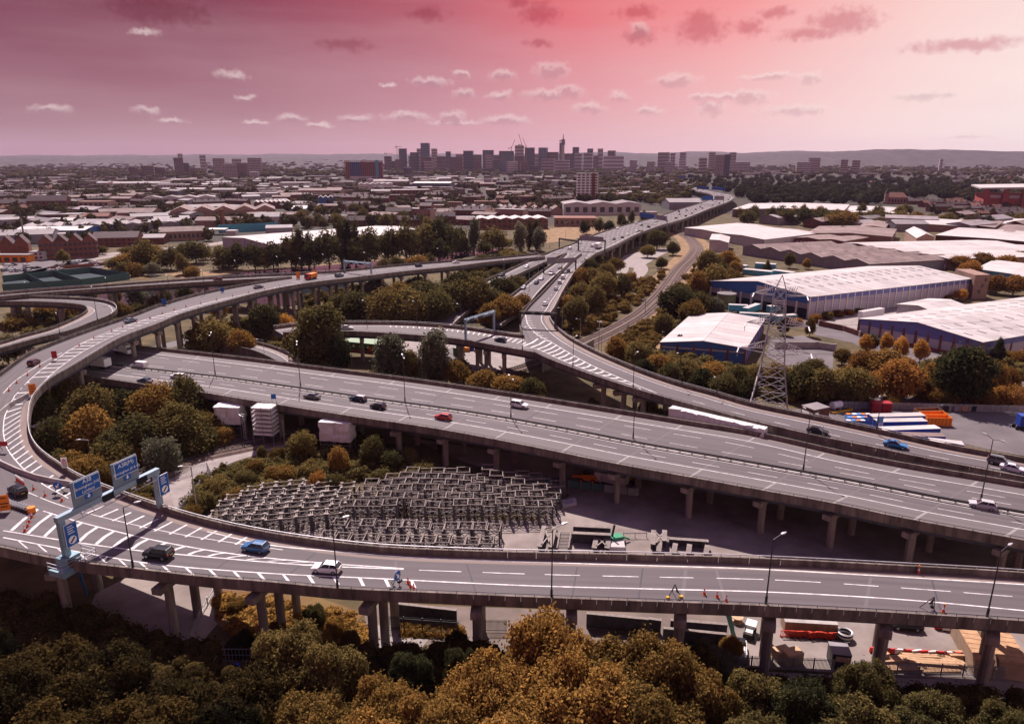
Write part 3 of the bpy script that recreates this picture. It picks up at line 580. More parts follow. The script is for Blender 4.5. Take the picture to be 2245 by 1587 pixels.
# central reservation barrier: kerb, two rails on posts
mb = MB('concrete_light'); rb.strip(mb, ('L', 13.2), ('L', 13.9), 0, rb.len, 0.13); 
mb2 = MB('dark_steel')
n = int(rb.len / 2.6); pv = None
for k in range(n + 1):
    s_ = rb.len * k / n; a, b = rb.pt(s_, ('L', 13.3)), rb.pt(s_, ('L', 13.8))
    if pv:
        for p, q in ((pv[0], a), (pv[1], b)):
            for zz in (0.62,): mb2.beam((p.x, p.y, p.z + zz), (q.x, q.y, q.z + zz), 0.08, 0.30)
    mb2.beam((a.x, a.y, a.z + 0.1), (a.x, a.y, a.z + 0.75), 0.1, 0.1); mb2.beam((a.x, a.y, a.z + 0.6), (b.x, b.y, b.z + 0.6), 0.08, 0.08); mb2.beam((b.x, b.y, b.z + 0.1), (b.x, b.y, b.z + 0.75), 0.1, 0.1); pv = (a, b)
rings = []
for k in range(n + 1):
    s_ = rb.len * k / n; a, b = rb.pt(s_, ('L', 13.0)), rb.pt(s_, ('L', 14.1)); rings.append([(a.x, a.y, a.z + 0.004), (a.x, a.y, a.z + 0.12), (b.x, b.y, b.z + 0.12), (b.x, b.y, b.z + 0.004)])
MB('concrete_light').loft(rings).build('reservation_kerb', t_, True); mb2.build('crash_barrier', t_, True)
for px in (180, 330, 470, 600, 730, 858, 968, 1085, 1208, 1350, 1497, 1643, 1808, 1985, 2200, 2400):
    s_ = rb.find(px); bent('motorway', s_, 4, 0.70, 2.6, 1.2, ends=0.1, head=(1.5, 1.0))
    for mm, oa, ob in (('joint_pale', ('L', 0.05), ('L', 6.7)), ('joint_pale', ('R', 3.8), ('R', 1.1))):
        mb = marks('motorway', mm); p, q = rb.pt(s_, oa), rb.pt(s_, ob); d = (rb.pt(min(s_ + 1, rb.len), oa) - rb.pt(max(s_ - 1, 0), oa)).normalized() * 0.26; mb.quad(*[(v.x, v.y, v.z + 0.016) for v in (p - d, q - d, q + d, p + d)])
    mb = marks('motorway', 'joint_dark' if px in (600, 1085, 858) else 'shoulder'); p, q = rb.pt(s_, ('L', 7.1)), rb.pt(s_, ('R', 4.2)); d = Vector((0.22, -0.05, 0)); mb.quad(*[(v.x, v.y, v.z + 0.008) for v in (p - d, q - d, q + d, p + d)])

# near slip road and the loop that climbs round on the left
rows = [(2470, 1376, 2470, 1276, 11.5), (2244, 1358, 2244, 1255, 11.5), (1950, 1339, 1950, 1238, 11.5), (1645, 1323, 1645, 1223, 11.5), (1400, 1314, 1400, 1216, 11.5), (1159, 1305, 1159, 1211, 11.5), (930, 1295, 960, 1205, 11.5), (736, 1286, 827, 1198, 11.5),
        (599, 1273, 700, 1184, 11.5), (438, 1260, 560, 1162, 11.5), (294, 1243, 438, 1135, 11.5), (187, 1231, 347, 1108, 11.5), (104, 1218, 262, 1079, 11.6), (8, 1197, 174, 1044, 11.8), (-130, 1165, 128, 1017, 12.2), (-200, 1080, 82, 982, 12.6),
        (-170, 990, 63, 950, 13.2), (-110, 920, 61, 905, 14), (-60, 860, 72, 868, 14.8), (7, 812, 107, 831, 15.6), (64, 772, 150, 806, 16), (110, 752, 192, 781, 16.2), (200, 719, 267, 738, 16.3), (290, 689, 347, 708, 16.4), (358, 664, 401, 686, 16.4),
        (455, 638, 508, 656, 16.2), (550, 620, 599, 633, 15.8), (640, 606, 680, 619, 15.2), (745, 593, 774, 608, 14.6), (860, 581, 881, 595, 13.8), (985, 571, 1001, 583, 12.6), (1065, 566, 1078, 573, 11.8), (1180, 555, 1195, 562, 10.8)]
rb, t_ = viaduct('loop', 'slip_road_viaduct', 'curved slip road viaduct sweeping along the bottom and up the left side', rows,
    [(('L', 0), 'asphalt_dark'), (('L', 0.9), 'asphalt'), (('R', 1.7), 'verge_concrete')], panels=(10, 205, 2.1), far_panels=(10, 205, 4.2), girder=1.25, gap_l=[(27, 28)])
for px in (2185, 1935, 1695, 1475, 1275, 1025, 795, 565, 350, 122): bent('loop', rb.find(px, smax=rb.s[rb.ri[13]]), 3, 0.68, 1.9, 1.25, ends=-0.5, head=(1.5, 1.0))
for px in (168, 300, 345, 388, 432, 478, 520, 560, 603, 640, 662, 690, 730, 758, 800, 840, 880, 935, 985):
    s_ = min((i for i in range(rb.n) if rb.s[i] > 260), key=lambda i: abs(proj(rb.R[i])[0] - px)); bent('loop', rb.s[s_], 2, 0.74, 2.2, 1.3, ends=-0.4)
Zl = 11.5
for px in (2330, 2090, 1880, 1600, 1480, 1385, 1245, 1030, 860, 590, 430):
    s_ = rb.find(px, smax=rb.s[rb.ri[13]]); m_ = marks('loop', 'joint_dark' if px % 4 else 'shoulder'); p, q = rb.pt(s_, ('L', 1.2)), rb.pt(s_ + RNG.uniform(-2, 3), ('R', 2.0)); d = Vector((RNG.uniform(.12, .3), 0, 0)); m_.quad(*[(v.x, v.y, v.z + .007) for v in (p - d, q - d, q + d, p + d)])
pline('loop', [(7, 1163, 11.8), (150, 1186, 11.6), (289, 1205), (438, 1219), (599, 1233), (700, 1240), (885, 1247.5)], 0.24, None, Zl)
pline('loop', [(7, 1178, 11.8), (187, 1212, 11.5), (347, 1237), (599, 1257), (800, 1266.5), (1159, 1283.5), (1400, 1290), (1699, 1298), (1992, 1315), (2244, 1338), (2400, 1352)], 0.24, None, Zl)
pline('loop', [(454, 1165), (587, 1194), (720, 1207), (881, 1221), (1159, 1231.5), (1400, 1239), (1645, 1246.5), (1912, 1261), (2244, 1281), (2400, 1290)], 0.24, None, Zl)
pline('loop', [(919, 1249.6), (1194, 1259), (1400, 1264), (1699, 1271), (2000, 1290), (2244, 1309), (2400, 1320)], 0.17, (5.6, 2.8), Zl)
pline('loop', [(95, 1120), (160, 1140), (240, 1161), (315, 1179), (395, 1195), (477, 1209), (569, 1221), (700, 1233), (885, 1246)], 0.24, None, Zl)
pline('loop', [(61, 1079, 11.9), (120, 1103), (200, 1127), (294, 1150), (400, 1172), (535, 1193), (620, 1205)], 0.16, None, Zl)
phatch('loop', [(7, 1160, 11.8), (150, 1184, 11.6), (289, 1203), (438, 1217), (599, 1231), (700, 1238.5), (885, 1246.5)], [(20, 1095), (95, 1120), (160, 1140), (240, 1161), (315, 1179), (395, 1195), (477, 1209), (569, 1221), (700, 1233), (885, 1246)], 21, 0.62, 0.075, Zl, chev=-0.25)
phatch('loop', [(20, 1182, 11.7), (187, 1213), (347, 1238), (599, 1258), (800, 1267), (930, 1273)], [(30, 1196, 11.7), (197, 1227), (357, 1252), (610, 1272.5), (800, 1284), (925, 1288)], 18, 0.5, 0.012, Zl)
phatch('loop', [(150, 1113), (294, 1154), (400, 1176), (535, 1196)], [(190, 1098), (320, 1131), (430, 1154), (560, 1180)], 12, 0.4, 0.0, Zl)
lz = lambda pts, zs: [(x, y, z) for (x, y), z in zip(pts, zs)]
lf = lz([(7, 940), (8, 953), (16, 983), (37, 1012), (59, 1034), (95, 1062), (150, 1092)], [13.3, 13.2, 12.6, 12.3, 12.1, 11.9, 11.7]); rt = lz([(45, 915), (44, 927), (49, 959), (61, 985), (88, 1017), (118, 1042), (180, 1077)], [13.8, 13.6, 13, 12.6, 12.3, 12.1, 11.8])
pline('loop', lf, 0.2); phatch('loop', lf, rt, 15, 0.5, 0.0)
lf2 = lz([(7, 942), (10, 915), (18, 895), (32, 868)], [13.3, 13.9, 14.2, 14.7]); rt2 = lz([(45, 915), (46, 900), (50, 885), (57, 872)], [13.8, 14.1, 14.4, 14.7]); pline('loop', lf2, 0.2); phatch('loop', lf2, rt2, 5, 0.5)
lf3 = lz([(32, 868), (70, 828), (118, 791), (174, 756), (240, 730), (320, 700), (401, 679), (480, 658), (580, 636), (660, 621)], [14.7, 15.5, 15.9, 16.1, 16.3, 16.4, 16.4, 16.2, 15.9, 15.3])
rt3 = lz([(75, 862), (107, 826), (140, 799), (187, 768), (267, 729), (347, 701), (418, 679), (508, 654), (594, 633), (670, 619)], [14.8, 15.6, 15.9, 16.1, 16.3, 16.4, 16.4, 16.2, 15.9, 15.3])
pline('loop', lf3, 0.2); pline('loop', rt3, 0.18); phatch('loop', lf3, rt3, 44, 0.5, -0.006)
pline('loop', lz([(7, 862), (30, 838), (67, 812), (115, 784), (200, 743), (267, 717), (345, 694), (401, 678), (500, 652)], [15, 15.3, 15.7, 15.9, 16.2, 16.3, 16.4, 16.4, 16.2]), 0.2)
pline('loop', lz([(640, 619), (745, 603), (870, 590), (990, 578)], [15.3, 14.6, 13.8, 12.6]), 0.3, (5, 5))

# right-hand link with the long taper
rows = [(2440, 1080, 2440, 1042, 9.2), (2244, 1043, 2244, 1003, 9.4), (2040, 1005, 2083, 975, 9.6), (1912, 978, 1912, 938, 9.8), (1760, 947, 1795, 913, 10), (1581, 903, 1640, 881, 10), (1474, 874, 1560, 858, 10), (1389, 850, 1485, 838, 10), (1260, 807, 1389, 805, 10.2), (1172, 770, 1290, 762, 10.4),
        (1150, 735, 1240, 734, 10.5), (1141, 712, 1210, 706, 10.4), (1146, 690, 1204, 690, 10.2), (1162, 668, 1215, 672, 10), (1182, 648, 1229, 645, 9.8), (1212, 617, 1246, 616, 9.6), (1235, 592, 1262, 592, 9.6), (1255, 572, 1284, 571, 9.8), (1276, 556, 1303, 557, 10)]
rb, t_ = viaduct('link', 'link_road_viaduct', 'link road viaduct bending down from the expressway to the right edge', rows, [(('L', 0), 'asphalt'), (('R', 1.9), 'verge_concrete')], girder=1.2, panels=(8, 190, 4.5),
    gap_l=[(9, 10)])

for px in (2400, 2100, 1900, 1700, 1560, 1470, 1390, 1340, 1298, 1250, 1190): bent('link', rb.find(px), 2, 0.72, 3.2, 1.2, ends=0.2)
for i in (11, 13, 15, 17): bent('link', rb.s[rb.ri[i]], 2, 0.7, 2.2, 1.2)
Zr = [9.4, 9.6, 9.8, 10, 10, 10, 10.1, 10.2, 10.3, 10.4, 10.4, 10.3]
rb.line(marks('link'), ('R', 3.0), 0.22, 0, None); rb.line(marks('link'), ('L', 0.9), 0.2, 0, rb.s[rb.ri[8]]); rb.line(marks('link'), ('T', 0.42), 0.15, 0, rb.s[rb.ri[7]], (3.5, 7), 0.014)
def tline(o, s0, s1, w, dash=None):
    mb = marks('link'); x = s0
    while x < s1:
        e = min(s1, x + (dash[0] if dash else s1)); n = max(1, int((e - x) / 3)); pr = None
        for k in range(n + 1):
            l, r = rb.row(x + (e - x) * k / n); c = l.lerp(r, o); d = (r - l).normalized() * w / 2; a, b = c - d, c + d
            if pr: mb.quad(*[(v.x, v.y, v.z + 0.02) for v in (pr[0], pr[1], b, a)])
            pr = (a, b)
        x = e + (dash[1] if dash else 1)
tline(0.40, 5, rb.s[rb.ri[6]], 0.16, (3.5, 7)); tline(0.5, rb.s[rb.ri[13]], rb.len, 0.15, (3.5, 6))
ch1 = [(1118, 763), (1172, 764), (1210, 780), (1260, 801), (1320, 823), (1400, 849)]; ch2 = [(1180, 735), (1212, 752), (1245, 772), (1290, 797), (1340, 820), (1405, 848)]
pline('link', ch1, 0.2, None, 10.3); pline('link', [(1152, 690), (1158, 712), (1180, 735), (1212, 752), (1245, 772), (1290, 797), (1340, 820), (1410, 850), (1440, 862)], 0.25, None, 10.35)
phatch('link', [(1140, 757), (1172, 764), (1210, 780), (1260, 801), (1320, 823), (1400, 849)], [(1160, 738), (1212, 752), (1245, 772), (1290, 797), (1340, 820), (1405, 848)], 18, 0.75, 0.04, 10.35, chev=0.6)
phatch('link', [(1150, 692), (1155, 712), (1175, 735), (1200, 750)], [(1162, 690), (1170, 712), (1190, 735), (1212, 750)], 11, 0.45, 0.02, 10.4)

rows = [(620, 728, 600, 716, 9.8), (690, 726, 680, 706, 10), (757, 725, 752, 705.5, 10.2), (891, 732, 894, 707, 10.4), (1004, 742, 1014, 716, 10.5), (1084, 756, 1092, 728, 10.5), (1170, 771, 1149, 735, 10.45)]
rb, t_ = viaduct('branch', 'branch_viaduct', 'side branch viaduct joining the link road from the left behind the trees', rows, [(('L', 0), 'shoulder'), (('R', 1.6), 'verge_concrete')], girder=1.2)
for px in (700, 790, 872, 950, 1008, 1040, 1066, 1097): bent('branch', rb.find(px), 2, 0.62, 2.2, 1.2, ends=0.2)
rb.line(marks('branch'), ('L', 1.2), 0.2); rb.line(marks('branch'), ('R', 2.6), 0.2); phatch('branch', [(850, 716.5), (950, 722), (1050, 735), (1150, 757)], [(850, 714), (950, 719), (1060, 731), (1165, 748)], 26, 0.5, 0.0, 10.45)

rows = [(-160, 668, -150, 655, 10.6), (7, 648.5, 20, 639.5, 10.8), (187, 634, 200, 626, 11.2), (401, 620, 420, 610.5, 11.8), (520, 613, 560, 603, 13), (600, 609, 660, 598.5, 14.6), (640, 606, 745, 593, 15)]
rb, t_ = viaduct('upper', 'upper_link_viaduct', 'straight upper viaduct running in front of the sports court at left', rows, [(('L', 0), 'shoulder')], girder=1.4)
for px in (20, 130, 238, 340, 432, 505, 575): bent('upper', rb.find(px), 2, 0.9, 2.0, 1.4, ends=-0.3)
rb.line(marks('upper'), ('L', 1.0), 0.2); rb.line(marks('upper'), ('R', 1.0), 0.2)
rows = [(-120, 662, -120, 652, 9.6), (7, 660, 7, 649, 9.8), (100, 661, 100, 650, 9.8), (150, 664, 160, 652, 9.7), (182, 668, 214, 656, 9.6), (191, 674, 246, 664, 9.5), (192, 679, 254, 679, 9.4), (182, 687, 235, 692, 9.3), (160, 698, 203, 704, 9.2), (110, 718, 150, 724, 9), (53, 733, 90, 738, 8.8), (7, 747, 20, 757, 8.6), (-90, 770, -80, 785, 8.4)]
rb, t_ = viaduct('hairpin', 'hairpin_viaduct', 'tight hairpin loop viaduct at the left edge below the upper viaduct', rows, [(('L', 0), 'verge_concrete'), (('L', 1.8), 'asphalt'), (('R', 1.2), 'shoulder')], girder=1.3)
for px in (20, 62, 130, 170): 
    i_ = min((i for i in range(rb.n) if rb.s[i] < 110), key=lambda i: abs(proj(rb.L[i])[0] - px)); bent('hairpin', rb.s[i_], 2, 0.9, 1.6, 1.3, ends=-0.3)
for px in (190, 120, 40):
    i_ = min((i for i in range(rb.n) if rb.s[i] > rb.s[rb.ri[6]]), key=lambda i: abs(proj(rb.L[i])[0] - px)); bent('hairpin', rb.s[i_], 2, 0.9, 1.6, 1.3, ends=-0.3)
rb.line(marks('hairpin'), ('L', 2.2), 0.2); rb.line(marks('hairpin'), ('R', 1.5), 0.2)

rows = [(1303, 557, 10), (1354, 535, 10), (1389, 516.6, 10), (1445, 495, 10), (1501, 479, 10), (1554, 458, 10), (1596, 442.5, 10), (1610, 434, 10), (1600, 426, 9.5), (1560, 418.5, 8.5), (1535, 411.5, 7), (1515, 404, 5), (1497, 397, 3), (1480, 389, 2)]
rb, t_ = viaduct('expressway', 'expressway_viaduct', 'wide seven-lane expressway viaduct running away to the city', rows, [(('L', 0), 'asphalt')], girder=1.4, width=30, step=9, rail_l=None, rail_r='dark_steel')
for f in range(1, 9): rb.line(marks('expressway'), ('L', 1.0 + 3.5 * f - (2.8 if f == 8 else 0)), 0.3, 0, rb.len, None if f in (8,) else (7, 8), 0.03)
rb.line(marks('expressway'), ('L', 0.9), 0.3)
for k in range(26):
    s_ = 24 + k * 24
    if s_ < rb.s[-8]: bent('expressway', s_, 4, 0.9, 1.8, 1.4, ends=0.2)
rows = [(930, 700, 990, 712, 2), (1010, 648, 1050, 656, 5), (1056, 618, 1090, 622, 8), (1100, 598, 1134, 601, 9.4), (1170, 566, 1204, 569, 10), (1203, 552.5, 1240, 553.6, 10)]
rb, t_ = viaduct('left_way', 'west_carriageway_viaduct', 'left carriageway leaving the expressway beside the poplars', rows, [(('L', 0), 'shoulder'), (('L', 2), 'asphalt'), (('R', 1.5), 'shoulder')], girder=1.2, rail_r=None)
rb.line(marks('left_way'), ('L', 2), 0.25); rb.line(marks('left_way'), ('R', 1.5), 0.25); rb.line(marks('left_way'), ('T', 0.5), 0.25, dash=(5, 6))
rows = [(1050, 690, 1100, 708, 3), (1108, 655, 1155, 668, 5.5), (1140, 632, 1180, 640, 7.5), (1166, 610, 1206, 613, 9), (1200, 585, 1236, 586, 9.6), (1224, 569, 1252, 570, 10), (1243, 553.8, 1272, 555.5, 10)]
rb, t_ = viaduct('mid_way', 'middle_carriageway_viaduct', 'middle carriageway leaving the expressway between two wooded banks', rows, [(('L', 0), 'shoulder'), (('L', 1.5), 'asphalt'), (('R', 1.5), 'verge_concrete')], girder=1.2, rail_r=None)
rb.line(marks('mid_way'), ('L', 1.5), 0.25); rb.line(marks('mid_way'), ('R', 1.5), 0.25); rb.line(marks('mid_way'), ('T', 0.5), 0.2, dash=(5, 6))
rows = [(480, 752, 500, 738, 4.5), (548, 764, 575, 752, 4.5), (598, 784, 630, 772, 4.5), (625, 802, 655, 794, 4.5)]
rb, t_ = viaduct('small_ramp', 'small_ramp', 'low curved ramp with a railing behind the motorway at left', rows, [(('L', 0), 'asphalt'), (('R', 2.2), 'verge_concrete')], girder=0, rail_l=None, rail_r='dark_steel', edges='R')
rb.line(marks('small_ramp'), ('R', 2.6), 0.25); mb = MB('concrete'); wall_run(mb, rb.L, [(l - r).normalized() for l, r in zip(rb.L, rb.R)], 0.3, -4.5, 0.9); mb.build('retaining_wall', t_, True)

# double track railway passing under both viaducts
rail_px = [(300, 1052), (395, 1003), (500, 978), (640, 950), (760, 918), (900, 880), (1050, 835), (1170, 800), (1290, 748), (1345, 722), (1400, 690), (1440, 655), (1468, 620), (1490, 590), (1515, 565), (1527, 545), (1520, 530), (1500, 515), (1470, 505), (1430, 500)]
ps = smooth([P(x, y, 0.6) for x, y in rail_px], 5.0)
mb = MB('ballast'); A_, B_ = offset_line(ps, 4.3); C_, D_ = offset_line(ps, 5.4); rings = [[(c.x, c.y, -0.2), (a.x, a.y, 0.5), (b.x, b.y, 0.5), (d.x, d.y, -0.2)] for a, b, c, d in zip(A_, B_, C_, D_)]
mb.loft(rings); tag(mb.build('railway_ballast'), kind='structure')
RAILP = np.array([(q.x, q.y) for q in ps])
def near_rail(p, d): return ((RAILP - (p[0], p[1])) ** 2).sum(1).min() < d * d
for nm_, side_ in (('left_bank', 1), ('right_bank', -1)):
    mb = MB('grass_dry'); i0 = int(len(ps) * .42); a_, b_ = offset_line(ps, 5.3 * side_)[0], offset_line(ps, 12.0 * side_)[0]
    for i in range(i0, len(ps) - 1): mb.quad((a_[i].x, a_[i].y, .1), (b_[i].x, b_[i].y, .1), (b_[i + 1].x, b_[i + 1].y, .1), (a_[i + 1].x, a_[i + 1].y, .1))
    tag(mb.build('grass_bank'), kind='structure')
trk = thing('railway_track', 'double track railway line curving under both viaducts', 'railway', (ps[0].x, ps[0].y, 0))
for c in (-2.1, 2.1):
    for g in (-0.75, 0.75):
        mb = MB('rail_rust'); q = offset_line(ps, c + g)[0]
        for i in range(len(q) - 1): mb.beam((q[i].x, q[i].y, 0.75), (q[i + 1].x, q[i + 1].y, 0.75), 0.22, 0.2)
        mb.build('rail', trk, True)
q = smooth([P(x, y, 0.6) for x, y in rail_px[:8]], 1.3); mb = MB('concrete_brown')
for c in (-2.1, 2.1):
    l1, l2 = offset_line(q, c - 1.25)[0], offset_line(q, c + 1.25)[0]
    for a, b in zip(l1, l2): mb.beam((a.x, a.y, 0.55), (b.x, b.y, 0.55), 0.26, 0.16)
tag(mb.build('sleepers', trk, True), kind='stuff')
for (k, m), mb in MARKS.items(): tag(mb.build('lane_marking' if m == 'paint_white' else 'joint_marking', VIA[k][1], True), kind='stuff')
# ------------------------------------------------------------------ labels that tell alike things apart by their order
DEFER = {}
def later(o, phrase, where, cat, group=None, px=None):
    if px is None: px = proj(o.location)[0]
    DEFER.setdefault((phrase, where), []).append((px, o)); o['category'] = cat
    if group: o['group'] = group
def settle_labels():
    for (ph, wh), lst in DEFER.items():
        lst.sort(key=lambda t: t[0]); n = len(lst)
        for i, (px, o) in enumerate(lst):
            w = place_word(i, n); o['label'] = ph + ' ' + wh + (', ' + w if w else '')

# ------------------------------------------------------------------ large sheds measured at their eaves
def shed(name, label, C, A, B, h, rise, wall, roof, n_sheet=14, ridges=1, over=0.5, base=None):
    c, a, b = P(*C, h), P(*A, h), P(*B, h); d = a + b - c
    t = thing(name, label, 'warehouse', (c.x, c.y, 0)); z0 = -0.2
    mb = MB(wall); V = lambda p, z: (p.x, p.y, z)
    for p, q in ((c, b), (b, d), (d, a), (a, c)): mb.quad(V(p, z0), V(q, z0), V(q, h), V(p, h))
    L_ = b - c; W_ = a - c
    for k in range(ridges):
        p0, p1 = c + W_ * (k / ridges), c + W_ * ((k + 1) / ridges); m = (p0 + p1) / 2
        for off in (Vector((0, 0, 0)), L_): mb.add([V(p0 + off, h), V(p1 + off, h), V(m + off, h + rise)], [(0, 1, 2)])
    mb.build('wall', t, True)
    lu = L_.normalized(); wu = W_.normalized()
    for i in range(n_sheet):
        s0 = -over / L_.length if i == 0 else i / n_sheet + 0.08 / L_.length; s1 = 1 + over / L_.length if i == n_sheet - 1 else (i + 1) / n_sheet - 0.08 / L_.length
        mb = MB(roof); prof = []
        for k in range(ridges):
            x0, x1 = k / ridges, (k + 1) / ridges
            e0 = -over / W_.length if k == 0 else 0; e1 = over / W_.length if k == ridges - 1 else 0
            if k == 0: prof.append((x0 + e0, h + 0.05))
            prof += [((x0 + x1) / 2, h + rise + 0.12), (x1 + e1, h + 0.05)]
        rings = []
        for s_ in (s0, s1):
            q = c + L_ * s_; top = [V(q + W_ * x, z + 0.22) for x, z in prof]; bot = [V(q + W_ * x, z) for x, z in reversed(prof)]; rings.append(top + bot)
        n = len(rings[0]); mb.v += rings[0] + rings[1]; 
        for k in range(n): mb.f.append((k, (k + 1) % n, n + (k + 1) % n, n + k)); mb.fm.append(0)
        m_ = len(prof)
        for k in range(m_ - 1):
            for o_ in (0, n): mb.f.append((o_ + k, o_ + k + 1, o_ + n - 2 - k, o_ + n - 1 - k)); mb.fm.append(0)
        mb.build('roof_sheet', t, True)
    return t, c, a, b, d
def bays(t, p, q, n, h, pil='pillar_white', panel=None, z0=0.0, z1=None, pil_w=0.7, proud=0.35, panel_name='wall_panel', pil_h=None, pilasters=True):
    p = Vector((p.x, p.y, 0)); q = Vector((q.x, q.y, 0)); u = (q - p).normalized(); nn = Vector((u.y, -u.x, 0))
    if nn.dot(Vector((0, -1, 0)) if abs(nn.y) > abs(nn.x) * 0.2 else -((p + q) / 2)) < 0: nn = -nn
    z1 = z1 or h; w = (q - p).length / n
    for i in range(n + 1):
        if pilasters:
            c = p + u * (w * i); a = c - u * pil_w / 2; b = c + u * pil_w / 2
            MB(pil).prism([(a + nn * -0.1)[:2], (b + nn * -0.1)[:2], (b + nn * proud)[:2], (a + nn * proud)[:2]], 0, pil_h or h - 0.1).build('pilaster', t, True)
        if panel and i < n:
            a = p + u * (w * i + pil_w / 2 + 0.04); b = p + u * (w * (i + 1) - pil_w / 2 - 0.04)
            MB(panel).prism([(a + nn * 0.01)[:2], (b + nn * 0.01)[:2], (b + nn * 0.14)[:2], (a + nn * 0.14)[:2]], z0, z1).build(panel_name, t, True)
    return u, nn
def band(t, p, q, z0, z1, m, name, proud=0.2, nn=None, ext=0.0):
    p = Vector((p.x, p.y, 0)); q = Vector((q.x, q.y, 0)); u = (q - p).normalized(); p = p - u * ext; q = q + u * ext
    MB(m).prism([(p + nn * 0.005)[:2], (q + nn * 0.005)[:2], (q + nn * proud)[:2], (p + nn * proud)[:2]], z0, z1).build(name, t, True)
def gable(t, p, q, h, rise, m, nn, z0, name='gable_panel', proud=0.25):
    p = Vector((p.x, p.y, 0)); q = Vector((q.x, q.y, 0)); c = (p + q) / 2; a, b = p + nn * proud, q + nn * proud; e = c + nn * proud
    vs = [(v.x, v.y, z) for v, z in ((p, z0), (q, z0), (q, h), (c, h + rise), (p, h))]; vs += [(v.x, v.y, z) for v, z in ((a, z0), (b, z0), (b, h), (e, h + rise), (a, h))]
    MB(m).add(vs, [(9, 8, 7, 6, 5)] + [(i, (i + 1) % 5, 5 + (i + 1) % 5, 5 + i) for i in range(5)]).build(name, t, True)

# big white-roofed warehouse; near-black panels paint the shade inside its open bays
t, c, a, b, d = shed('warehouse', 'biggest white-roofed warehouse with blue gable and white pilasters behind the pylon', (1776, 652), (1560, 617), (2130, 612), 9.5, 3.4, 'wall_lilac', 'roof_white', 22)
u, nn = bays(t, a, c, 9, 9.5, 'pillar_white', 'open_bay_shade', 0.1, 4.2, 0.9, 0.4, 'loading_bay', 7.0)
band(t, a, c, 4.3, 6.6, 'wall_grey', 'wall_band', 0.2, nn); gable(t, a, c, 9.5, 3.4, 'wall_blue', nn, 6.7)
m0 = a.lerp(c, 0.49); m1 = a.lerp(c, 0.60); band(t, m0, m1, 7.0, 11.2, 'wall_white', 'gable_window', 0.34, nn)
u, nn = bays(t, c, b, 24, 9.5, 'pillar_white', 'wall_lilac', 0.3, 7.4, 0.55, 0.4); band(t, c, b, 7.6, 9.3, 'wall_violet', 'fascia', 0.3, nn)
for i in range(18):
    for f in (0.2, 0.34, 0.42):
        s_ = (i + 0.5) / 18; p = c + (b - c) * s_ + (a - c) * f; z = 9.5 + 3.4 * (f / 0.5) + 0.42
        q = p + (a - c) * 0.05; MB('wall_grey').beam((p.x, p.y, z), (q.x, q.y, z + 0.34), 1.0, 0.06).build('rooflight', t, True)
tw = MB('brick_pale'); e = b; tw.prism([(e.x - 1, e.y - 4), (e.x + 7, e.y - 3), (e.x + 9, e.y + 16), (e.x + 1, e.y + 16)], 0, 12.2); tw.build('stair_tower', t, True)
for k in range(3): MB('window_dark').prism([(e.x + 2 + k * 1.4, e.y - 3.8), (e.x + 3 + k * 1.4, e.y - 3.7), (e.x + 3 + k * 1.4, e.y - 3.4), (e.x + 2 + k * 1.4, e.y - 3.5)], 3 + k * 3, 4.6 + k * 3).build('window', t, True)
# right-hand warehouse
t, c, a, b, d = shed('warehouse', 'white-roofed warehouse with violet fascia and brick piers at the right edge', (2153, 751), (1885, 700), (2600, 677), 6.5, 2.8, 'wall_lilac', 'roof_white', 20)
u, nn = bays(t, a, c, 10, 6.5, 'brick', 'wall_lilac', 1.2, 4.4, 0.8, 0.3); band(t, a, c, 0.0, 1.1, 'brick', 'plinth', 0.25, nn); gable(t, a, c, 6.5, 2.8, 'wall_violet', nn, 4.6)
u, nn = bays(t, c, b, 16, 6.5, 'brick', 'wall_lilac', 0.2, 4.4, 0.8, 0.3); band(t, c, b, 4.6, 6.4, 'wall_violet', 'fascia', 0.3, nn)
for i in range(18):
    for f in (0.12, 0.3, 0.62, 0.8):
        p = c + (b - c) * ((i + 0.5) / 18) + (a - c) * f; g = min(f, 1 - f) / 0.5; z = 6.5 + 2.8 * g + 0.42; q = p + (a - c) * (0.07 if f < 0.5 else -0.07)
        MB('wall_grey').beam((p.x, p.y, z), (q.x, q.y, z + 0.39), 0.7, 0.06).build('rooflight', t, True)
for k in range(2):
    p = a.lerp(c, 0.03 + 0.1 * k); q = a.lerp(c, 0.09 + 0.1 * k); band(t, p, q, 3.2, 4.2, 'window_dark', 'window', 0.2, nn)
# small blue warehouse beside the hedge
t, c, a, b, d = shed('warehouse', 'small blue warehouse with pale ridged roof beside the pylon', (1634, 764), (1450, 751), (1675, 700), 6.0, 1.5, 'wall_blue', 'roof_white', 9)
u, nn = bays(t, a, c, 5, 6, 'brick', 'wall_blue', 0.2, 4.2, 0.7, 0.3); band(t, a, c, 4.3, 4.8, 'wall_white', 'wall_band', 0.26, nn); gable(t, a, c, 6.0, 1.5, 'wall_blue', nn, 4.9)
u, nn = bays(t, c, b, 10, 6, 'brick', 'wall_violet', 0.2, 5.8, 0.6, 0.3)
for f in (0.13, 0.16):
    p = a.lerp(c, f) + (b - c) * 0.16; MB('dark_steel').beam((p.x, p.y, 6.6), (p.x + 0.8, p.y, 7.4), 0.5).build('roof_vent', t, True)
p, q = c.lerp(a, 0.5), b.lerp(d, 0.5); MB('roof_white').beam((p.x, p.y, 7.85), (q.x, q.y, 7.85), 0.5, 0.12).build('ridge_cap', t, True)
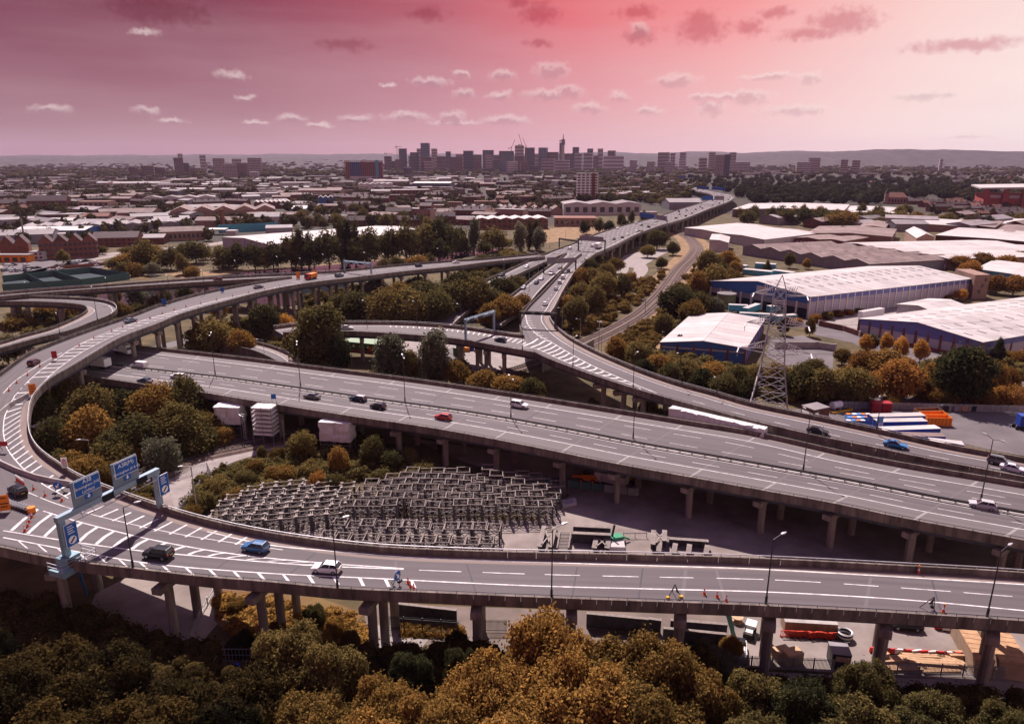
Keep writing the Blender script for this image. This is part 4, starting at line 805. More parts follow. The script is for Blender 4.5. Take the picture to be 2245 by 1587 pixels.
# multi-gabled grey-brown works
t, c, a, b, d = shed('factory', 'grey-brown factory with a row of shallow gables behind the biggest warehouse', (1905, 580), (1629, 541), (2094, 569), 6, 2.2, 'wall_grey', 'roof_brown', 5, 6)
for k in range(6):
    for s_ in np.linspace(0.1, 0.9, 6):
        p = c + (a - c) * ((k + 0.25) / 6) + (b - c) * s_; MB('roof_white').beam((p.x, p.y, 7.42), (p.x + 3.2, p.y - 1.2, 7.1), 0.9, 0.06).build('rooflight', t, True)
    p0, m_, p1 = c.lerp(a, k / 6), c.lerp(a, (k + 0.5) / 6), c.lerp(a, (k + 1) / 6)
    for q0, q1, z0, z1 in ((p0, m_, 6.3, 8.5), (m_, p1, 8.5, 6.3)): MB('wall_white').beam((q0.x, q0.y - 0.6, z0), (q1.x, q1.y - 0.6, z1), 0.5, 0.35).build('verge_board', t, True)
t, c, a, b, d = shed('warehouse', 'long flat white-roofed depot with loading doors behind the gabled factory', (2080, 568), (1848, 533), (2420, 560), 7, 1.0, 'brick_pale', 'roof_white', 8, 3)
u, nn = bays(t, a, c, 22, 7, 'brick', 'wall_white', 0.3, 3.6, 1.4, 0.2, 'loading_door', 6.5)
t, c, a, b, d = shed('warehouse', 'long pale flat-roofed depot beside the railway curve', (1676, 526), (1501, 500), (1795, 512), 7, 0.8, 'wall_white', 'roof_white', 8, 2)
t, c, a, b, d = shed('warehouse', 'low brown-roofed shed with dark loading doors behind the gabled factory', (1850, 530), (1745, 522), (1935, 516), 6, 1, 'brick', 'roof_brown', 4, 2)
u, nn = bays(t, a, c, 12, 6, 'brick', 'wall_white', 0.3, 4, 1.5, 0.2, 'loading_door')
t, c, a, b, d = shed('warehouse', 'white-roofed shed with grey doors beyond the trees right of the expressway', (1851, 462), (1607, 459), (1862, 449), 9, 1.5, 'wall_grey', 'roof_white', 8)
u, nn = bays(t, a, c, 6, 9, 'wall_white', 'wall_grey', 0.2, 7, 1.2, 0.2)
for lab, C, A, B, h, ri, w, rf in (('pale flat shed right of the grey-doored shed', (1995, 470), (1855, 466), (1962, 455), 7, 0.8, 'brick_pale', 'roof_white'), ('long brown-roofed shed behind a round tree', (1955, 520), (1770, 512), (1965, 503), 7, 1.6, 'brick_pale', 'roof_brown'),
        ('shed with dark gable among the pale roofs', (2048, 520), (2010, 523), (2020, 504), 8, 3, 'brick_pale', 'roof_white'), ('low pale shed with rooftop plant at the far right', (2300, 535), (2052, 516), (2330, 515), 6, 0.5, 'brick', 'roof_white'),
        ('white two-storey office beside the railway', (1597, 533), (1556, 526), (1600, 520), 8, 0.8, 'wall_white', 'roof_white'), ('teal-walled shed under orange trees at right edge', (2300, 625), (2140, 590), (2330, 600), 6, 1.4, 'wall_teal', 'roof_white'),
        ('low white annexe between the two warehouses', (2060, 690), (1968, 668), (2130, 676), 4.0, 1.6, 'wall_white', 'roof_white'), ('brown flat shed among the far right roofs', (2240, 512), (2180, 508), (2260, 497), 6, 0.8, 'brick', 'roof_brown'),
        ('long pink-brown shed below the terraces', (2180, 500), (2080, 492), (2200, 486), 6, 1.0, 'brick', 'roof_brown'), ('white barrel-roofed pair at the right edge', (2330, 495), (2185, 492), (2340, 480), 5, 2.0, 'wall_white', 'roof_white'), ('low brown shed beside the dark round trees', (1940, 500), (1885, 497), (1950, 488), 6, 1.2, 'brick_pale', 'roof_brown'), ('pale shed with long rooflights at far right', (2120, 497), (1935, 490), (2140, 485), 6, 0.8, 'brick_pale', 'roof_white')):
    shed('warehouse', lab, C, A, B, h, ri, w, rf, 3)
# curved-roof distribution shed beyond the river
t, c, a, b, d = shed('warehouse', 'large pale distribution shed with shallow roof beyond the river at left', (590, 537), (488, 521), (935, 508), 9, 2.0, 'wall_lilac', 'roof_white', 12)
u, nn = bays(t, a, c, 4, 9, 'wall_blue', 'wall_lilac', 0.3, 8.6, 0.8, 0.2); bays(t, c, b, 14, 9, 'wall_violet', 'wall_lilac', 0.3, 8.6, 0.5, 0.2)

# ------------------------------------------------------------------ town buildings facing the camera, from their image columns
def block(name, x0, x1, yt, yb, depth, wall, roof, where, phrase, cat='building', rise=0.0, win=None, dist=None, ridge='x', rot=None, group=None, chim=0, wm='window_dark', sub=1, storey=3.0):
    xc = (x0 + x1) / 2
    if dist is None: base = P(xc, yb, 0)
    else: base = at_dist(xc, yb, dist); base.z = 0
    f = base.y * math.cos(PITCH) + 69 * math.sin(PITCH); w = (x1 - x0) / FPX * f; h = max(2.5, top_z(base, yt))
    rz = math.atan2(-base.x, base.y) * 0.6 + (RNG.uniform(-0.25, 0.25) if rot is None else rot)
    t = thing(name, None, None, (base.x, base.y, 0), rz); later(t, phrase, where, cat, group)
    mb = MB(wall); hw = w / 2; mb.box(-hw, 0, -0.3, hw, depth, h)
    if rise and ridge == 'x': mb.add([(-hw, 0, h), (-hw, depth, h), (-hw, depth / 2, h + rise), (hw, 0, h), (hw, depth, h), (hw, depth / 2, h + rise)], [(0, 1, 2), (3, 5, 4)])
    mb.build('wall', t)
    if rise and ridge == 'x':
        for sgn in (0, 1):
            y0 = -0.4 if sgn == 0 else depth + 0.4; MB(roof).add([(-hw - .3, y0, h - .1), (hw + .3, y0, h - .1), (hw + .3, depth / 2, h + rise + .1), (-hw - .3, depth / 2, h + rise + .1), (-hw - .3, y0, h + .2), (hw + .3, y0, h + .2), (hw + .3, depth / 2, h + rise + .4), (-hw - .3, depth / 2, h + rise + .4)],
                [(0, 3, 2, 1), (4, 5, 6, 7), (0, 1, 5, 4), (1, 2, 6, 5), (2, 3, 7, 6), (3, 0, 4, 7)]).build('roof', t)
    elif rise:
        n = sub; g = w / n
        for k in range(n):
            xa = -hw + g * k; xm = xa + g / 2; xb = xa + g
            MB(wall).add([(xa, 0, h), (xb, 0, h), (xm, 0, h + rise), (xa, depth, h), (xb, depth, h), (xm, depth, h + rise)], [(0, 1, 2), (3, 5, 4), (0, 3, 4, 1)]).build('gable_wall', t)
            MB(roof).add([(xa, -.4, h), (xm, -.4, h + rise), (xm, depth + .4, h + rise), (xa, depth + .4, h), (xb, -.4, h), (xb, depth + .4, h), (xa, -.4, h + .3), (xm, -.4, h + rise + .3), (xm, depth + .4, h + rise + .3), (xa, depth + .4, h + .3), (xb, -.4, h + .3), (xb, depth + .4, h + .3)],
                [(6, 7, 8, 9), (7, 10, 11, 8), (0, 3, 2, 1), (1, 2, 5, 4), (0, 1, 7, 6), (1, 4, 10, 7), (3, 9, 8, 2), (2, 8, 11, 5), (0, 6, 9, 3), (4, 5, 11, 10)]).build('roof', t)
    else:
        mb = MB(roof); mb.box(-hw - .3, -.3, h, hw + .3, depth + .3, h + max(0.4, h * 0.02)); mb.build('roof', t)
    if win:
        nx, nz = win; cw = w / nx; ch = (h - 0.8) / nz
        if nx * nz <= 24:
            me = MB(wm).box(-cw * .27, -.12, 0, cw * .27, .1, ch * .5).mesh('window')
            for i in range(nx):
                for k in range(nz): put('window', me, t, (-hw + cw * (i + .5), 0, .8 + ch * (k + .22)))
        else:
            mb = MB(wm)
            for k in range(nz):
                z = .8 + ch * (k + .25)
                for i in range(nx): mb.box(-hw + cw * (i + .18), -.25, z, -hw + cw * (i + .82), .2, z + ch * .52)
                n2 = max(2, int(nx * depth / w))
                for i in range(n2): 
                    y0, y1 = depth * (i + .2) / n2, depth * (i + .8) / n2
                    mb.box(-hw - .25, y0, z, -hw + .2, y1, z + ch * .52); mb.box(hw - .2, y0, z, hw + .25, y1, z + ch * .52)
            tag(mb.build('window_grid', t), kind='stuff')
    for k in range(chim):
        x = -hw + w * (k + .5) / chim; MB('brick').box(x - .5, depth / 2 - .4, h + rise * .7, x + .5, depth / 2 + .4, h + rise + 1.6).build('chimney', t)
    return t
ST = {'blue': ('wall_blue', 'roof_white', 'blue-walled shed with white roof'), 'gshed': ('wall_grey', 'roof_grey', 'grey shed'), 'wshed': ('wall_white', 'roof_town', 'white shed'), 'brick': ('brick', 'slate', 'brick building with slate roof'), 'bshed': ('brick', 'roof_grey', 'brick shed with grey roof'),
      'brown': ('brick_pale', 'roof_brown', 'pale brick works with brown roof'), 'teal': ('wall_teal', 'roof_white', 'teal shed'), 'tan': ('brick_pale', 'tile_red', 'tan brick building'), 'wroof': ('brick', 'roof_white', 'brick works with white roof'), 'dark': ('tower_dark', 'roof_white', 'dark-walled shed with white roof')}
W1 = 'in the left industrial district'; W2 = 'in the middle distance below the skyline'; W3 = 'among the brick terraces beyond the poplars'
for (x0, x1, yt, yb, st, dp, ri, win, rg, sub, wh) in [
    (33, 184, 506, 520, 'blue', 34, 2.0, None, 'x', 1, W1), (-30, 107, 516, 536, 'gshed', 30, 3, None, 'x', 1, W1), (105, 150, 514, 528, 'wshed', 12, 0, (6, 2), 'x', 1, W1), (70, 374, 494, 507, 'gshed', 40, 1.5, None, 'y', 12, W1), (107, 195, 484, 495, 'teal', 20, 2, None, 'x', 1, W1),
    (184, 237, 475, 488, 'tan', 15, 3, (5, 2), 'x', 1, W1), (99, 208, 531, 566, 'brick', 12, 5, (12, 3), 'y', 4, W1), (208, 300, 522, 541, 'brick', 16, 4, (8, 2), 'x', 1, W1), (302, 358, 522, 536, 'bshed', 18, 2, None, 'x', 1, W1), (355, 446, 508, 528, 'brown', 22, 3, (10, 1), 'x', 1, W1),
    (393, 454, 457, 468, 'wshed', 26, 2, None, 'x', 1, W1), (323, 467, 434, 446, 'wshed', 30, 3, (8, 1), 'y', 4, W1), (347, 400, 405, 418, 'wshed', 25, 0, (8, 2), 'x', 1, W1), (254, 347, 402, 411, 'wshed', 40, 3, None, 'x', 1, W1), (246, 342, 454, 465, 'wshed', 14, 0, (12, 2), 'x', 1, W1),
    (176, 238, 443, 465, 'tan', 25, 0, (6, 2), 'x', 1, W1), (259, 334, 467, 483, 'brown', 30, 4, None, 'x', 1, W1), (64, 144, 441, 459, 'brick', 16, 7, (8, 2), 'x', 1, W1), (5, 64, 446, 458, 'brick', 14, 5, (8, 2), 'x', 1, W1), (93, 171, 471, 485, 'bshed', 22, 0, (8, 2), 'x', 1, W1), (385, 600, 462, 479, 'brown', 50, 5, None, 'y', 5, W1),
    (67, 95, 553, 571, 'wshed', 8, 0, (3, 2), 'x', 1, W1), (486, 540, 481, 492, 'wshed', 20, 1, None, 'x', 1, W1), (430, 520, 484, 497, 'brown', 20, 3, None, 'x', 1, W1), (560, 612, 476, 492, 'wshed', 20, 4, None, 'x', 1, W1), (7, 60, 536, 556, 'brick', 14, 6, None, 'y', 2, W1), (585, 640, 520 - 20, 510, 'gshed', 14, 2, None, 'x', 1, W1),
    (613, 678, 401, 414, 'wshed', 40, 0, None, 'x', 1, W2), (653, 747, 418, 431, 'brown', 35, 3, None, 'x', 1, W2), (560, 635, 444, 458, 'wroof', 30, 2, (10, 1), 'y', 8, W2), (699, 731, 434, 447, 'blue', 18, 3, None, 'y', 3, W2), (640, 672, 458, 468, 'teal', 18, 3, None, 'x', 1, W2), (787, 862, 404, 418, 'wshed', 45, 2, None, 'y', 6, W2),
    (816, 894, 397, 406, 'wshed', 50, 2, None, 'x', 1, W2), (904, 987, 402, 418, 'dark', 60, 2, None, 'x', 1, W2), (814, 867, 419, 428, 'wshed', 30, 2, None, 'x', 1, W2), (862, 945, 417, 434, 'bshed', 35, 0, (10, 2), 'x', 1, W2), (856, 910, 428, 442, 'brick', 18, 0, (8, 2), 'x', 1, W2),
    (846, 902, 464, 483, 'brick', 10, 4, (9, 2), 'x', 1, W3), (843, 923, 483, 496, 'brick', 10, 4, (12, 2), 'x', 1, W3), (920, 946, 452, 483, 'brick', 12, 3, (4, 4), 'x', 1, W3), (955, 998, 475, 493, 'brick', 10, 4, (7, 2), 'x', 1, W3), (731, 800, 484, 499, 'brick', 10, 4, (10, 2), 'x', 1, W3), (675, 720, 483, 496, 'brick', 10, 4, (7, 2), 'x', 1, W3),
    (979, 1011, 444, 459, 'tan', 12, 0, (6, 3), 'x', 1, W3), (1014, 1052, 432, 446, 'brick', 16, 0, (6, 3), 'x', 1, W3), (1041, 1089, 442, 459, 'tan', 14, 0, (8, 3), 'x', 1, W3), (1124, 1170, 431, 446, 'tan', 14, 0, (7, 3), 'x', 1, W3), (1012, 1134, 457, 467, 'gshed', 35, 3, None, 'y', 6, W3),
    (1044, 1202, 481, 503, 'wroof', 30, 1.6, (14, 2), 'y', 6, W3), (1215, 1306, 479, 497, 'tan', 28, 0, (8, 1), 'x', 1, W3), (1100, 1234, 460, 472, 'brown', 30, 4, None, 'y', 6, W3), (1236, 1405, 448, 472, 'wshed', 45, 2.5, (9, 1), 'y', 3, W3), (1466, 1541, 444, 460, 'gshed', 40, 4, None, 'x', 1, W3), (1126, 1158, 433, 446, 'bshed', 12, 0, (5, 2), 'x', 1, W3), (1385, 1400, 411, 424, 'bshed', 20, 0, None, 'x', 1, W3),
    (1405, 1440, 466, 476, 'wshed', 14, 0, None, 'x', 1, W3), (980, 1040, 480, 492, 'wshed', 14, 2, None, 'x', 1, W3)]:
    w_, r_, ph = ST[st]; block('shed' if 'shed' in ph else 'brick_building', x0, x1, yt, yb, dp, w_, r_, wh, ph, 'building', ri, win, None, rg, None if sub == 1 else 0.1, 'town buildings', 0, 'window_dark', sub)
t = thing('chimney_stack', 'tall free-standing dark brick chimney stack in the left industrial district', 'chimney', tuple(P(490, 505, 0))); zt = top_z(P(490, 505, 0), 462); mb = MB('brick'); mb.cyl((0, 0, 0), (0, 0, zt), 2.4, 2.0, 8); mb.build('shaft', t); MB('brick').cyl((0, 0, zt), (0, 0, zt + 1.2), 2.6, 2.6, 8).build('cap', t)
t = thing('chimney_stack', 'slim pale flue standing by the blue shed at far left', 'chimney', tuple(P(56, 536, 0))); MB('wall_grey').cyl((0, 0, 0), (0, 0, 22), .7, .6, 8).build('shaft', t); MB('dark_steel').cyl((0, 0, 22), (0, 0, 26), .75, .7, 8).build('cap', t)
# petrol station canopy, blue hoarding
t = thing('petrol_station', 'petrol station with white and red canopy beside the town road', 'petrol station', tuple(P(462, 516, 0)))
MB('plastic_white').box(-12, 0, 4.6, 12, 12, 5.4).build('canopy', t); MB('plastic_red').box(-12.1, -.12, 4.7, 12.1, 0, 5.3).build('canopy_trim', t); MB('wall_white').box(13, 2, 0, 22, 10, 4).build('shop', t); MB('sign_blue').box(-17, -1, 0, -14.5, 0, 6).build('price_sign', t)
for x in (-9, 0, 9): MB('wall_white').box(x - .3, 5, 0, x + .3, 6, 4.6).build('post', t)
t = thing('hoarding', 'long bright blue hoarding along the town road', 'fence', tuple(P(546, 508, 0)), 0.5)
for k in range(9): MB('wall_teal').box(-27 + k * 6, 0, 0, -21.1 + k * 6, .3, 7.5).build('hoarding_panel', t)
t = thing('tool_hire_store', 'orange plant hire store at the far left edge', 'shop', tuple(P(25, 575, 0))); MB('orange').box(-12, 0, 0, 12, 6, 4.6).build('wall', t); MB('roof_grey').box(-12.4, -.4, 4.6, 12.4, 6.4, 5.1).build('roof', t)
for k in range(4): MB('window_dark').box(-10 + k * 5.5, -.1, .5, -6.5 + k * 5.5, 0.1, 3.2).build('shutter', t)
# white tower block in the middle distance
t = block('tower_block', 1264, 1310, 381, 441, 16, 'plastic_white', 'wall_grey', 'standing alone in the middle distance', 'white high-rise block of flats with brick stair shaft', 'tower block', 0, (5, 10), None, 'x', 0.05)
b_ = P(1287, 441, 0); h_ = top_z(b_, 381); f_ = b_.y * math.cos(PITCH) + 69 * math.sin(PITCH); w_ = 46 / FPX * f_
MB('brick').box(w_ * .20, -.5, 0, w_ * .36, -0.3, h_ + 1).build('stair_shaft', t); MB('wall_grey').box(-3, 5, h_ + 1.4, 4, 11, h_ + 4).build('lift_room', t)

# city skyline
TS = {'c': ('tower_concrete', 'pale concrete tower'), 'b': ('tower_brick', 'red-brown tower block'), 'd': ('tower_dark', 'dark office tower'), 'g': ('tower_glass', 'blue glass tower'), 'w': ('wall_white', 'white slab block')}
WL = 'left of the city centre'; WC = 'on the city skyline'; WR = 'right of the city centre'
for (x0, x1, yt, yb, st, wh) in [(386, 417, 347, 389, 'b', WL), (286, 316, 368, 392, 'b', WL), (315, 337, 364, 384, 'b', WL), (342, 373, 368, 388, 'b', WL), (417, 430, 369, 384, 'b', WL), (392, 401, 338, 352, 'c', WL), (439, 451, 341, 355, 'c', WL), (469, 492, 348, 373, 'c', WL), (491, 518, 361, 388, 'c', WL), (520, 542, 359, 388, 'b', WL), (510, 529, 349, 362, 'c', WL), (545, 572, 347, 372, 'c', WL), (548, 566, 377, 397, 'w', WL),
    (878, 893, 327, 357, 'd', WC), (902, 918, 329, 352, 'd', WC), (923, 941, 315, 352, 'g', WC), (914, 924, 327, 348, 'c', WC), (946, 958, 327, 348, 'c', WC), (977, 987, 328, 345, 'd', WC), (895, 923, 340, 357, 'c', WC), (1016, 1056, 328, 355, 'd', WC), (1058, 1081, 329, 348, 'd', WC), (1065, 1100, 337, 358, 'c', WC), (1098, 1150, 329, 370, 'd', WC), (1129, 1148, 320, 340, 'c', WC), (1113, 1136, 355, 372, 'w', WC), (843, 880, 338, 360, 'b', WC), (886, 930, 364, 381, 'd', WC), (923, 946, 344, 364, 'b', WC), (987, 1014, 343, 367, 'b', WC), (1040, 1081, 352, 372, 'b', WC),
    (1151, 1172, 325, 358, 'd', WC), (1180, 1198, 325, 351, 'g', WC), (1226, 1230, 315, 338, 'd', WC), (1255, 1268, 324, 340, 'd', WC), (1288, 1300, 327, 343, 'd', WC), (1312, 1322, 327, 343, 'c', WC), (1332, 1347, 328, 343, 'b', WC), (1259, 1275, 337, 352, 'w', WC), (1279, 1298, 336, 352, 'w', WC), (1198, 1223, 329, 354, 'b', WC), (1215, 1247, 352, 364, 'w', WC), (1323, 1367, 343, 353, 'w', WC), (958, 977, 340, 356, 'b', WC), (1084, 1098, 340, 352, 'b', WC), (1236, 1256, 333, 350, 'b', WC), (1172, 1182, 336, 352, 'c', WC), (866, 878, 344, 356, 'b', WC), (1000, 1016, 336, 350, 'c', WC), (1300, 1312, 338, 350, 'b', WC), (930, 950, 352, 366, 'c', WC), (1142, 1180, 352, 366, 'b', WC), (1186, 1214, 346, 362, 'c', WC),
    (1442, 1466, 335, 350, 'c', WR), (1470, 1480, 336, 350, 'c', WR), (1490, 1502, 335, 350, 'c', WR), (1380, 1395, 352, 374, 'w', WR), (1418, 1434, 355, 372, 'w', WR), (1457, 1474, 356, 374, 'w', WR), (1489, 1502, 348, 362, 'w', WR), (1554, 1567, 335, 360, 'c', WR), (1566, 1586, 341, 385, 'c', WR), (1586, 1598, 340, 384, 'd', WR), (1600, 1613, 335, 355, 'c', WR), (1598, 1642, 356, 376, 'w', WR), (1533, 1549, 347, 363, 'c', WR),
    (1747, 1777, 356, 375, 'w', WR), (1773, 1796, 347, 372, 'c', WR), (1843, 1857, 351, 368, 'c', WR), (1868, 1883, 352, 368, 'c', WR), (2060, 2066, 349, 362, 'w', WR)]:
    m_, ph = TS[st]; dist = 2600 if yb > 378 else (3100 if yb > 362 else (3600 if yb > 350 else 4100)); dist += RNG.uniform(-120, 120)
    w_ = (x1 - x0) / FPX * dist
    if wh == WC and yt >= 328 and st in 'dbc': yt += RNG.uniform(1, 7)
    if x1 - x0 > 28 and st != 'w':
        xm = x0 + (x1 - x0) * RNG.uniform(.35, .65); q_ = (x1 - x0) / 1; block('tower_block', xm, x1, yt + RNG.uniform(7, 14), yb, 18, TS['b' if st == 'd' else 'd'][0], m_, wh, TS['b' if st == 'd' else 'd'][1], 'tower', 0, (5, max(4, int((yb - yt) * .3))), dist + 40, 'x', RNG.uniform(-.3, .3), 'city towers'); x1 = xm - 1.5; w_ = (x1 - x0) / FPX * dist
    t = block('tower_block', x0, x1, yt, yb, min(30, max(16, w_ * .8)), m_, m_, wh, ph, 'tower', 0, (max(3, int(w_ / 5)), max(4, int((yb - yt) * 0.36))), dist, 'x', RNG.uniform(-0.35, 0.35), 'city towers', 0, 'window_dark' if st != 'g' else 'tower_dark')
# telecom tower
dist = 3700; b_ = at_dist(1234, 350, dist); b_.z = 0
t = thing('telecom_tower', 'tallest slim telecom tower with antenna mast on the city skyline', 'tower', tuple(b_)); zt = top_z(b_, 294); z1 = top_z(b_, 318); z2 = top_z(b_, 306)
MB('tower_concrete').cyl((0, 0, 0), (0, 0, z1), 7.5, 7, 12).build('shaft', t); MB('tower_dark').cyl((0, 0, z1), (0, 0, z2), 9.5, 8.5, 12).build('aerial_gallery', t); MB('tower_dark').cyl((0, 0, z2), (0, 0, zt), 3.0, 1.0, 8).build('mast', t)
for k in range(5): z = z1 + (z2 - z1) * (k + .2) / 5; MB('wall_grey').cyl((0, 0, z), (0, 0, z + 1.6), 10.5, 10.5, 12).build('gallery_deck', t)
def crane(px, ytop, ybase, jib, luff, lab, dist=3500):
    b = at_dist(px, ybase, dist); b.z = 0; t = thing('tower_crane', lab, 'crane', tuple(b), 0.2); zt = top_z(b, ytop); L = jib / FPX * dist
    mb = MB('rust'); 
    for x in (-1.2, 1.2):
        for y in (-1.2, 1.2): mb.beam((x, y, 0), (x, y, zt), .7)
    for k in range(int(zt / 8)): mb.beam((-1.2, -1.2, k * 8), (1.2, -1.2, k * 8 + 8), .5)
    mb.build('mast', t)
    e = (L * math.cos(luff), 0, zt + L * math.sin(luff)); mb = MB('rust'); mb.beam((0, -1, zt), e, 1.1, 1.8); mb.build('jib', t)
    MB('rust').beam((0, 0, zt), (-L * .3, 0, zt + .5), 1.2, 1.8).build('counter_jib', t); MB('concrete_brown').box(-L * .3 - 2, -1.5, zt - 4, -L * .3 + 3, 1.5, zt).build('counterweight', t); MB('rust').beam((0, 0, zt), (0, 0, zt + 8), 1).build('apex', t)
crane(871, 322, 352, 10, 0.0, 'flat-topped tower crane left of the glass tower'); crane(848, 337, 356, 14, 0.0, 'lower flat tower crane at left end of the skyline'); crane(1144, 317, 345, 22, 1.9, 'left luffing crane with tall raised jib above the dark towers'); crane(1154, 323, 345, 20, 2.0, 'right luffing crane beside the dark towers'); crane(1121, 325, 350, 18, 1.15, 'luffing crane with jib raised to the right on the skyline'); crane(1228, 309, 340, 5, 0.0, 'small tower crane close beside the telecom tower')
# red and blue framed building under construction
dist = 2300; b_ = at_dist(799, 389, dist); b_.z = 0
t = thing('framed_building', 'unfinished building with red and blue frames and teal lift shaft', 'building', tuple(b_), 0.12); h_ = top_z(b_, 352); w_ = 78 / FPX * dist; hw = w_ / 2
MB('tower_dark').box(-hw + 2, 4, 0, hw - 2, 26, h_ - 4).build('core', t); MB('wall_white').box(-hw + 14, -4, 0, hw - 30, 3, 9).build('podium', t)
for k in range(19):
    x = -hw + w_ * k / 18; blue = 3 <= k <= 7; MB('wall_blue' if blue else 'stand_red').box(x - 1, 0, 0 if not blue else 8, x + 1, 3.5, h_ - (4 if blue else 0)).build('column', t)
for k in range(9):
    z = 8 + (h_ - 10) * k / 8; MB('tower_brick').box(-hw, .6, z, hw, 3, z + 1.3).build('floor_edge', t)
MB('wall_teal').box(hw - 22, -1.5, 0, hw - 13, 6, h_ + 1).build('lift_shaft', t)
# stadium stand and red hall on the right
b_ = P(2215, 460, 0); t = thing('stadium_stand', 'red brick stadium stand with white roof at the right edge', 'stadium', tuple(b_), -0.35); h_ = top_z(b_, 412)
MB('stand_red').box(-34, 0, 0, 60, 45, h_ * .72).build('wall', t); MB('roof_white').add([(-40, -6, h_ * .92), (62, -6, h_ * 1.02), (62, 50, h_ * 1.1), (-40, 50, h_), (-40, -6, h_ * .99), (62, -6, h_ * 1.09), (62, 50, h_ * 1.17), (-40, 50, h_ * 1.07)], [(0, 3, 2, 1), (4, 5, 6, 7), (0, 1, 5, 4), (1, 2, 6, 5), (2, 3, 7, 6), (3, 0, 4, 7)]).build('roof', t)
for k in range(5): MB('stand_red').box(-34 + k * 22, -4, 0, -28 + k * 22, 0, h_ * .9).build('stair_tower', t); MB('wall_white').box(-26 + k * 22, -.4, h_ * .52, -14 + k * 22, 0, h_ * .66).build('sign_panel', t)
b_ = P(1966, 448, 0); t = thing('hall', 'pink stone hall with a corner spire beside the wooded park', 'hall', tuple(b_), -0.2); MB('brick_pale').box(-14, 0, 0, 14, 16, 10).build('wall', t)
MB('tile_red').add([(-14.5, -.5, 10), (14.5, -.5, 10), (9, 8, 17), (-9, 8, 17), (-14.5, 16.5, 10), (14.5, 16.5, 10)], [(0, 1, 2, 3), (1, 5, 2), (5, 4, 3, 2), (4, 0, 3), (0, 4, 5, 1)]).build('roof', t); MB('brick_pale').box(-18, -2, 0, -13, 3, 15).build('turret', t); MB('slate').add([(-18.3, -2.3, 15), (-12.7, -2.3, 15), (-12.7, 3.3, 15), (-18.3, 3.3, 15), (-15.5, .5, 25)], [(0, 1, 4), (1, 2, 4), (2, 3, 4), (3, 0, 4), (3, 2, 1, 0)]).build('spire', t)
for k in range(6): MB('window_dark').box(-12 + k * 4.2, -.15, 3, -10 + k * 4.2, .1, 7).build('window', t)

# ------------------------------------------------------------------ repeated houses and sheds: prototypes copied over the districts
def proto(name, w, d, h, rise, wall, roof, nwin, chim, flat=False):
    t = thing(name, None, None, (0, -4000, -50)); mb = MB(wall).box(-w / 2, -d / 2, -0.3, w / 2, d / 2, h)
    if not flat: mb.add([(-w / 2, -d / 2, h), (-w / 2, d / 2, h), (-w / 2, 0, h + rise), (w / 2, -d / 2, h), (w / 2, d / 2, h), (w / 2, 0, h + rise)], [(0, 1, 2), (3, 5, 4)])
    mb.build('wall', t); x = w / 2 + .3
    if flat: MB(roof).box(-x, -d / 2 - .3, h, x, d / 2 + .3, h + .6).build('roof', t)
    else:
        mb = MB(roof); y = d / 2 + .4; mb.add([(-x, -y, h), (x, -y, h), (x, 0, h + rise), (-x, 0, h + rise), (-x, y, h), (x, y, h), (-x, -y, h + .25), (x, -y, h + .25), (x, 0, h + rise + .25), (-x, 0, h + rise + .25), (-x, y, h + .25), (x, y, h + .25)],
            [(6, 7, 8, 9), (9, 8, 11, 10), (0, 3, 2, 1), (3, 4, 5, 2), (0, 1, 7, 6), (4, 10, 11, 5), (0, 6, 9, 3), (3, 9, 10, 4), (1, 2, 8, 7), (2, 5, 11, 8)]); mb.build('roof', t)
    if nwin:
        mb = MB('window_dark')
        for i in range(nwin):
            for z in (1.0, 3.8) if h > 5 else (1.4,):
                xx = -w / 2 + w * (i + .5) / nwin; mb.box(xx - .6, -d / 2 - .12, z, xx + .6, -d / 2 + .1, z + 1.4); mb.box(xx - .6, d / 2 - .1, z, xx + .6, d / 2 + .12, z + 1.4)
        tag(mb.build('window_row', t), kind='stuff')
    for i in range(chim): xx = -w / 2 + w * (i + .5) / chim; MB('brick').box(xx - .5, -.5, h + rise - 1, xx + .5, .5, h + rise + 1.5).build('chimney', t)
    KIDS[t.name] = list(t.children); return t
PR = {'terrace': (proto('terraced_houses', 40, 9, 6, 3, 'brick', 'slate', 12, 5), 'red brick terrace of houses'), 'semi': (proto('house', 13, 9, 5.6, 3, 'brick_pale', 'tile_red', 4, 1), 'pale brick house with red roof'), 'house': (proto('house', 11, 9, 5.8, 3.2, 'brick', 'tile_red', 3, 1), 'small red brick house'), 'flats': (proto('flats', 30, 11, 9, 0, 'brick_pale', 'roof_grey', 9, 0, True), 'flat-roofed block of flats'),
      'wshed': (proto('shed', 36, 20, 6.5, 2.2, 'wall_grey', 'roof_town', 0, 0), 'pale-roofed industrial shed'), 'gshed': (proto('shed', 32, 18, 6, 2.5, 'wall_grey', 'roof_grey', 0, 0), 'grey industrial shed'), 'bshed': (proto('shed', 28, 16, 6, 2.5, 'brick', 'roof_brown', 6, 0), 'brown-roofed brick workshop'), 'office': (proto('office', 26, 14, 10, 0, 'wall_white', 'roof_town', 7, 0, True), 'white flat-roofed office')}
FIRST = set(); TOWN_PTS = []
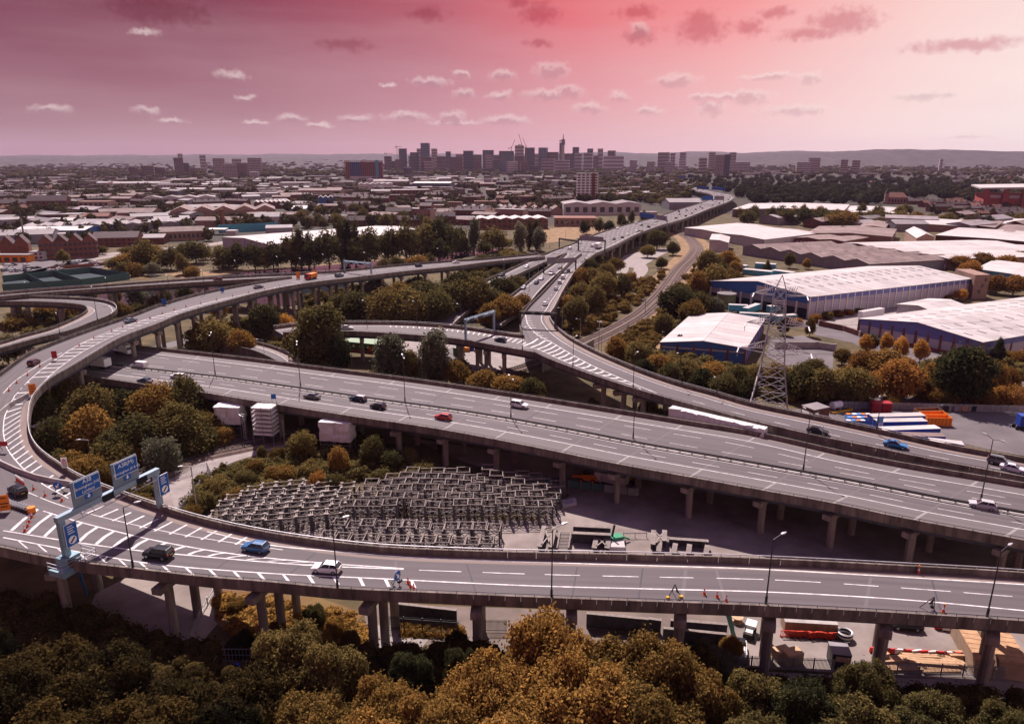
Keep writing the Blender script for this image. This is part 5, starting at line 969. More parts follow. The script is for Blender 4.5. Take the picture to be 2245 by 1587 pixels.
def spread(region, kinds, n, where, mind=0.9, rots=(0.0, 0.6, -0.5), grid=None):
    xs = [p[0] for p in region]; ys = [p[1] for p in region]; c = 0; tries = 0
    while c < n and tries < n * 40:
        tries += 1; x, y = RNG.uniform(min(xs), max(xs)), RNG.uniform(min(ys), max(ys))
        if not inside(x, y, region): continue
        k = kinds[int(RNG.integers(len(kinds)))]; p = P(x, y, 0); sz = {'terrace': 22, 'semi': 8, 'house': 8, 'flats': 18, 'wshed': 21, 'gshed': 19, 'bshed': 16, 'office': 16}[k]
        if any((p.x - q[0]) ** 2 + (p.y - q[1]) ** 2 < ((sz + q[2]) * mind) ** 2 for q in TOWN_PTS): continue
        TOWN_PTS.append((p.x, p.y, sz)); root, ph = PR[k]; rz = rots[int(RNG.integers(len(rots)))] + RNG.uniform(-.1, .1); s = RNG.uniform(.85, 1.2)
        if k in FIRST: o = dup(root, tuple(p), rz)
        else: o = root; FIRST.add(k); o.location = p; o.rotation_euler = (0, 0, rz)
        o.scale = (s * RNG.uniform(.8, 1.25), s, s * RNG.uniform(.9, 1.15)); later(o, ph, where, 'house' if k in ('terrace', 'semi', 'house') else 'building', {'terrace': 'brick terraces across the town', 'semi': 'houses across the town', 'house': 'houses across the town'}.get(k, 'sheds and blocks across the town')); c += 1
def inside(x, y, poly):
    r = False; j = len(poly) - 1
    for i in range(len(poly)):
        xi, yi = poly[i]; xj, yj = poly[j]
        if (yi > y) != (yj > y) and x < (xj - xi) * (y - yi) / (yj - yi) + xi: r = not r
        j = i
    return r
spread([(0, 470), (480, 480), (480, 500), (0, 500)], ['gshed', 'bshed', 'wshed'], 16, 'among the works at the left', .8)
spread([(0, 425), (330, 425), (330, 470), (0, 470)], ['terrace', 'terrace', 'house', 'bshed', 'flats'], 34, 'in the left residential streets', .7)
spread([(0, 398), (560, 398), (560, 425), (0, 425)], ['terrace', 'wshed', 'terrace', 'semi', 'bshed'], 42, 'on the far left slopes', .75)
spread([(330, 425), (700, 425), (640, 492), (330, 470)], ['gshed', 'wshed', 'bshed', 'terrace'], 26, 'between the tall chimney and the teal shed', .75)
spread([(560, 392), (1240, 392), (1240, 425), (560, 425)], ['wshed', 'terrace', 'bshed', 'gshed', 'bshed', 'office'], 52, 'below the city skyline', .7)
spread([(720, 425), (1260, 425), (1260, 480), (1000, 495), (720, 495)], ['terrace', 'terrace', 'semi', 'flats', 'bshed'], 44, 'in the terraces below the skyline', .7)
spread([(1320, 392), (1480, 392), (1440, 440), (1320, 440)], ['terrace', 'semi', 'flats'], 14, 'around the white high-rise block', .7)
spread([(2000, 446), (2245, 450), (2260, 482), (2050, 478)], ['terrace', 'terrace', 'house'], 22, 'below the stadium at right', .62, (0.15, -0.1))
spread([(1700, 485), (2245, 478), (2245, 512), (1700, 500)], ['bshed', 'gshed', 'wshed'], 12, 'among the estate roofs at right', .8)
spread([(1650, 372), (2245, 385), (2245, 412), (1900, 408), (1650, 385)], ['semi', 'terrace', 'house', 'office'], 26, 'on the hillside beyond the park', .75)
# the far town, kilometres away, that nobody could count
for name, wall_, seed in (('distant_town', 'town_roofs', 3), ('distant_sheds', 'roof_town', 4)):
    if wall_ == 'town_roofs': mat('town_roofs', (0.10, 0.058, 0.052), 0.9, 0.3, 0.02, c2=(0.19, 0.14, 0.13))
    rg = np.random.default_rng(seed); mb = MB(wall_); N_ = 2300 if seed == 3 else 240
    for k in range(N_):
        y = rg.uniform(1900, 6000) if rg.random() < .8 else rg.uniform(1200, 1900); x = rg.uniform(-.85, .85) * y
        if 1200 < y < 2400 and -0.05 * y < x < .0 * y: continue
        px_, py_ = proj((x, y, 0))
        if 1480 < px_ and py_ > 385: continue
        w, d, h = (rg.uniform(8, 40), rg.uniform(8, 14), rg.uniform(5, 10)) if seed == 3 else (rg.uniform(25, 80), rg.uniform(20, 50), rg.uniform(6, 9))
        z = max(0, (y - 4200) * .02); a = rg.uniform(-.6, .6); c_, s_ = math.cos(a), math.sin(a); pts = [(x + u * c_ - v * s_, y + u * s_ + v * c_) for u, v in ((-w / 2, -d / 2), (w / 2, -d / 2), (w / 2, d / 2), (-w / 2, d / 2))]; mb.prism(pts, z - 8, z + h)
    o = mb.build(name); tag(o, 'distant roofs of the town spread towards the hills' if seed == 3 else 'distant pale factory roofs spread through the town', 'town', None, 'stuff')
# ------------------------------------------------------------------ trees: trunks with limbs, crowns of many small leaf sprays
def fast_mesh(name, V, F, m, smooth=False):
    me = bpy.data.meshes.new(name); n = len(F); k = F.shape[1]
    me.vertices.add(len(V)); me.vertices.foreach_set('co', V.astype(np.float32).ravel()); me.loops.add(n * k); me.loops.foreach_set('vertex_index', F.astype(np.int32).ravel())
    me.polygons.add(n); me.polygons.foreach_set('loop_start', np.arange(0, n * k, k, dtype=np.int32)); me.polygons.foreach_set('loop_total', np.full(n, k, np.int32)); me.update(calc_edges=True); me.materials.append(M(m)); return me
def unit(v): return v / np.maximum(1e-9, np.linalg.norm(v, axis=1, keepdims=True))
def leaf_cards(rg, pos, nrm, size, ratio=0.55):
    n = len(pos); nrm = unit(nrm); a = unit(np.cross(nrm, rg.normal(size=(n, 3)))); b = np.cross(nrm, a)
    s = (size * rg.uniform(0.6, 1.35, n))[:, None]; r = s * ratio
    bend = nrm * s * 0.18
    V = np.stack([pos - a * s * .5, pos - b * r * .5 + bend, pos + a * s * .5, pos + b * r * .5 + bend], 1).reshape(-1, 3); return V, np.arange(4 * n).reshape(n, 4)
def ico_pts(n):
    i = np.arange(n) + .5; ph = np.arccos(1 - 2 * i / n); th = PI * (1 + 5 ** .5) * i; return np.stack([np.cos(th) * np.sin(ph), np.sin(th) * np.sin(ph), np.cos(ph)], 1)
def sphere(c, r, nu=8, nv=5):
    vs, fs = [], []
    for j in range(nv + 1):
        for i in range(nu): t, p = 2 * PI * i / nu, PI * j / nv; vs.append((c[0] + r[0] * math.sin(p) * math.cos(t), c[1] + r[1] * math.sin(p) * math.sin(t), c[2] + r[2] * math.cos(p)))
    for j in range(nv):
        for i in range(nu): fs.append((j * nu + i, j * nu + (i + 1) % nu, (j + 1) * nu + (i + 1) % nu, (j + 1) * nu + i))
    return np.array(vs), np.array(fs)
def crown(seed, m, form, nclump, nleaf, leaf, core=True):
    rg = np.random.default_rng(seed); lobes = []
    if form == 'broad':
        lobes.append((np.array([0, 0, 5.6]), np.array([3.3, 3.3, 3.4])))
        for k in range(9):
            a = k * 2.4 + rg.uniform(-.4, .4); z = rg.uniform(3.2, 7.6); rr = rg.uniform(2.3, 3.3) * (1 - abs(z - 4.8) / 7); q = rg.uniform(1.3, 2.0); lobes.append((np.array([rr * math.cos(a), rr * math.sin(a), z]), np.array([q, q, q * .95])))
        lobes.append((np.array([rg.uniform(-.8, .8), rg.uniform(-.8, .8), 8.1]), np.array([1.7, 1.7, 1.8])))
    elif form == 'rug':
        lobes.append((np.array([0, 0, 5.0]), np.array([2.7, 2.7, 3.0])))
        for k in range(30):
            d = rg.normal(size=3); d[2] = abs(d[2]) * 1.1 - .35; d /= np.linalg.norm(d); q = rg.uniform(.75, 1.5); lobes.append((np.array([0, 0, 5.0]) + d * np.array([3.2, 3.2, 3.5]) * rg.uniform(.78, 1.2), np.array([q, q, q * rg.uniform(.8, 1.15)])))
    elif form == 'poplar':
        for k in range(8): z = 1.4 + k * 1.05; q = 1.25 * math.sin(PI * min(1, (k + 1.3) / 9.2)) + .2; lobes.append((np.array([rg.uniform(-.25, .25), rg.uniform(-.25, .25), z]), np.array([q, q, 1.2])))
    elif form == 'cone':
        for k in range(7): z = 1.3 + k * 1.2; q = 4.2 * (1 - k / 7.4); lobes.append((np.array([0, 0, z]), np.array([q, q, 1.1])))
    elif form == 'weep':
        for k in range(11): a = k * 2.4; z = rg.uniform(3.5, 8.2); rr = rg.uniform(1.2, 3.0) * (1 - abs(z - 5) / 8); q = rg.uniform(1.3, 1.9); lobes.append((np.array([rr * math.cos(a), rr * math.sin(a), z]), np.array([q * .8, q * .8, q * 1.5])))
    else:
        lobes.append((np.array([0, 0, 2.0]), np.array([3.6, 3.6, 3.2])))
        for k in range(8): a = k * 2.4 + rg.uniform(-.4, .4); rr = rg.uniform(2.2, 3.4); q = rg.uniform(1.5, 2.3); lobes.append((np.array([rr * math.cos(a), rr * math.sin(a), rg.uniform(1.4, 3.6)]), np.array([q, q, q * 1.2])))
    wts = np.array([l[1].prod() ** .667 for l in lobes]); wts /= wts.sum(); C, D = [], []
    while len(C) < nclump:
        l = lobes[rg.choice(len(lobes), p=wts)]; d = rg.normal(size=3); d[2] += .25; d /= np.linalg.norm(d); p = l[0] + d * l[1] * rg.uniform(.74, 1.16)
        if any((((p - o[0]) / (o[1] * .72)) ** 2).sum() < 1 for o in lobes) or p[2] < .5: continue
        C.append(p); D.append(d)
    C, D = np.array(C), np.array(D); sg = 0.62 * (220 / nclump) ** .5 * (0.6 if form == 'poplar' else 1)
    idx = np.repeat(np.arange(nclump), nleaf); off = rg.normal(size=(len(idx), 3)) * sg; dn = D[idx]
    al = (off * dn).sum(1, keepdims=True); off = off - dn * al * .25; pos = C[idx] + off + rg.normal(size=off.shape) * sg * .35
    if form == 'weep': pos[:, 2] -= rg.exponential(.35, len(pos))
    nr = dn + rg.normal(size=(len(idx), 3)) * .85 + np.array([0, 0, .25])
    V, F = leaf_cards(rg, pos, nr, leaf); 
    if core:
        for c, r in lobes: v, f = sphere(c, r * .62); F = np.concatenate([F, f + len(V)]); V = np.concatenate([V, v])
    return fast_mesh('crown', V, F, m)
def trunk_mesh(form, seed):
    rg = np.random.default_rng(seed); mb = MB('bark'); top = {'broad': 5.5, 'poplar': 7, 'cone': 7, 'weep': 5.5}.get(form, 2); r = .28 if form != 'bush' else .15
    mb.cyl((0, 0, -.4), (.1, .05, top * .5), r, r * .7, 7); mb.cyl((.1, .05, top * .5), (0, .1, top), r * .7, r * .3, 7)
    if form in ('broad', 'weep', 'bush'):
        for k in range(4): a = k * 1.57 + rg.uniform(-.4, .4); z = top * rg.uniform(.4, .6); mb.cyl((.08, .04, z), (2.0 * math.cos(a), 2.0 * math.sin(a), z + rg.uniform(.9, 1.8)), r * .45, r * .15, 5)
    return mb.mesh('trunk')
CR, TK = {}, {}
DET = {'near': (760, 44, .36), 'mid': (260, 20, .66), 'low': (130, 12, 1.0), 'far': (46, 7, 1.9)}
def tree_mesh(form, det, m, v):
    k = (form, det, v)
    if k not in CR: a, b, c = DET[det]; CR[k] = crown(hash(form) % 97 * 0 + {'broad': 1, 'poplar': 2, 'cone': 3, 'weep': 4, 'bush': 5}[form] * 31 + v * 7, m, 'rug' if det == 'near' and form == 'broad' else form, a, b, c * (0.75 if form in ('poplar',) else 1))
    km = k + (m,)
    if km not in CR: c = CR[k].copy(); c.materials[0] = M(m); CR[km] = c
    tk = (form, v)
    if tk not in TK: TK[tk] = trunk_mesh(form, v)
    return CR[km], TK[tk]
TP = {('broad', 'leaf_olive'): 'olive broadleaf tree', ('broad', 'leaf_dark'): 'dark green broadleaf tree', ('broad', 'leaf_amber'): 'amber-tinged broadleaf tree', ('broad', 'leaf_orange'): 'orange-tinted broadleaf tree', ('broad', 'leaf_yellow'): 'yellow street tree', ('broad', 'leaf_grey'): 'grey-green broadleaf tree', ('broad', 'leaf_painted_gloom'): 'shadowy brown-green tree',
      ('poplar', 'leaf_dark'): 'tall dark poplar', ('poplar', 'leaf_olive'): 'slender olive poplar', ('cone', 'leaf_dark'): 'dark conical conifer', ('cone', 'leaf_olive'): 'olive conical tree', ('weep', 'leaf_grey'): 'grey-green willow', ('weep', 'leaf_olive'): 'olive willow', ('weep', 'leaf_dark'): 'dark drooping willow', ('bush', 'leaf_olive'): 'rounded olive bush', ('bush', 'leaf_amber'): 'rounded amber bush', ('bush', 'leaf_orange'): 'rounded orange bush', ('bush', 'leaf_dark'): 'rounded dark bush', ('bush', 'leaf_painted_gloom'): 'shadowy brown bush', ('bush', 'leaf_grey'): 'pale grey-green bush', ('bush', 'leaf_yellow'): 'yellow-orange shrub'}
NT = [0]; TREES = []
def tree_at(p, h, w, form, m, det, where, group):
    NT[0] += 1; v = NT[0] % 3; cm, tm = tree_mesh(form, det, m, v); nom_w = 3.0 if form == 'poplar' else 9.6; nom_h = 9.6 if form != 'bush' else 5.4
    if det == 'near' and form == 'broad': nom_w, nom_h = 10.4, 10.9
    t = thing('bush' if form == 'bush' else ('poplar_tree' if form == 'poplar' else 'tree'), None, None, tuple(p), RNG.uniform(0, 6.28), group); t.scale = (w / nom_w, w / nom_w * RNG.uniform(.93, 1.07), h / nom_h)
    put('crown', cm, t)
    if det != 'far': put('trunk', tm, t)
    later(t, TP.get((form, m), 'broadleaf tree'), where, 'bush' if form == 'bush' else 'tree'); TREES.append((p.x, p.y, w)); return t
def trees(where, group, form, m, det, lst):
    for e in lst:
        x, yb, yt, wp = e[:4]; mm = e[4] if len(e) > 4 else m; ff = e[5] if len(e) > 5 else form
        b = P(x, yb, 0); f = b.y * math.cos(PITCH) + 69 * math.sin(PITCH); h = top_z(b, yt); w = wp / FPX * f
        if 1230 < x < 1560 and near_rail(b, 7 + w * .4): continue
        tree_at(b, max(1.5, h * RNG.uniform(.97, 1.03)), w, ff, mm, det, where, group)
O, D_K, AM, OR, YE, GR, GL = 'leaf_olive', 'leaf_dark', 'leaf_amber', 'leaf_orange', 'leaf_yellow', 'leaf_grey', 'leaf_painted_gloom'
trees('on the bank below the climbing loop at left', 'trees below the loop', 'broad', O, 'mid', [(100, 965, 868, 92, D_K), (160, 935, 842, 92, AM), (215, 965, 852, 112), (285, 945, 862, 100, D_K), (350, 950, 850, 112, AM), (412, 935, 836, 96), (205, 1000, 905, 105, AM), (300, 1000, 918, 110, D_K), (396, 985, 892, 112), (122, 1012, 925, 84), (455, 962, 905, 62, AM), (250, 1022, 952, 90, D_K), (335, 925, 860, 70, D_K), (80, 925, 868, 60), (140, 870, 828, 45, AM), (215, 880, 830, 50)])
trees('on the bank below the climbing loop at left', 'bushes below the loop', 'bush', AM, 'mid', [(190, 1055, 1005, 90), (252, 1028, 972, 90, O), (420, 988, 948, 110, O), (472, 972, 942, 72), (356, 1032, 968, 72, GR), (320, 1010, 980, 60), (150, 1045, 1000, 60, O), (290, 1085, 1062, 60, O), (300, 1115, 1092, 70), (245, 1060, 1020, 60)])
trees('between the motorway and the branch viaduct', 'trees behind the motorway', 'broad', O, 'mid', [(470, 782, 706, 112), (532, 785, 727, 62, AM), (585, 747, 668, 72, D_K), (628, 742, 692, 52, YE), (702, 808, 686, 140, D_K, 'weep'), (660, 792, 722, 66), (860, 838, 742, 92, GR, 'weep'), (902, 838, 772, 52), (956, 842, 735, 92, GR, 'weep'), (1000, 846, 795, 62, AM), (1060, 862, 816, 72, AM), (1112, 868, 826, 82, AM), (1165, 882, 832, 62), (510, 760, 715, 60, AM), (745, 820, 740, 60, D_K), (600, 712, 672, 40, O)])
trees('in the wooded triangle behind the branch viaduct', 'trees in the triangle', 'broad', D_K, 'mid', [(750, 707, 650, 72), (790, 712, 642, 82), (842, 714, 642, 92, O), (900, 714, 640, 104, O), (952, 710, 640, 92), (820, 665, 612, 80, GR), (880, 675, 625, 82, AM), (940, 692, 622, 112), (1000, 692, 620, 112), (1045, 692, 616, 82, O), (1084, 690, 640, 70, O), (1102, 662, 612, 82), (1134, 652, 607, 60, O), (1112, 712, 652, 72, AM), (1142, 692, 648, 58, AM), (1076, 718, 668, 60, AM), (915, 650, 610, 70, O), (1010, 655, 600, 80), (1050, 640, 597, 70, O), (1150, 655, 618, 44, O), (760, 665, 640, 50, AM), (730, 705, 668, 48)])
trees('beside the left carriageway of the expressway', 'trees beside the carriageway', 'broad', O, 'mid', [(1062, 602, 562, 62), (1130, 592, 556, 84), (1092, 602, 560, 68, D_K), (1155, 612, 582, 46, D_K), (1190, 606, 578, 36), (1175, 632, 600, 40, D_K), (1030, 612, 575, 60, AM), (1085, 630, 590, 50), (1160, 590, 562, 40), (1206, 630, 604, 26, AM)])
trees('on the far river bank', 'trees along the river', 'broad', D_K, 'low', [(490, 592, 546, 58, O), (520, 592, 540, 50), (560, 592, 540, 52), (600, 590, 536, 52), (640, 587, 524, 52, O), (722, 587, 512, 60), (812, 582, 506, 60), (852, 577, 510, 60, O), (892, 577, 497, 62), (932, 570, 500, 70, O), (962, 567, 488, 72), (992, 560, 496, 50), (1012, 556, 496, 40, D_K, 'cone'), (1040, 554, 486, 32, GR, 'weep'), (1080, 552, 502, 62, O), (1102, 547, 522, 50, O), (1140, 552, 494, 36, GR, 'weep'), (1182, 552, 502, 30, GR), (870, 592, 565, 40, O), (840, 600, 570, 30, O), (915, 590, 562, 50, AM), (940, 585, 558, 30, O), (580, 592, 556, 40, O), (690, 590, 530, 46, D_K), (780, 586, 530, 50), (500, 585, 556, 44, D_K), (1115, 580, 548, 44, O), (1060, 560, 530, 36, D_K), (965, 575, 530, 50)])
trees('on the far river bank', 'poplars along the river', 'poplar', D_K, 'low', [(660, 587, 504, 20), (678, 587, 512, 18), (750, 582, 486, 17), (765, 582, 487, 17), (781, 582, 486, 18), (1160, 548, 485, 14), (1176, 548, 484, 14), (648, 585, 515, 18, O)])
trees('in the parkland behind the sports court', 'trees in the left parkland', 'broad', O, 'low', [(255, 592, 566, 48), (290, 592, 556, 60, AM), (322, 592, 532, 50), (350, 592, 552, 60), (376, 592, 546, 42, D_K), (336, 604, 577, 36, GR), (402, 602, 562, 30), (430, 577, 532, 62, D_K), (402, 562, 536, 30, D_K), (300, 605, 580, 34, AM, 'bush'), (275, 600, 578, 30, O, 'bush'), (340, 562, 540, 40, AM), (140, 578, 550, 28), (225, 558, 540, 24), (420, 605, 588, 34, AM, 'bush'), (450, 570, 548, 30), (280, 560, 542, 34, O)])
trees('in the parkland behind the sports court', 'conifers in the left parkland', 'cone', D_K, 'low', [(308, 575, 526, 30), (330, 570, 532, 24)])
trees('under the upper viaduct by the lake', 'trees by the lake', 'broad', O, 'low', [(300, 672, 632, 56, GR, 'weep'), (360, 668, 635, 36), (406, 662, 628, 40, D_K), (255, 670, 636, 30, AM), (200, 660, 632, 40, O), (270, 700, 665, 40, AM), (300, 690, 665, 50), (345, 680, 652, 40, O, 'bush'), (100, 690, 670, 40, AM, 'bush'), (150, 700, 672, 40, AM, 'bush'), (40, 720, 696, 60, AM, 'bush'), (20, 800, 740, 60, D_K), (520, 672, 640, 30, O), (480, 690, 662, 34, AM, 'bush'), (690, 660, 640, 24, D_K)])
trees('on the slope right of the link road', 'trees on the slope', 'broad', O, 'mid', [(1262, 722, 655, 60), (1244, 700, 652, 44, AM), (1292, 722, 662, 60), (1330, 702, 640, 70, D_K), (1366, 692, 622, 66, D_K), (1300, 642, 592, 52), (1322, 662, 602, 62), (1362, 650, 604, 46), (1272, 642, 592, 46, AM), (1262, 740, 678, 46), (1290, 612, 570, 44, D_K), (1330, 622, 580, 48), (1302, 692, 630, 56), (1270, 680, 622, 50), (1256, 615, 584, 30, D_K), (1310, 590, 562, 40, O), (1350, 600, 568, 40, AM), (1430, 620, 590, 34, O), (1450, 590, 566, 30), (1420, 655, 635, 30, AM, 'bush'), (1380, 625, 600, 30, AM, 'bush')])
trees('beside the railway curve', 'trees beside the railway', 'broad', O, 'mid', [(1482, 704, 632, 92, D_K), (1532, 692, 642, 62), (1450, 652, 612, 50), (1562, 652, 588, 72), (1602, 642, 592, 50, AM), (1552, 602, 552, 62, O), (1592, 597, 552, 52, AM), (1502, 622, 572, 52), (1440, 547, 506, 52), (1402, 535, 508, 36, D_K), (1530, 655, 600, 50, AM), (1515, 720, 662, 60, AM), (1565, 690, 655, 40, GR), (1475, 560, 532, 30, D_K), (1420, 565, 540, 36), (1545, 560, 538, 30), (1610, 605, 575, 36, AM), (1580, 625, 580, 50), (1490, 665, 620, 50), (1455, 730, 690, 46, O)])
trees('in the hedge belt right of the link road', 'hedge trees along the link road', 'broad', O, 'mid', [(1350, 792, 742, 50, AM), (1398, 802, 752, 62), (1442, 818, 780, 58, AM), (1500, 832, 790, 66), (1560, 848, 798, 66, AM), (1612, 862, 804, 62), (1652, 856, 806, 56), (1702, 864, 802, 60, AM), (1750, 872, 802, 92), (1802, 882, 812, 92), (1862, 886, 812, 92), (1902, 882, 818, 60, AM), (1470, 812, 786, 40, AM), (1585, 880, 822, 60, D_K), (1535, 862, 812, 60, D_K), (1640, 885, 830, 50, D_K), (1845, 800, 765, 40, AM), (1470, 850, 800, 56, D_K), (1410, 830, 790, 46, D_K), (1780, 845, 790, 60), (1345, 745, 728, 22, D_K, 'cone')])
trees('in the scrub right of the pylon', 'trees right of the pylon', 'broad', AM, 'mid', [(1962, 878, 796, 104, OR), (1932, 836, 772, 104, AM), (2102, 886, 766, 124, D_K), (2060, 860, 785, 70, AM), (1905, 770, 735, 44, GR), (1880, 832, 775, 50, OR), (2170, 872, 800, 60, AM), (2205, 862, 812, 50, OR), (2150, 815, 780, 46, AM), (2240, 880, 850, 50, OR), (2010, 870, 820, 60, AM), (1850, 850, 806, 50, AM), (1990, 835, 790, 40, OR), (2230, 800, 772, 40, OR, 'bush'), (2200, 790, 770, 40, AM, 'bush')])
trees('along the estate road', 'street trees along the estate road', 'broad', YE, 'mid', [(1775, 738, 698, 24, AM), (1898, 772, 736, 34), (1940, 778, 732, 28), (1972, 784, 742, 34), (2016, 794, 748, 34), (2186, 792, 745, 38, D_K, 'cone'), (2105, 660, 636, 28), (1716, 735, 700, 26, D_K), (1730, 588, 556, 24, O), (1767, 590, 568, 20, AM), (1682, 590, 570, 16, D_K, 'cone')])
trees('behind the biggest warehouse at right', 'orange trees by the warehouses', 'broad', OR, 'mid', [(2102, 592, 562, 60), (2150, 590, 556, 56), (2202, 592, 562, 60), (2152, 638, 600, 42), (2182, 645, 606, 50), (2220, 648, 608, 54), (2125, 612, 575, 46), (2235, 580, 552, 40, AM)])
trees('along the foot of the biggest warehouse', 'shrubs by the warehouse', 'bush', AM, 'mid', [(1785, 706, 690, 26, OR), (1812, 700, 686, 24, O), (1838, 694, 682, 24, OR), (1862, 690, 680, 24, OR), (1885, 686, 678, 20, O), (1740, 712, 698, 36, OR), (2078, 660, 648, 20, OR), (2130, 652, 642, 20, O)])
trees('behind the lorry yard fence', 'bushes behind the lorry yard', 'bush', OR, 'mid', [(2040, 880, 856, 50), (2080, 886, 862, 40, O), (2150, 888, 860, 50, AM), (2200, 888, 850, 60, OR), (1955, 892, 870, 36, AM)])
trees('beside the grass in front of the motorway piers', 'bushes in front of the motorway', 'broad', AM, 'mid', [(665, 1010, 950, 62, O), (745, 1040, 982, 48), (820, 1022, 960, 58, O), (862, 1030, 990, 60, D_K), (900, 1020, 985, 40, O), (930, 1045, 1018, 60, O, 'bush'), (970, 1000, 970, 24, D_K), (700, 1080, 1040, 40, OR, 'bush'), (740, 1085, 1045, 50, O, 'bush'), (575, 1010, 980, 22, O), (610, 1010, 985, 30, AM, 'bush'), (540, 1065, 1035, 50, O, 'bush'), (620, 1055, 1028, 60, AM, 'bush'), (480, 1080, 1050, 60, O, 'bush'), (580, 1085, 1058, 50, O, 'bush'), (680, 1050, 1020, 50, O, 'bush'), (510, 1105, 1078, 40, AM, 'bush'), (560, 1040, 1012, 40, AM, 'bush'), (445, 1115, 1085, 50, O, 'bush'), (640, 1090, 1064, 40, O, 'bush'), (425, 1135, 1112, 36, AM, 'bush')])
trees('under the motorway piers', 'bushes under the motorway', 'bush', O, 'mid', [(1300, 900, 880, 30), (1345, 915, 895, 40, AM), (1420, 912, 880, 44, AM), (1450, 925, 900, 30, O), (1180, 890, 866, 30, AM)])
# foreground crowns in front of the near viaduct
trees('in the foreground before the near viaduct', 'foreground trees', 'broad', AM, 'near', [(1200, 1600, 1330, 250), (1385, 1620, 1382, 220), (1060, 1660, 1436, 210), (1290, 1720, 1462, 280), (1480, 1680, 1420, 210), (1150, 1760, 1530, 260), (960, 1760, 1505, 230), (1430, 1780, 1520, 260), (1560, 1690, 1500, 130),
    (650, 1570, 1342, 170, O), (745, 1620, 1402, 170, O), (560, 1660, 1452, 180, GL), (850, 1690, 1478, 190, AM), (905, 1560, 1428, 110, D_K), (700, 1740, 1510, 230, AM), (1010, 1540, 1400, 80, D_K), (800, 1800, 1560, 220, AM), (1640, 1800, 1545, 180, O)])
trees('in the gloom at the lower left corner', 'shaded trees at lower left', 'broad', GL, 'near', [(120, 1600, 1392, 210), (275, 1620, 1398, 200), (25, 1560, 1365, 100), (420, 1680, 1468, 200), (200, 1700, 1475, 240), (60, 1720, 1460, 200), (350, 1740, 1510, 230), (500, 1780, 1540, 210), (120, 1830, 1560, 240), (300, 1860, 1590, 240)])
trees('beside the canal path at lower right', 'trees beside the canal path', 'broad', D_K, 'near', [(1650, 1660, 1475, 170, O), (1745, 1700, 1482, 170), (1880, 1610, 1428, 120), (1850, 1740, 1522, 220, O), (2030, 1660, 1512, 150), (2190, 1720, 1540, 160, O), (2000, 1760, 1560, 190), (2100, 1790, 1580, 170, O), (2260, 1690, 1540, 120)])
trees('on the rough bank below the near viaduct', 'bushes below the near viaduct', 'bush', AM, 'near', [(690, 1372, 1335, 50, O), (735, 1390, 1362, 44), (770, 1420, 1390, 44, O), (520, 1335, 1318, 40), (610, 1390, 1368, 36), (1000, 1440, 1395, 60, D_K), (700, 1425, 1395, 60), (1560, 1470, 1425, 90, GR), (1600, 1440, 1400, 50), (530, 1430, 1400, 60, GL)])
# woods spread over further ground
def woods(region, n, hr, wr, mats, det, where, group, mind=.38, form='broad'):
    xs = [p[0] for p in region]; ys = [p[1] for p in region]; c = tr = 0
    while c < n and tr < n * 60:
        tr += 1; x, y = RNG.uniform(min(xs), max(xs)), RNG.uniform(min(ys), max(ys))
        if not inside(x, y, region): continue
        p = P(x, y, 0); w = RNG.uniform(*wr)
        if any((p.x - q[0]) ** 2 + (p.y - q[1]) ** 2 < ((w + q[2]) * mind) ** 2 for q in TREES) or any((p.x - q[0]) ** 2 + (p.y - q[1]) ** 2 < (w * .4 + q[2] * .8) ** 2 for q in TOWN_PTS): continue
        tree_at(p, RNG.uniform(*hr), w, form, mats[int(RNG.integers(len(mats)))], det, where, group); c += 1
trees('behind the pale flat depot', 'trees behind the depots', 'broad', D_K, 'low', [(1640, 492, 464, 40), (1690, 490, 457, 36), (1722, 492, 461, 40, O), (1762, 494, 459, 46), (1802, 492, 461, 50), (1846, 502, 467, 66, AM), (1880, 490, 466, 30), (1906, 488, 463, 40, O), (1940, 490, 467, 36), (1975, 488, 465, 40, O), (2010, 490, 467, 34, AM), (2042, 492, 471, 30), (2076, 494, 469, 34, O), (1849, 518, 498, 26, AM), (2122, 496, 477, 26), (2162, 498, 473, 30), (2202, 490, 471, 34), (2238, 492, 469, 30, O)])
woods([(1600, 470), (1860, 478), (2000, 466), (2060, 486), (1900, 500), (1640, 488)], 30, (9, 15), (9, 16), [D_K, O, O, AM], 'low', 'behind the depot roofs at right', 'trees behind the depots')
woods([(1310, 440), (1460, 436), (1470, 458), (1330, 452)], 12, (9, 14), (10, 15), [D_K, O], 'low', 'around the white high-rise', 'trees around the high-rise')
woods([(1260, 520), (1400, 480), (1420, 490), (1330, 512)], 9, (8, 14), (7, 12), [D_K, O], 'low', 'left of the expressway', 'trees left of the expressway')
woods([(600, 470), (980, 470), (980, 505), (610, 505)], 22, (8, 14), (9, 15), [D_K, O, O], 'low', 'among the terraces beyond the river shed', 'trees among the terraces')
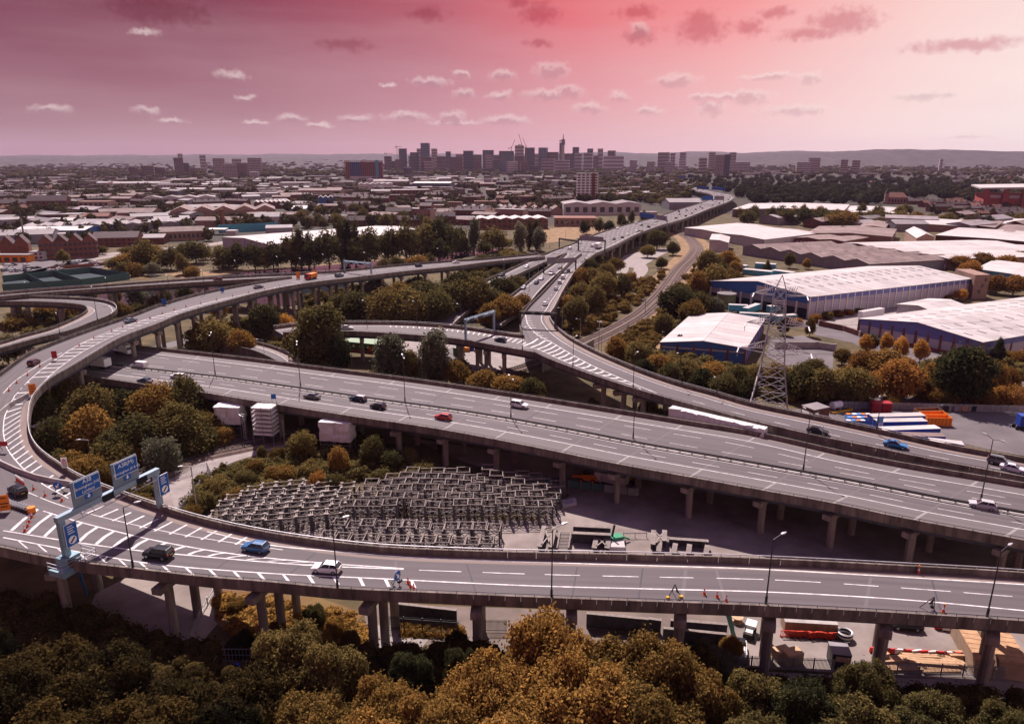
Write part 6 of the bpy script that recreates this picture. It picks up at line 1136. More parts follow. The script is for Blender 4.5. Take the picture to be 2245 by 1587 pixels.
# ------------------------------------------------------------------ the rest of the woods and scrub as masses
def mass(name, label, region_list, m, n_leaf=40, leaf=1.0, seed=1, kind='stuff', gap=()):
    rg = np.random.default_rng(seed); Vs, Fs, o = [], [], 0; sv, sf = sphere((0, 0, 0), (1, 1, 1), 7, 4)
    for reg, n, (h0, h1), (w0, w1) in region_list:
        xs = [p[0] for p in reg]; ys = [p[1] for p in reg]; pts = []
        while len(pts) < n:
            # uniform on the ground: weight by the area a pixel row covers
            x, y = rg.uniform(min(xs), max(xs)), rg.uniform(min(ys), max(ys))
            if inside(x, y, reg): pts.append(P(x, y, 0))
        for p in pts:
            if near_rail(p, 6.8) or any((p.x - q[0]) ** 2 + (p.y - q[1]) ** 2 < (q[2] * .75) ** 2 for q in TOWN_PTS): continue
            w, h = rg.uniform(w0, w1) / 2, rg.uniform(h0, h1); R_ = np.array([w, w, h * .55]); c = np.array([p.x, p.y, h * .5])
            d = rg.normal(size=(n_leaf, 3)); d[:, 2] = np.abs(d[:, 2]) * 1.0 - .15; d = unit(d); pos = c + d * R_ * rg.uniform(.8, 1.12, (n_leaf, 1))
            V, F = leaf_cards(rg, pos, d + rg.normal(size=d.shape) * .5, leaf, .75); Vs.append(V); Fs.append(F + o); o += len(V)
            V = sv * R_ * .84 + c; Vs.append(V); Fs.append(sf + o); o += len(V)
    me = fast_mesh(name, np.concatenate(Vs), np.concatenate(Fs), m); ob = put(name, me); tag(ob, label, 'woodland', None, kind); return ob
mass('park_woods', 'broad dark park woodland right of the expressway', [([(1500, 392), (1640, 388), (2100, 396), (2190, 420), (2170, 442), (1990, 436), (1900, 452), (1640, 447), (1612, 430), (1560, 410)], 520, (10, 17), (13, 24))], 'leaf_far', 60, 2.6, 5)
mass('hill_trees', 'scattered trees over the far town and slopes', [([(0, 352), (860, 356), (1500, 358), (2245, 350), (2245, 384), (1500, 384), (0, 392)], 2100, (9, 16), (16, 42)), ([(0, 392), (560, 392), (560, 440), (0, 440)], 330, (8, 14), (9, 18)), ([(560, 395), (1240, 395), (1260, 470), (640, 475)], 330, (8, 13), (8, 16)), ([(1310, 388), (1490, 388), (1545, 412), (1500, 448), (1310, 445)], 230, (9, 15), (12, 24)), ([(1100, 392), (1310, 392), (1310, 445), (1100, 450)], 70, (9, 14), (10, 20)), ([(1700, 374), (2245, 384), (2245, 446), (2100, 440), (2100, 396)], 160, (9, 15), (10, 20)), ([(0, 440), (330, 440), (480, 480), (0, 478)], 110, (8, 12), (8, 14)), ([(0, 478), (480, 486), (480, 535), (0, 545)], 70, (7, 11), (7, 12)), ([(470, 482), (720, 488), (1000, 495), (480, 505)], 50, (8, 12), (8, 13)), ([(2020, 450), (2245, 460), (2245, 492), (2060, 488)], 40, (6, 10), (6, 12))], 'leaf_far', 26, 3.2, 6)
mass('slope_scrub', 'rough scrub covering the slope right of the link road', [([(1235, 720), (1262, 600), (1300, 565), (1350, 575), (1330, 640), (1400, 610), (1470, 600), (1400, 690), (1330, 740), (1270, 745)], 260, (1.5, 4.5), (3, 7)), ([(1330, 740), (1400, 690), (1470, 620), (1500, 580), (1535, 545), (1550, 600), (1480, 700), (1420, 740)], 150, (1.2, 3.6), (3, 6)), ([(1345, 745), (1440, 690), (1450, 760), (1400, 790)], 120, (.8, 2.2), (2, 4))], 'leaf_amber', 34, .9, 7)
mass('bramble_scrub', 'brown bramble scrub filling the ground before the compound', [([(400, 1130), (430, 1060), (500, 1030), (660, 985), (780, 960), (880, 985), (940, 1030), (900, 1060), (780, 1050), (720, 1080), (600, 1080), (470, 1110), (440, 1135)], 420, (.6, 2.4), (1.8, 4.2)), ([(100, 1060), (230, 1010), (330, 1000), (480, 965), (520, 985), (400, 1030), (360, 1060), (330, 1100), (240, 1090)], 170, (.8, 2.4), (2, 4.5))], 'leaf_olive', 44, .6, 8)
mass('rusty_growth', 'rust-brown low growth on the bank below the near viaduct', [([(470, 1300), (640, 1325), (780, 1350), (820, 1400), (700, 1450), (560, 1420), (480, 1370)], 240, (.2, .9), (1.0, 2.6)), ([(884, 1372), (1015, 1380), (1010, 1395), (884, 1392)], 50, (.2, .6), (1, 2))], 'leaf_amber', 46, .4, 19)
mass('undergrowth', 'dark tangled undergrowth beneath the foreground trees', [([(0, 1330), (110, 1345), (470, 1450), (560, 1587), (0, 1587)], 380, (1, 4.5), (2.5, 5)), ([(560, 1450), (1560, 1470), (1560, 1587), (560, 1587)], 420, (1.5, 5), (2.5, 5)), ([(1580, 1495), (2245, 1540), (2245, 1587), (1560, 1587)], 160, (1, 3), (2, 4.5))], 'leaf_painted_gloom', 46, .45, 9)
mass('verge_scrub', 'low scrub along verges and banks around the interchange', [([(640, 660), (760, 640), (1080, 650), (1130, 690), (960, 715), (730, 712)], 220, (1.5, 5), (3, 7)), ([(1470, 720), (1480, 660), (1540, 620), (1600, 600), (1580, 680), (1460, 740)], 120, (1.5, 5), (3, 7)), ([(20, 690), (230, 680), (330, 690), (240, 720), (60, 745)], 110, (1, 3), (2, 5)), ([(1340, 795), (1500, 840), (1700, 880), (1900, 885), (1900, 860), (1700, 830), (1500, 790), (1380, 765)], 260, (1.5, 5), (3, 6)), ([(1840, 800), (2245, 800), (2245, 880), (1950, 880), (1850, 850)], 150, (1, 4), (3, 6)), ([(450, 700), (600, 690), (680, 740), (640, 790), (480, 780)], 110, (1, 4), (3, 6)), ([(800, 850), (1180, 880), (1200, 850), (1000, 800), (830, 810)], 120, (1, 4), (3, 6))], 'leaf_olive', 34, .8, 10)
# ------------------------------------------------------------------ vehicles
def paint(name, c, rough=0.28): return mat(name, c, rough, 0.0, spec=0.6)
for n_, c_ in dict(car_white=(.72, .72, .72), car_black=(.012, .013, .018), car_navy=(.015, .03, .06), car_blue=(.02, .11, .26), car_bright_blue=(.01, .14, .34), car_red=(.36, .012, .016), car_maroon=(.09, .012, .02), car_silver=(.42, .42, .44), car_grey=(.11, .11, .12), car_steel=(.13, .16, .21), car_lilac=(.55, .53, .62)).items(): mat(n_, c_, .3, 0.0, spec=.25 if max(c_) < .07 else .55)
CARK = {  # stations (x, half width, sill, belt) nose to tail reversed later; cabin: belt x0,x1, roof x0,x1, roof z
 'hatch': dict(st=[(2.12, .62, .38, .62), (2.0, .80, .24, .78), (1.35, .88, .22, .90), (.75, .89, .20, .98), (-1.2, .89, .20, 1.02), (-1.85, .86, .24, 1.02), (-2.08, .76, .36, .92)], cab=(.95, -1.98, .15, -1.5, 1.48), ax=(1.32, -1.28), wr=.33),
 'sedan': dict(st=[(2.32, .62, .38, .60), (2.2, .80, .24, .74), (1.4, .88, .20, .88), (.8, .90, .20, .95), (-1.3, .90, .20, .99), (-2.1, .85, .24, .98), (-2.34, .74, .36, .86)], cab=(.85, -1.75, .05, -1.0, 1.44), ax=(1.42, -1.38), wr=.33),
 'suv': dict(st=[(2.25, .68, .44, .80), (2.12, .86, .32, .96), (1.4, .93, .30, 1.08), (.9, .94, .28, 1.12), (-1.4, .94, .28, 1.15), (-2.1, .90, .32, 1.14), (-2.26, .82, .44, 1.0)], cab=(1.0, -2.18, .3, -1.85, 1.74), ax=(1.38, -1.35), wr=.38),
 'estate': dict(st=[(2.32, .64, .38, .62), (2.2, .82, .24, .78), (1.4, .89, .20, .90), (.8, .90, .20, .97), (-1.5, .90, .20, 1.0), (-2.2, .86, .24, 1.0), (-2.36, .76, .36, .9)], cab=(.9, -2.25, .1, -1.95, 1.48), ax=(1.4, -1.42), wr=.34),
 'van': dict(st=[(2.45, .74, .42, .82), (2.32, .90, .28, 1.02), (1.75, .97, .26, 1.2), (1.3, .98, .24, 1.25), (-2.0, .98, .24, 1.25), (-2.4, .96, .28, 1.25), (-2.48, .92, .40, 1.2)], cab=(1.6, -2.46, .95, -2.42, 1.95), ax=(1.55, -1.45), wr=.36)}
CMESH = {}
def wheel_mesh(r): 
    if ('w', r) not in CMESH: CMESH['w', r] = MB('rubber').cyl((0, -.1, 0), (0, .1, 0), r, r, 14).mesh('wheel'); CMESH['r', r] = MB('alloy').cyl((0, -.115, 0), (0, .115, 0), r * .62, r * .62, 9).mesh('rim')
    return CMESH['w', r], CMESH['r', r]
def car_meshes(kind, col):
    if (kind, col) in CMESH: return CMESH[kind, col]
    k = CARK[kind]; rings = []
    for x, w, s_, b in k['st']: m = (s_ + b) / 2; rings.append([(x, -w * .90, s_), (x, -w, m - .05), (x, -w * .97, b - .06), (x, -w * .86, b), (x, w * .86, b), (x, w * .97, b - .06), (x, w, m - .05), (x, w * .90, s_)])
    body = MB(col).loft(rings).mesh('body'); body.polygons.foreach_set('use_smooth', [False] * len(body.polygons))
    c = k['cab']; hw = max(s_[1] for s_ in k['st']); zb = k['st'][3][3] - .03; zb2 = k['st'][5][3] - .03; a, t = hw * .88, hw * .72; z = c[4]
    g = MB('car_glass').add([(c[0], -a, zb), (c[0], a, zb), (c[1], a, zb2), (c[1], -a, zb2), (c[2], -t, z), (c[2], t, z), (c[3], t, z), (c[3], -t, z)], [(0, 3, 2, 1), (4, 5, 6, 7), (0, 1, 5, 4), (1, 2, 6, 5), (2, 3, 7, 6), (3, 0, 4, 7)]).mesh('window')
    r = MB(col); r.loft([[(c[2] + .12, -t * .9, z), (c[2], -t * .95, z + .02), (c[2] - .1, 0, z + .07), (c[2], t * .95, z + .02), (c[2] + .12, t * .9, z)], [(c[3] - .12, -t * .9, z), (c[3], -t * .95, z + .02), (c[3] + .1, 0, z + .07), (c[3], t * .95, z + .02), (c[3] - .12, t * .9, z)]])
    for s_ in (-1, 1):
        for x0, x1, q in ((c[0], c[2], zb), (c[1], c[3], zb2), ((c[0] + c[1]) / 2 - .1, (c[2] + c[3]) / 2 - .1, zb)): r.beam((x0, s_ * a, q), (x1, s_ * t, z), .07, .09)
    r = r.mesh('roof')
    if kind == 'van': g2 = MB(col).add([(.6, -a - .02, zb), (.6, a + .02, zb), (c[1] - .03, a + .02, zb2), (c[1] - .03, -a - .02, zb2), (.6, -t - .03, z + .03), (.6, t + .03, z + .03), (c[3] - .03, t + .03, z + .03), (c[3] - .03, -t - .03, z + .03)], [(0, 3, 2, 1), (4, 5, 6, 7), (0, 1, 5, 4), (1, 2, 6, 5), (2, 3, 7, 6), (3, 0, 4, 7)]).mesh('load_box')
    else: g2 = None
    CMESH[kind, col] = (body, g, r, g2); return CMESH[kind, col]
def car(key, px, py, qx, qy, kind, col, label, z=None, far=False, group='vehicles on the viaducts', roof=None):
    if z is None: p, q = VIA[key][0].conform(px, py), VIA[key][0].conform(qx, qy)
    else: p, q = P(px, py, z), P(qx, qy, z)
    return car_at(p, math.atan2(q.y - p.y, q.x - p.x), kind, col, label, far, group, roof)
def car_at(p, rz, kind, col, label, far=False, group='vehicles on the viaducts', roof=None):
    t = thing('van' if kind == 'van' else 'car', label, 'van' if kind == 'van' else 'car', (p.x, p.y, p.z + .02), rz, group); b, g, r, g2 = car_meshes(kind, col); put('body', b, t); put('window', g, t)
    if roof: r = r.copy(); r.materials[0] = M(roof)
    put('roof', r, t); k = CARK[kind]; wm, rm = wheel_mesh(k['wr']); hw = max(s_[1] for s_ in k['st'])
    if g2: put('load_box', g2, t)
    for x in k['ax']:
        for y in (-1, 1): w = put('wheel', wm, t, (x, y * (hw - .1), k['wr'])); (None if far else put('rim', rm, w))
    if not far:
        f, e = k['st'][1], k['st'][-2]
        for y in (-1, 1):
            o = ('hl', kind)
            if o not in CMESH: CMESH[o] = MB('lamp_white').cbox((0, 0, 0), (.16, .34, .14)).mesh('headlight'); CMESH['tl'] = MB('lamp_red').cbox((0, 0, 0), (.14, .26, .2)).mesh('taillight'); CMESH['mi'] = MB('car_black').cbox((0, 0, 0), (.14, .2, .14)).mesh('mirror'); CMESH['np'] = MB('plate_yellow').cbox((0, 0, 0), (.05, .52, .12)).mesh('number_plate'); CMESH['npf'] = MB('plastic_white').cbox((0, 0, 0), (.05, .52, .12)).mesh('number_plate')
            put('headlight', CMESH[o], t, (f[0] + .02, y * f[1] * .74, f[3] - .12)); put('taillight', CMESH['tl'], t, (e[0] - .12, y * e[1] * .78, e[3] - .14)); put('mirror', CMESH['mi'], t, (k['cab'][0] - .25, y * (hw + .06), k['st'][3][3] + .05))
        put('number_plate', CMESH['np'], t, (k['st'][-1][0] - .03, 0, k['st'][-1][3] - .2)); put('number_plate', CMESH['npf'], t, (k['st'][0][0] + .02, 0, k['st'][0][2] + .1))
    return t
mw, lp, lk, br = 'motorway', 'loop', 'link', 'branch'
car(mw, 390, 829, 340, 822, 'estate', 'car_white', 'white estate car second behind the white van on the motorway'); car(mw, 318, 839, 270, 832, 'sedan', 'car_navy', 'dark saloon on the motorway shoulder above the trees'); car(mw, 684, 873, 630, 865, 'sedan', 'car_grey', 'grey saloon on the near motorway lanes')
car(mw, 785, 878, 735, 870, 'estate', 'car_navy', 'dark car with pale roof leading on the near motorway lane', roof='car_silver'); car(mw, 829, 895, 780, 886, 'hatch', 'car_black', 'small black hatchback on the near motorway lane'); car(mw, 972, 919, 920, 910, 'hatch', 'car_red', 'bright red hatchback on the motorway')
car(mw, 2153, 1113, 2090, 1101, 'hatch', 'car_silver', 'silver hatchback at the right end of the motorway'); car(mw, 1139, 893, 1200, 903, 'suv', 'car_white', 'white crossover alone on the far motorway carriageway'); car(mw, 307, 806, 262, 800, 'van', 'car_white', 'white panel van leaving the shade of the loop')
car(lk, 1793, 950, 1850, 963, 'sedan', 'car_black', 'black convertible-like car beside the lorry yard'); car(lk, 1963, 980, 2020, 992, 'sedan', 'car_bright_blue', 'vivid blue saloon on the link road'); car(lk, 2192, 1018, 2240, 1029, 'suv', 'car_grey', 'grey hatchback at the right end of the link road'); car(lk, 2222, 1033, 2270, 1044, 'sedan', 'car_lilac', 'pale lilac saloon at the right end of the link road')
car(br, 1097, 749, 1050, 741, 'hatch', 'car_navy', 'dark hatchback on the branch near the junction'); car(br, 761, 722, 820, 723, 'sedan', 'car_silver', 'silver car on the branch beside the big willow')
car(lp, 75, 799, 115, 775, 'hatch', 'car_maroon', 'maroon hatchback climbing the loop'); car(lp, 287, 706, 330, 694, 'sedan', 'car_steel', 'steel blue saloon on the loop above the motorway'); car(lp, 567, 632, 610, 624, 'sedan', 'car_grey', 'dark grey car on the far stretch of the loop')
car(lp, 40, 1083, 5, 1060, 'suv', 'car_black', 'black people carrier squeezing past the concrete barrier'); car(lp, 348, 1221, 290, 1213, 'suv', 'car_black', 'black sport utility car beside the lamp post'); car(lp, 561, 1206, 500, 1196, 'hatch', 'car_blue', 'blue hatchback on the upper slip lane'); car(lp, 717, 1252, 650, 1246, 'hatch', 'car_white', 'white hatchback on the near slip road')
car(lp, 744, 607, 790, 601, 'suv', 'car_steel', 'blue-grey car on the upper road near the orange signs', far=True); car(lp, 918, 585, 960, 581, 'hatch', 'car_navy', 'dark car far along the upper road', far=True); car(lp, 1000, 577, 1040, 573, 'sedan', 'car_white', 'white car at the far end of the upper road', far=True); car('upper', 478, 615, 420, 619, 'hatch', 'car_maroon', 'maroon car alone on the upper viaduct', far=True)
for px, py, qx, qy, k_, c_, l_ in [(1195, 669, 1215, 640, 'hatch', 'car_white', 'white car approaching the dark gantry'), (1219, 636, 1235, 605, 'hatch', 'car_silver', 'silver car behind the pair on the link road'), (1227, 622, 1240, 596, 'suv', 'car_white', 'white car ahead of the silver one on the link road'), (1234, 611, 1246, 588, 'van', 'car_white', 'white van high on the link road'), (1246, 595, 1256, 576, 'hatch', 'car_grey', 'grey car under the link road gantry')]: car(lk, px, py, qx, qy, k_, c_, l_, far=True)
for px, py, qx, qy, k_, c_, l_ in [(1187, 613, 1168, 627, 'sedan', 'car_white', 'white car on the middle carriageway'), (1148, 633, 1130, 648, 'hatch', 'car_silver', 'silver car lowest on the middle carriageway'), (1176, 622, 1158, 636, 'hatch', 'car_navy', 'dark car on the middle carriageway'), (1228, 589, 1210, 600, 'sedan', 'car_grey', 'grey car topmost on the middle carriageway'), (1209, 602, 1192, 614, 'van', 'car_white', 'white box van on the middle carriageway')]: car('mid_way', px, py, qx, qy, k_, c_, l_, far=True)
car('left_way', 1100, 605, 1080, 612, 'sedan', 'car_navy', 'dark car low on the west carriageway', far=True); car('left_way', 1155, 587, 1130, 596, 'hatch', 'car_white', 'white car on the west carriageway', far=True)
rbE = VIA['expressway'][0]; cols = ['car_white', 'car_white', 'car_silver', 'car_navy', 'car_grey', 'car_black', 'car_white', 'car_maroon', 'car_steel']
nm = {'car_white': 'white', 'car_silver': 'silver', 'car_navy': 'navy', 'car_grey': 'grey', 'car_black': 'black', 'car_maroon': 'maroon', 'car_steel': 'steel blue'}
for k in range(92):
    s_ = 8 + (rbE.s[-6] - 20) * ((k + RNG.uniform(.1, .9)) / 92); ln = int(RNG.integers(7)); m_ = 2.8 + 3.5 * ln + RNG.uniform(-.3, .3); p = rbE.pt(s_, ('L', m_)); q = rbE.pt(min(rbE.len, s_ + 4), ('L', m_)); c_ = cols[int(RNG.integers(len(cols)))]
    a = math.atan2(q.y - p.y, q.x - p.x) + (PI if ln < 4 else 0); k_ = ['hatch', 'sedan', 'suv', 'van', 'estate'][int(RNG.integers(5))]
    t = car_at(p, a, k_, 'car_white' if k_ == 'van' and RNG.random() < .7 else c_, None, True, 'traffic on the expressway'); cc = t.children[0].data.materials[0].name; later(t, f"{nm[cc]} {'van' if k_ == 'van' else 'car'}", 'in the expressway traffic', 'van' if k_ == 'van' else 'car')
def lorry(p, rz, label, cab, box, L=9.0, h=3.4, boxname='cargo_box', name='lorry'):
    t = thing(name, label, 'lorry', tuple(p), rz, 'lorries'); MB(cab).loft([[(L / 2, -1.15, .5), (L / 2, 1.15, .5), (L / 2 - .1, 1.15, 1.6), (L / 2 - .5, 1.1, 2.7), (L / 2 - .5, -1.1, 2.7), (L / 2 - .1, -1.15, 1.6)][::1], [(L / 2 - 1.9, -1.15, .5), (L / 2 - 1.9, 1.15, .5), (L / 2 - 1.9, 1.15, 1.6), (L / 2 - 1.9, 1.1, 2.7), (L / 2 - 1.9, -1.1, 2.7), (L / 2 - 1.9, -1.15, 1.6)]]).build('cab', t)
    MB(box).box(-L / 2, -1.22, .9, L / 2 - 2.0, 1.22, h).build(boxname, t); MB('car_glass').box(L / 2 - .42, -1.0, 1.7, L / 2 - .08, 1.0, 2.5).build('windscreen', t); MB('dark_steel').box(-L / 2, -.9, .55, L / 2 - 1.9, .9, .88).build('chassis', t); wm, rm = wheel_mesh(.48)
    for x in (L / 2 - 1.3, -L / 2 + 1.2, -L / 2 + 2.4):
        for y in (-1, 1): put('wheel', wm, t, (x, y * 1.05, .48))
    return t
p = VIA[mw][0].conform(218, 806); q = VIA[mw][0].conform(180, 801); a = math.atan2(q.y - p.y, q.x - p.x); lorry(p, a, 'white horsebox-like lorry going under the loop on the motorway', 'car_white', 'plastic_white', 7.5, 3.2)
p = VIA[mw][0].conform(272, 775); q = VIA[mw][0].conform(300, 780); a = math.atan2(q.y - p.y, q.x - p.x)
t = lorry(p, a, 'white motorhome emerging from under the loop', 'car_white', 'car_white', 7.2, 3.0, 'living_box', 'motorhome'); t['category'] = 'motorhome'; MB('car_glass').box(-2.0, -1.24, 1.7, -.6, -1.2, 2.4).build('window', t); MB('car_white').box(1.0, -1.1, 2.7, 2.9, 1.1, 3.1).build('cab_bed', t)
p = VIA[lp][0].conform(682, 612); q = VIA[lp][0].conform(640, 620); lorry(p, math.atan2(q.y - p.y, q.x - p.x), 'red works lorry with orange crash cushion on the upper road', 'car_red', 'orange', 6.5, 2.6, 'crash_cushion')
p = rbE.pt(36, ('L', 22)); lorry(p, math.atan2(VIA['expressway'][0].pt(40, ('L', 22)).y - p.y, VIA['expressway'][0].pt(40, ('L', 22)).x - p.x), 'white box lorry low on the expressway near the grey gantry', 'car_white', 'plastic_white', 9, 3.6)
# parked cars in the far car park
for k in range(34):
    x = RNG.uniform(10, 140) if k < 24 else RNG.uniform(140, 225); y = 583 + (k % 3) * 6.5 + RNG.uniform(-1, 1) if k < 24 else RNG.uniform(574, 584); p = P(x, y, 0.05); c_ = cols[int(RNG.integers(len(cols)))]
    t = car_at(p, 1.2 + RNG.uniform(-.1, .1), ['hatch', 'sedan', 'suv'][k % 3], c_, None, True, 'cars parked by the sports court'); later(t, f'{nm[c_]} parked car', 'behind the sports court', 'car')
for (x, y, c_, l_) in ((354, 598, 'car_black', 'black car leaving the parkland track'), (338, 606, 'car_silver', 'silver car on the parkland track'), (945, 805, 'car_steel', 'blue-grey car on the road under the branch'), (1985, 1376, 'car_black', 'black saloon parked on the works yard under the near viaduct'), (395, 792, 'car_black', 'black car on the low road')):
    if y != 792: car_at(P(x, y, 0.12), 3.0 if x > 1500 else .8, 'sedan', c_, l_, x < 1500, 'parked cars')

# ------------------------------------------------------------------ lamp posts
def lamp(base, ztop, label_where, ang, double=False, arm=1.5, far=False, r=.11, m='dark_steel', group='lamp posts'):
    t = thing('lamp_post', None, None, tuple(base), ang, group); h = ztop - base.z; MB(m).cyl((0, 0, -.1), (0, 0, h), r, r * .6, 8).build('column', t); MB(m).cyl((0, 0, 0), (0, 0, 1.2), r * 1.7, r * 1.5, 8).build('base_sleeve', t)
    for s_ in ((1, -1) if double else (1,)):
        MB(m).cyl((0, 0, h - .05), (s_ * arm, 0, h + .35), r * .5, r * .4, 6).build('bracket', t); x = s_ * arm; MB('galv').loft([[(x - s_ * .1, -.09, h + .28), (x - s_ * .1, .09, h + .28), (x - s_ * .1, .09, h + .42), (x - s_ * .1, -.09, h + .42)], [(x + s_ * .3, -.17, h + .26), (x + s_ * .3, .17, h + .26), (x + s_ * .3, .17, h + .48), (x + s_ * .3, -.17, h + .48)], [(x + s_ * .8, -.08, h + .36), (x + s_ * .8, .08, h + .36), (x + s_ * .8, .08, h + .46), (x + s_ * .8, -.08, h + .46)]]).build('lantern', t)
    later(t, 'tall double-arm lamp post' if double else 'slim lamp post', label_where, 'lamp post'); return t
for x, yb, yt in ((472, 822, 735), (659, 848, 755), (888, 882, 784), (1120, 916, 830), (1388, 961, 850), (1761, 1031, 905), (2150, 1097, 963)): b = VIA[mw][0].conform(x, yb); b.z += .13; lamp(b, top_z(b, yt), 'on the motorway central reservation', 1.85, True)
for x, yb, yt in ((292, 1244, 1112), (740, 1287, 1145), (1209, 1308, 1160), (1679, 1323, 1182), (2164, 1351, 1207)): b = P(x, yb, 12.4); lamp(b, top_z(b, yt), 'on the near parapet of the slip road', .5)
for x, yb, yt in ((1145, 768, 722), (1256, 804, 742), (1388, 849, 778)): b = P(x, yb, 11.2); lamp(b, top_z(b, yt), 'on the near parapet of the link road', 1.0)
for x, yb, yt in ((1489, 838, 774), (1571, 862, 826), (1922, 942, 868)): b = P(x, yb, 10.8); lamp(b, top_z(b, yt), 'on the far parapet of the link road', -2.3)
for x, yb, yt in ((804, 706, 662), (914, 709, 664), (1011, 716, 670), (743, 706, 695)): b = P(x, yb, 11.4); lamp(b, top_z(b, yt), 'along the branch viaduct', 2.4)
for x, yb, yt, z in ((374, 660, 606, 17.2), (449, 641, 596, 17), (214, 703, 632, 10.2), (132, 735, 690, 9.6), (240, 661, 612, 10.4), (60, 652, 622, 10.6), (612, 597, 565, 15.4), (662, 599, 569, 15.5), (713, 595, 560, 15.5), (803, 588, 556, 15), (844, 583, 559, 14.6), (889, 579, 552, 14), (963, 572, 547, 13.6), (520, 606, 574, 14)): b = P(x, yb, z); lamp(b, top_z(b, yt), 'on the upper viaducts at left', 2.2)
for x, yb, yt in ((205, 1030, 964), (434, 1132, 1022), (1318, 772, 706), (582, 800, 745), (636, 790, 748), (690, 815, 765), (1217, 690, 642), (1238, 695, 640), (1232, 730, 676), (1272, 748, 700), (1952, 880, 866)): b = P(x, yb, 0); lamp(b, top_z(b, yt), 'standing on the ground between the viaducts', 3.6, m='galv', r=.10)
for k, (x, y) in enumerate([(520, 570), (700, 545), (760, 520), (300, 575), (200, 560), (480, 560), (1205, 545), (1240, 520), (1105, 620), (1180, 600), (1160, 640), (1265, 560), (1310, 545), (1070, 600)]): b = P(x, y, 0 if x < 1100 else 9); lamp(b, b.z + 11, 'beside the distant carriageways', 1.0 * k, m='galv')

# ------------------------------------------------------------------ signs and gantries
def text_mesh(body, size, m, spacing=1.0):
    cu = bpy.data.curves.new('lettering', 'FONT'); cu.body = body; cu.size = size; cu.align_x = 'CENTER'; cu.align_y = 'CENTER'; cu.extrude = .012; cu.space_character = spacing
    o = bpy.data.objects.new('lettering', cu); COL.objects.link(o); dg = bpy.context.evaluated_depsgraph_get(); me = bpy.data.meshes.new_from_object(o.evaluated_get(dg)); bpy.data.objects.remove(o); me.materials.clear(); me.materials.append(M(m)); return me
def text_on(t, body, size, loc, m='sign_white', name='lettering'):   # upright on a face that looks to local -Y
    o = put(name, text_mesh(body, size, m), t, loc); o.rotation_euler = (PI / 2, 0, 0); return o
A0, B0 = P(147, 1219, 12.5), P(351, 1107, 12.5); zt = (top_z(A0, 1136) + top_z(B0, 1036)) / 2 - A0.z; d = B0 - A0; LG = d.length; rz = math.atan2(d.y, d.x)
g = thing('sign_gantry', 'grey steel sign gantry spanning the slip road at lower left', 'gantry', tuple(A0), rz)
MB('gantry_teal').box(-.45, -.4, .2, .45, .4, zt - .35).build('post', g); MB('gantry_grey').box(LG - .42, -.36, -.4, LG + .42, .36, zt - .35).build('post', g)
mb = MB('gantry_grey'); mb.box(-.6, -.42, zt - .34, LG + .6, .42, zt + .50); mb.build('beam', g)
mb = MB('rail_steel')
for z in (zt - .9,): mb.beam((.8, -1.0, z), (LG - .4, -1.0, z), .09)
for k in range(9): x = 1 + (LG - 2) * k / 8; mb.beam((x, -1.0, zt - .9), (x, -.35, zt - .3), .07)
mb.build('cable_tray', g)
for x in (.45, .82): MB('car_black').box(LG * x - .95, -.62, zt - .55, LG * x + .95, -.43, zt + .55).build('signal_panel', g)
for k in range(5): x = LG * (.2 + .17 * k); MB('plastic_white').cbox((x, -.6, zt - .5), (.8, .2, .18)).build('luminaire', g)
mb = MB('gantry_teal'); mb.box(-2.4, -2.0, -2.0, 3.0, 1.0, -1.1); mb.box(-1.2, -1.2, -1.1, 1.2, .9, .2); mb.build('bracket_platform', g)
mb = MB('rail_steel')
for z in (-.5, .1):
    for p, q in (((-2.4, -2, z), (3, -2, z)), ((-2.4, -2, z), (-2.4, 1, z)), ((3, -2, z), (3, 1, z))): mb.beam(p, q, .07)
for x, y in ((-2.4, -2), (-.6, -2), (1.2, -2), (3, -2), (-2.4, 1), (3, 1)): mb.beam((x, y, -1.1), (x, y, .1), .07)
mb.build('platform_rail', g); MB('concrete_light').box(3.05, -1.4, -1.9, 6.0, .2, -1.2).build('cable_box', g); MB('sign_blue').beam((1.5, .5, -2.0), (4.2, 3.5, -10), .28).build('drain_pipe', g)
def dir_sign(x0, x1, lines, lab, hgt=4.0):
    cx = LG * (x0 + x1) / 2; w = LG * (x1 - x0); p = A0 + d.normalized() * cx; t = thing('direction_sign', lab, 'road sign', (p.x, p.y, A0.z + zt + .5), rz, 'blue motorway direction signs')
    MB('sign_back').box(-w / 2, .05, .02, w / 2, .25, hgt).build('backing', t); bx = w * .03; W2 = w * .90; z0, z1 = hgt * .34, hgt * .97; xo = w * .04
    MB('sign_white').box(xo - W2 / 2, -.02, z0, xo + W2 / 2, .045, z1).build('border', t); MB('sign_blue').box(xo - W2 / 2 + .09, -.05, z0 + .09, xo + W2 / 2 - .09, -.022, z1 - .09).build('panel', t); MB('sign_blue').box(-.5, -.03, hgt * .13, .75, .045, z0 - .04).build('arrow_tab', t)
    a = .12; y = -.06; MB('sign_white').add([(a - .1, y, hgt * .31), (a + .1, y, hgt * .31), (a + .1, y, hgt * .24), (a + .32, y, hgt * .24), (a, y, hgt * .155), (a - .32, y, hgt * .24), (a - .1, y, hgt * .24)], [(0, 1, 2, 6), (3, 4, 5)]).build('down_arrow', t)
    n = len(lines); zz = z1 - (z1 - z0) * .06
    for i, (s_, sz) in enumerate(lines): text_on(t, s_, sz, (xo, -.065, z0 + (z1 - z0) * (1 - (i + .62) / (n + .25))))
    for k in range(3): x = -w * .35 + k * w * .35; MB('gantry_grey').box(x - .1, .26, -.4, x + .1, .36, hgt * .9).build('strut', t)
dir_sign(.145, .425, (('A38', .9), ('Birmingham (NE)', .62), ('Lichfield', .62)), 'blue sign reading A38 Birmingham (NE) Lichfield, nearer on the gantry')
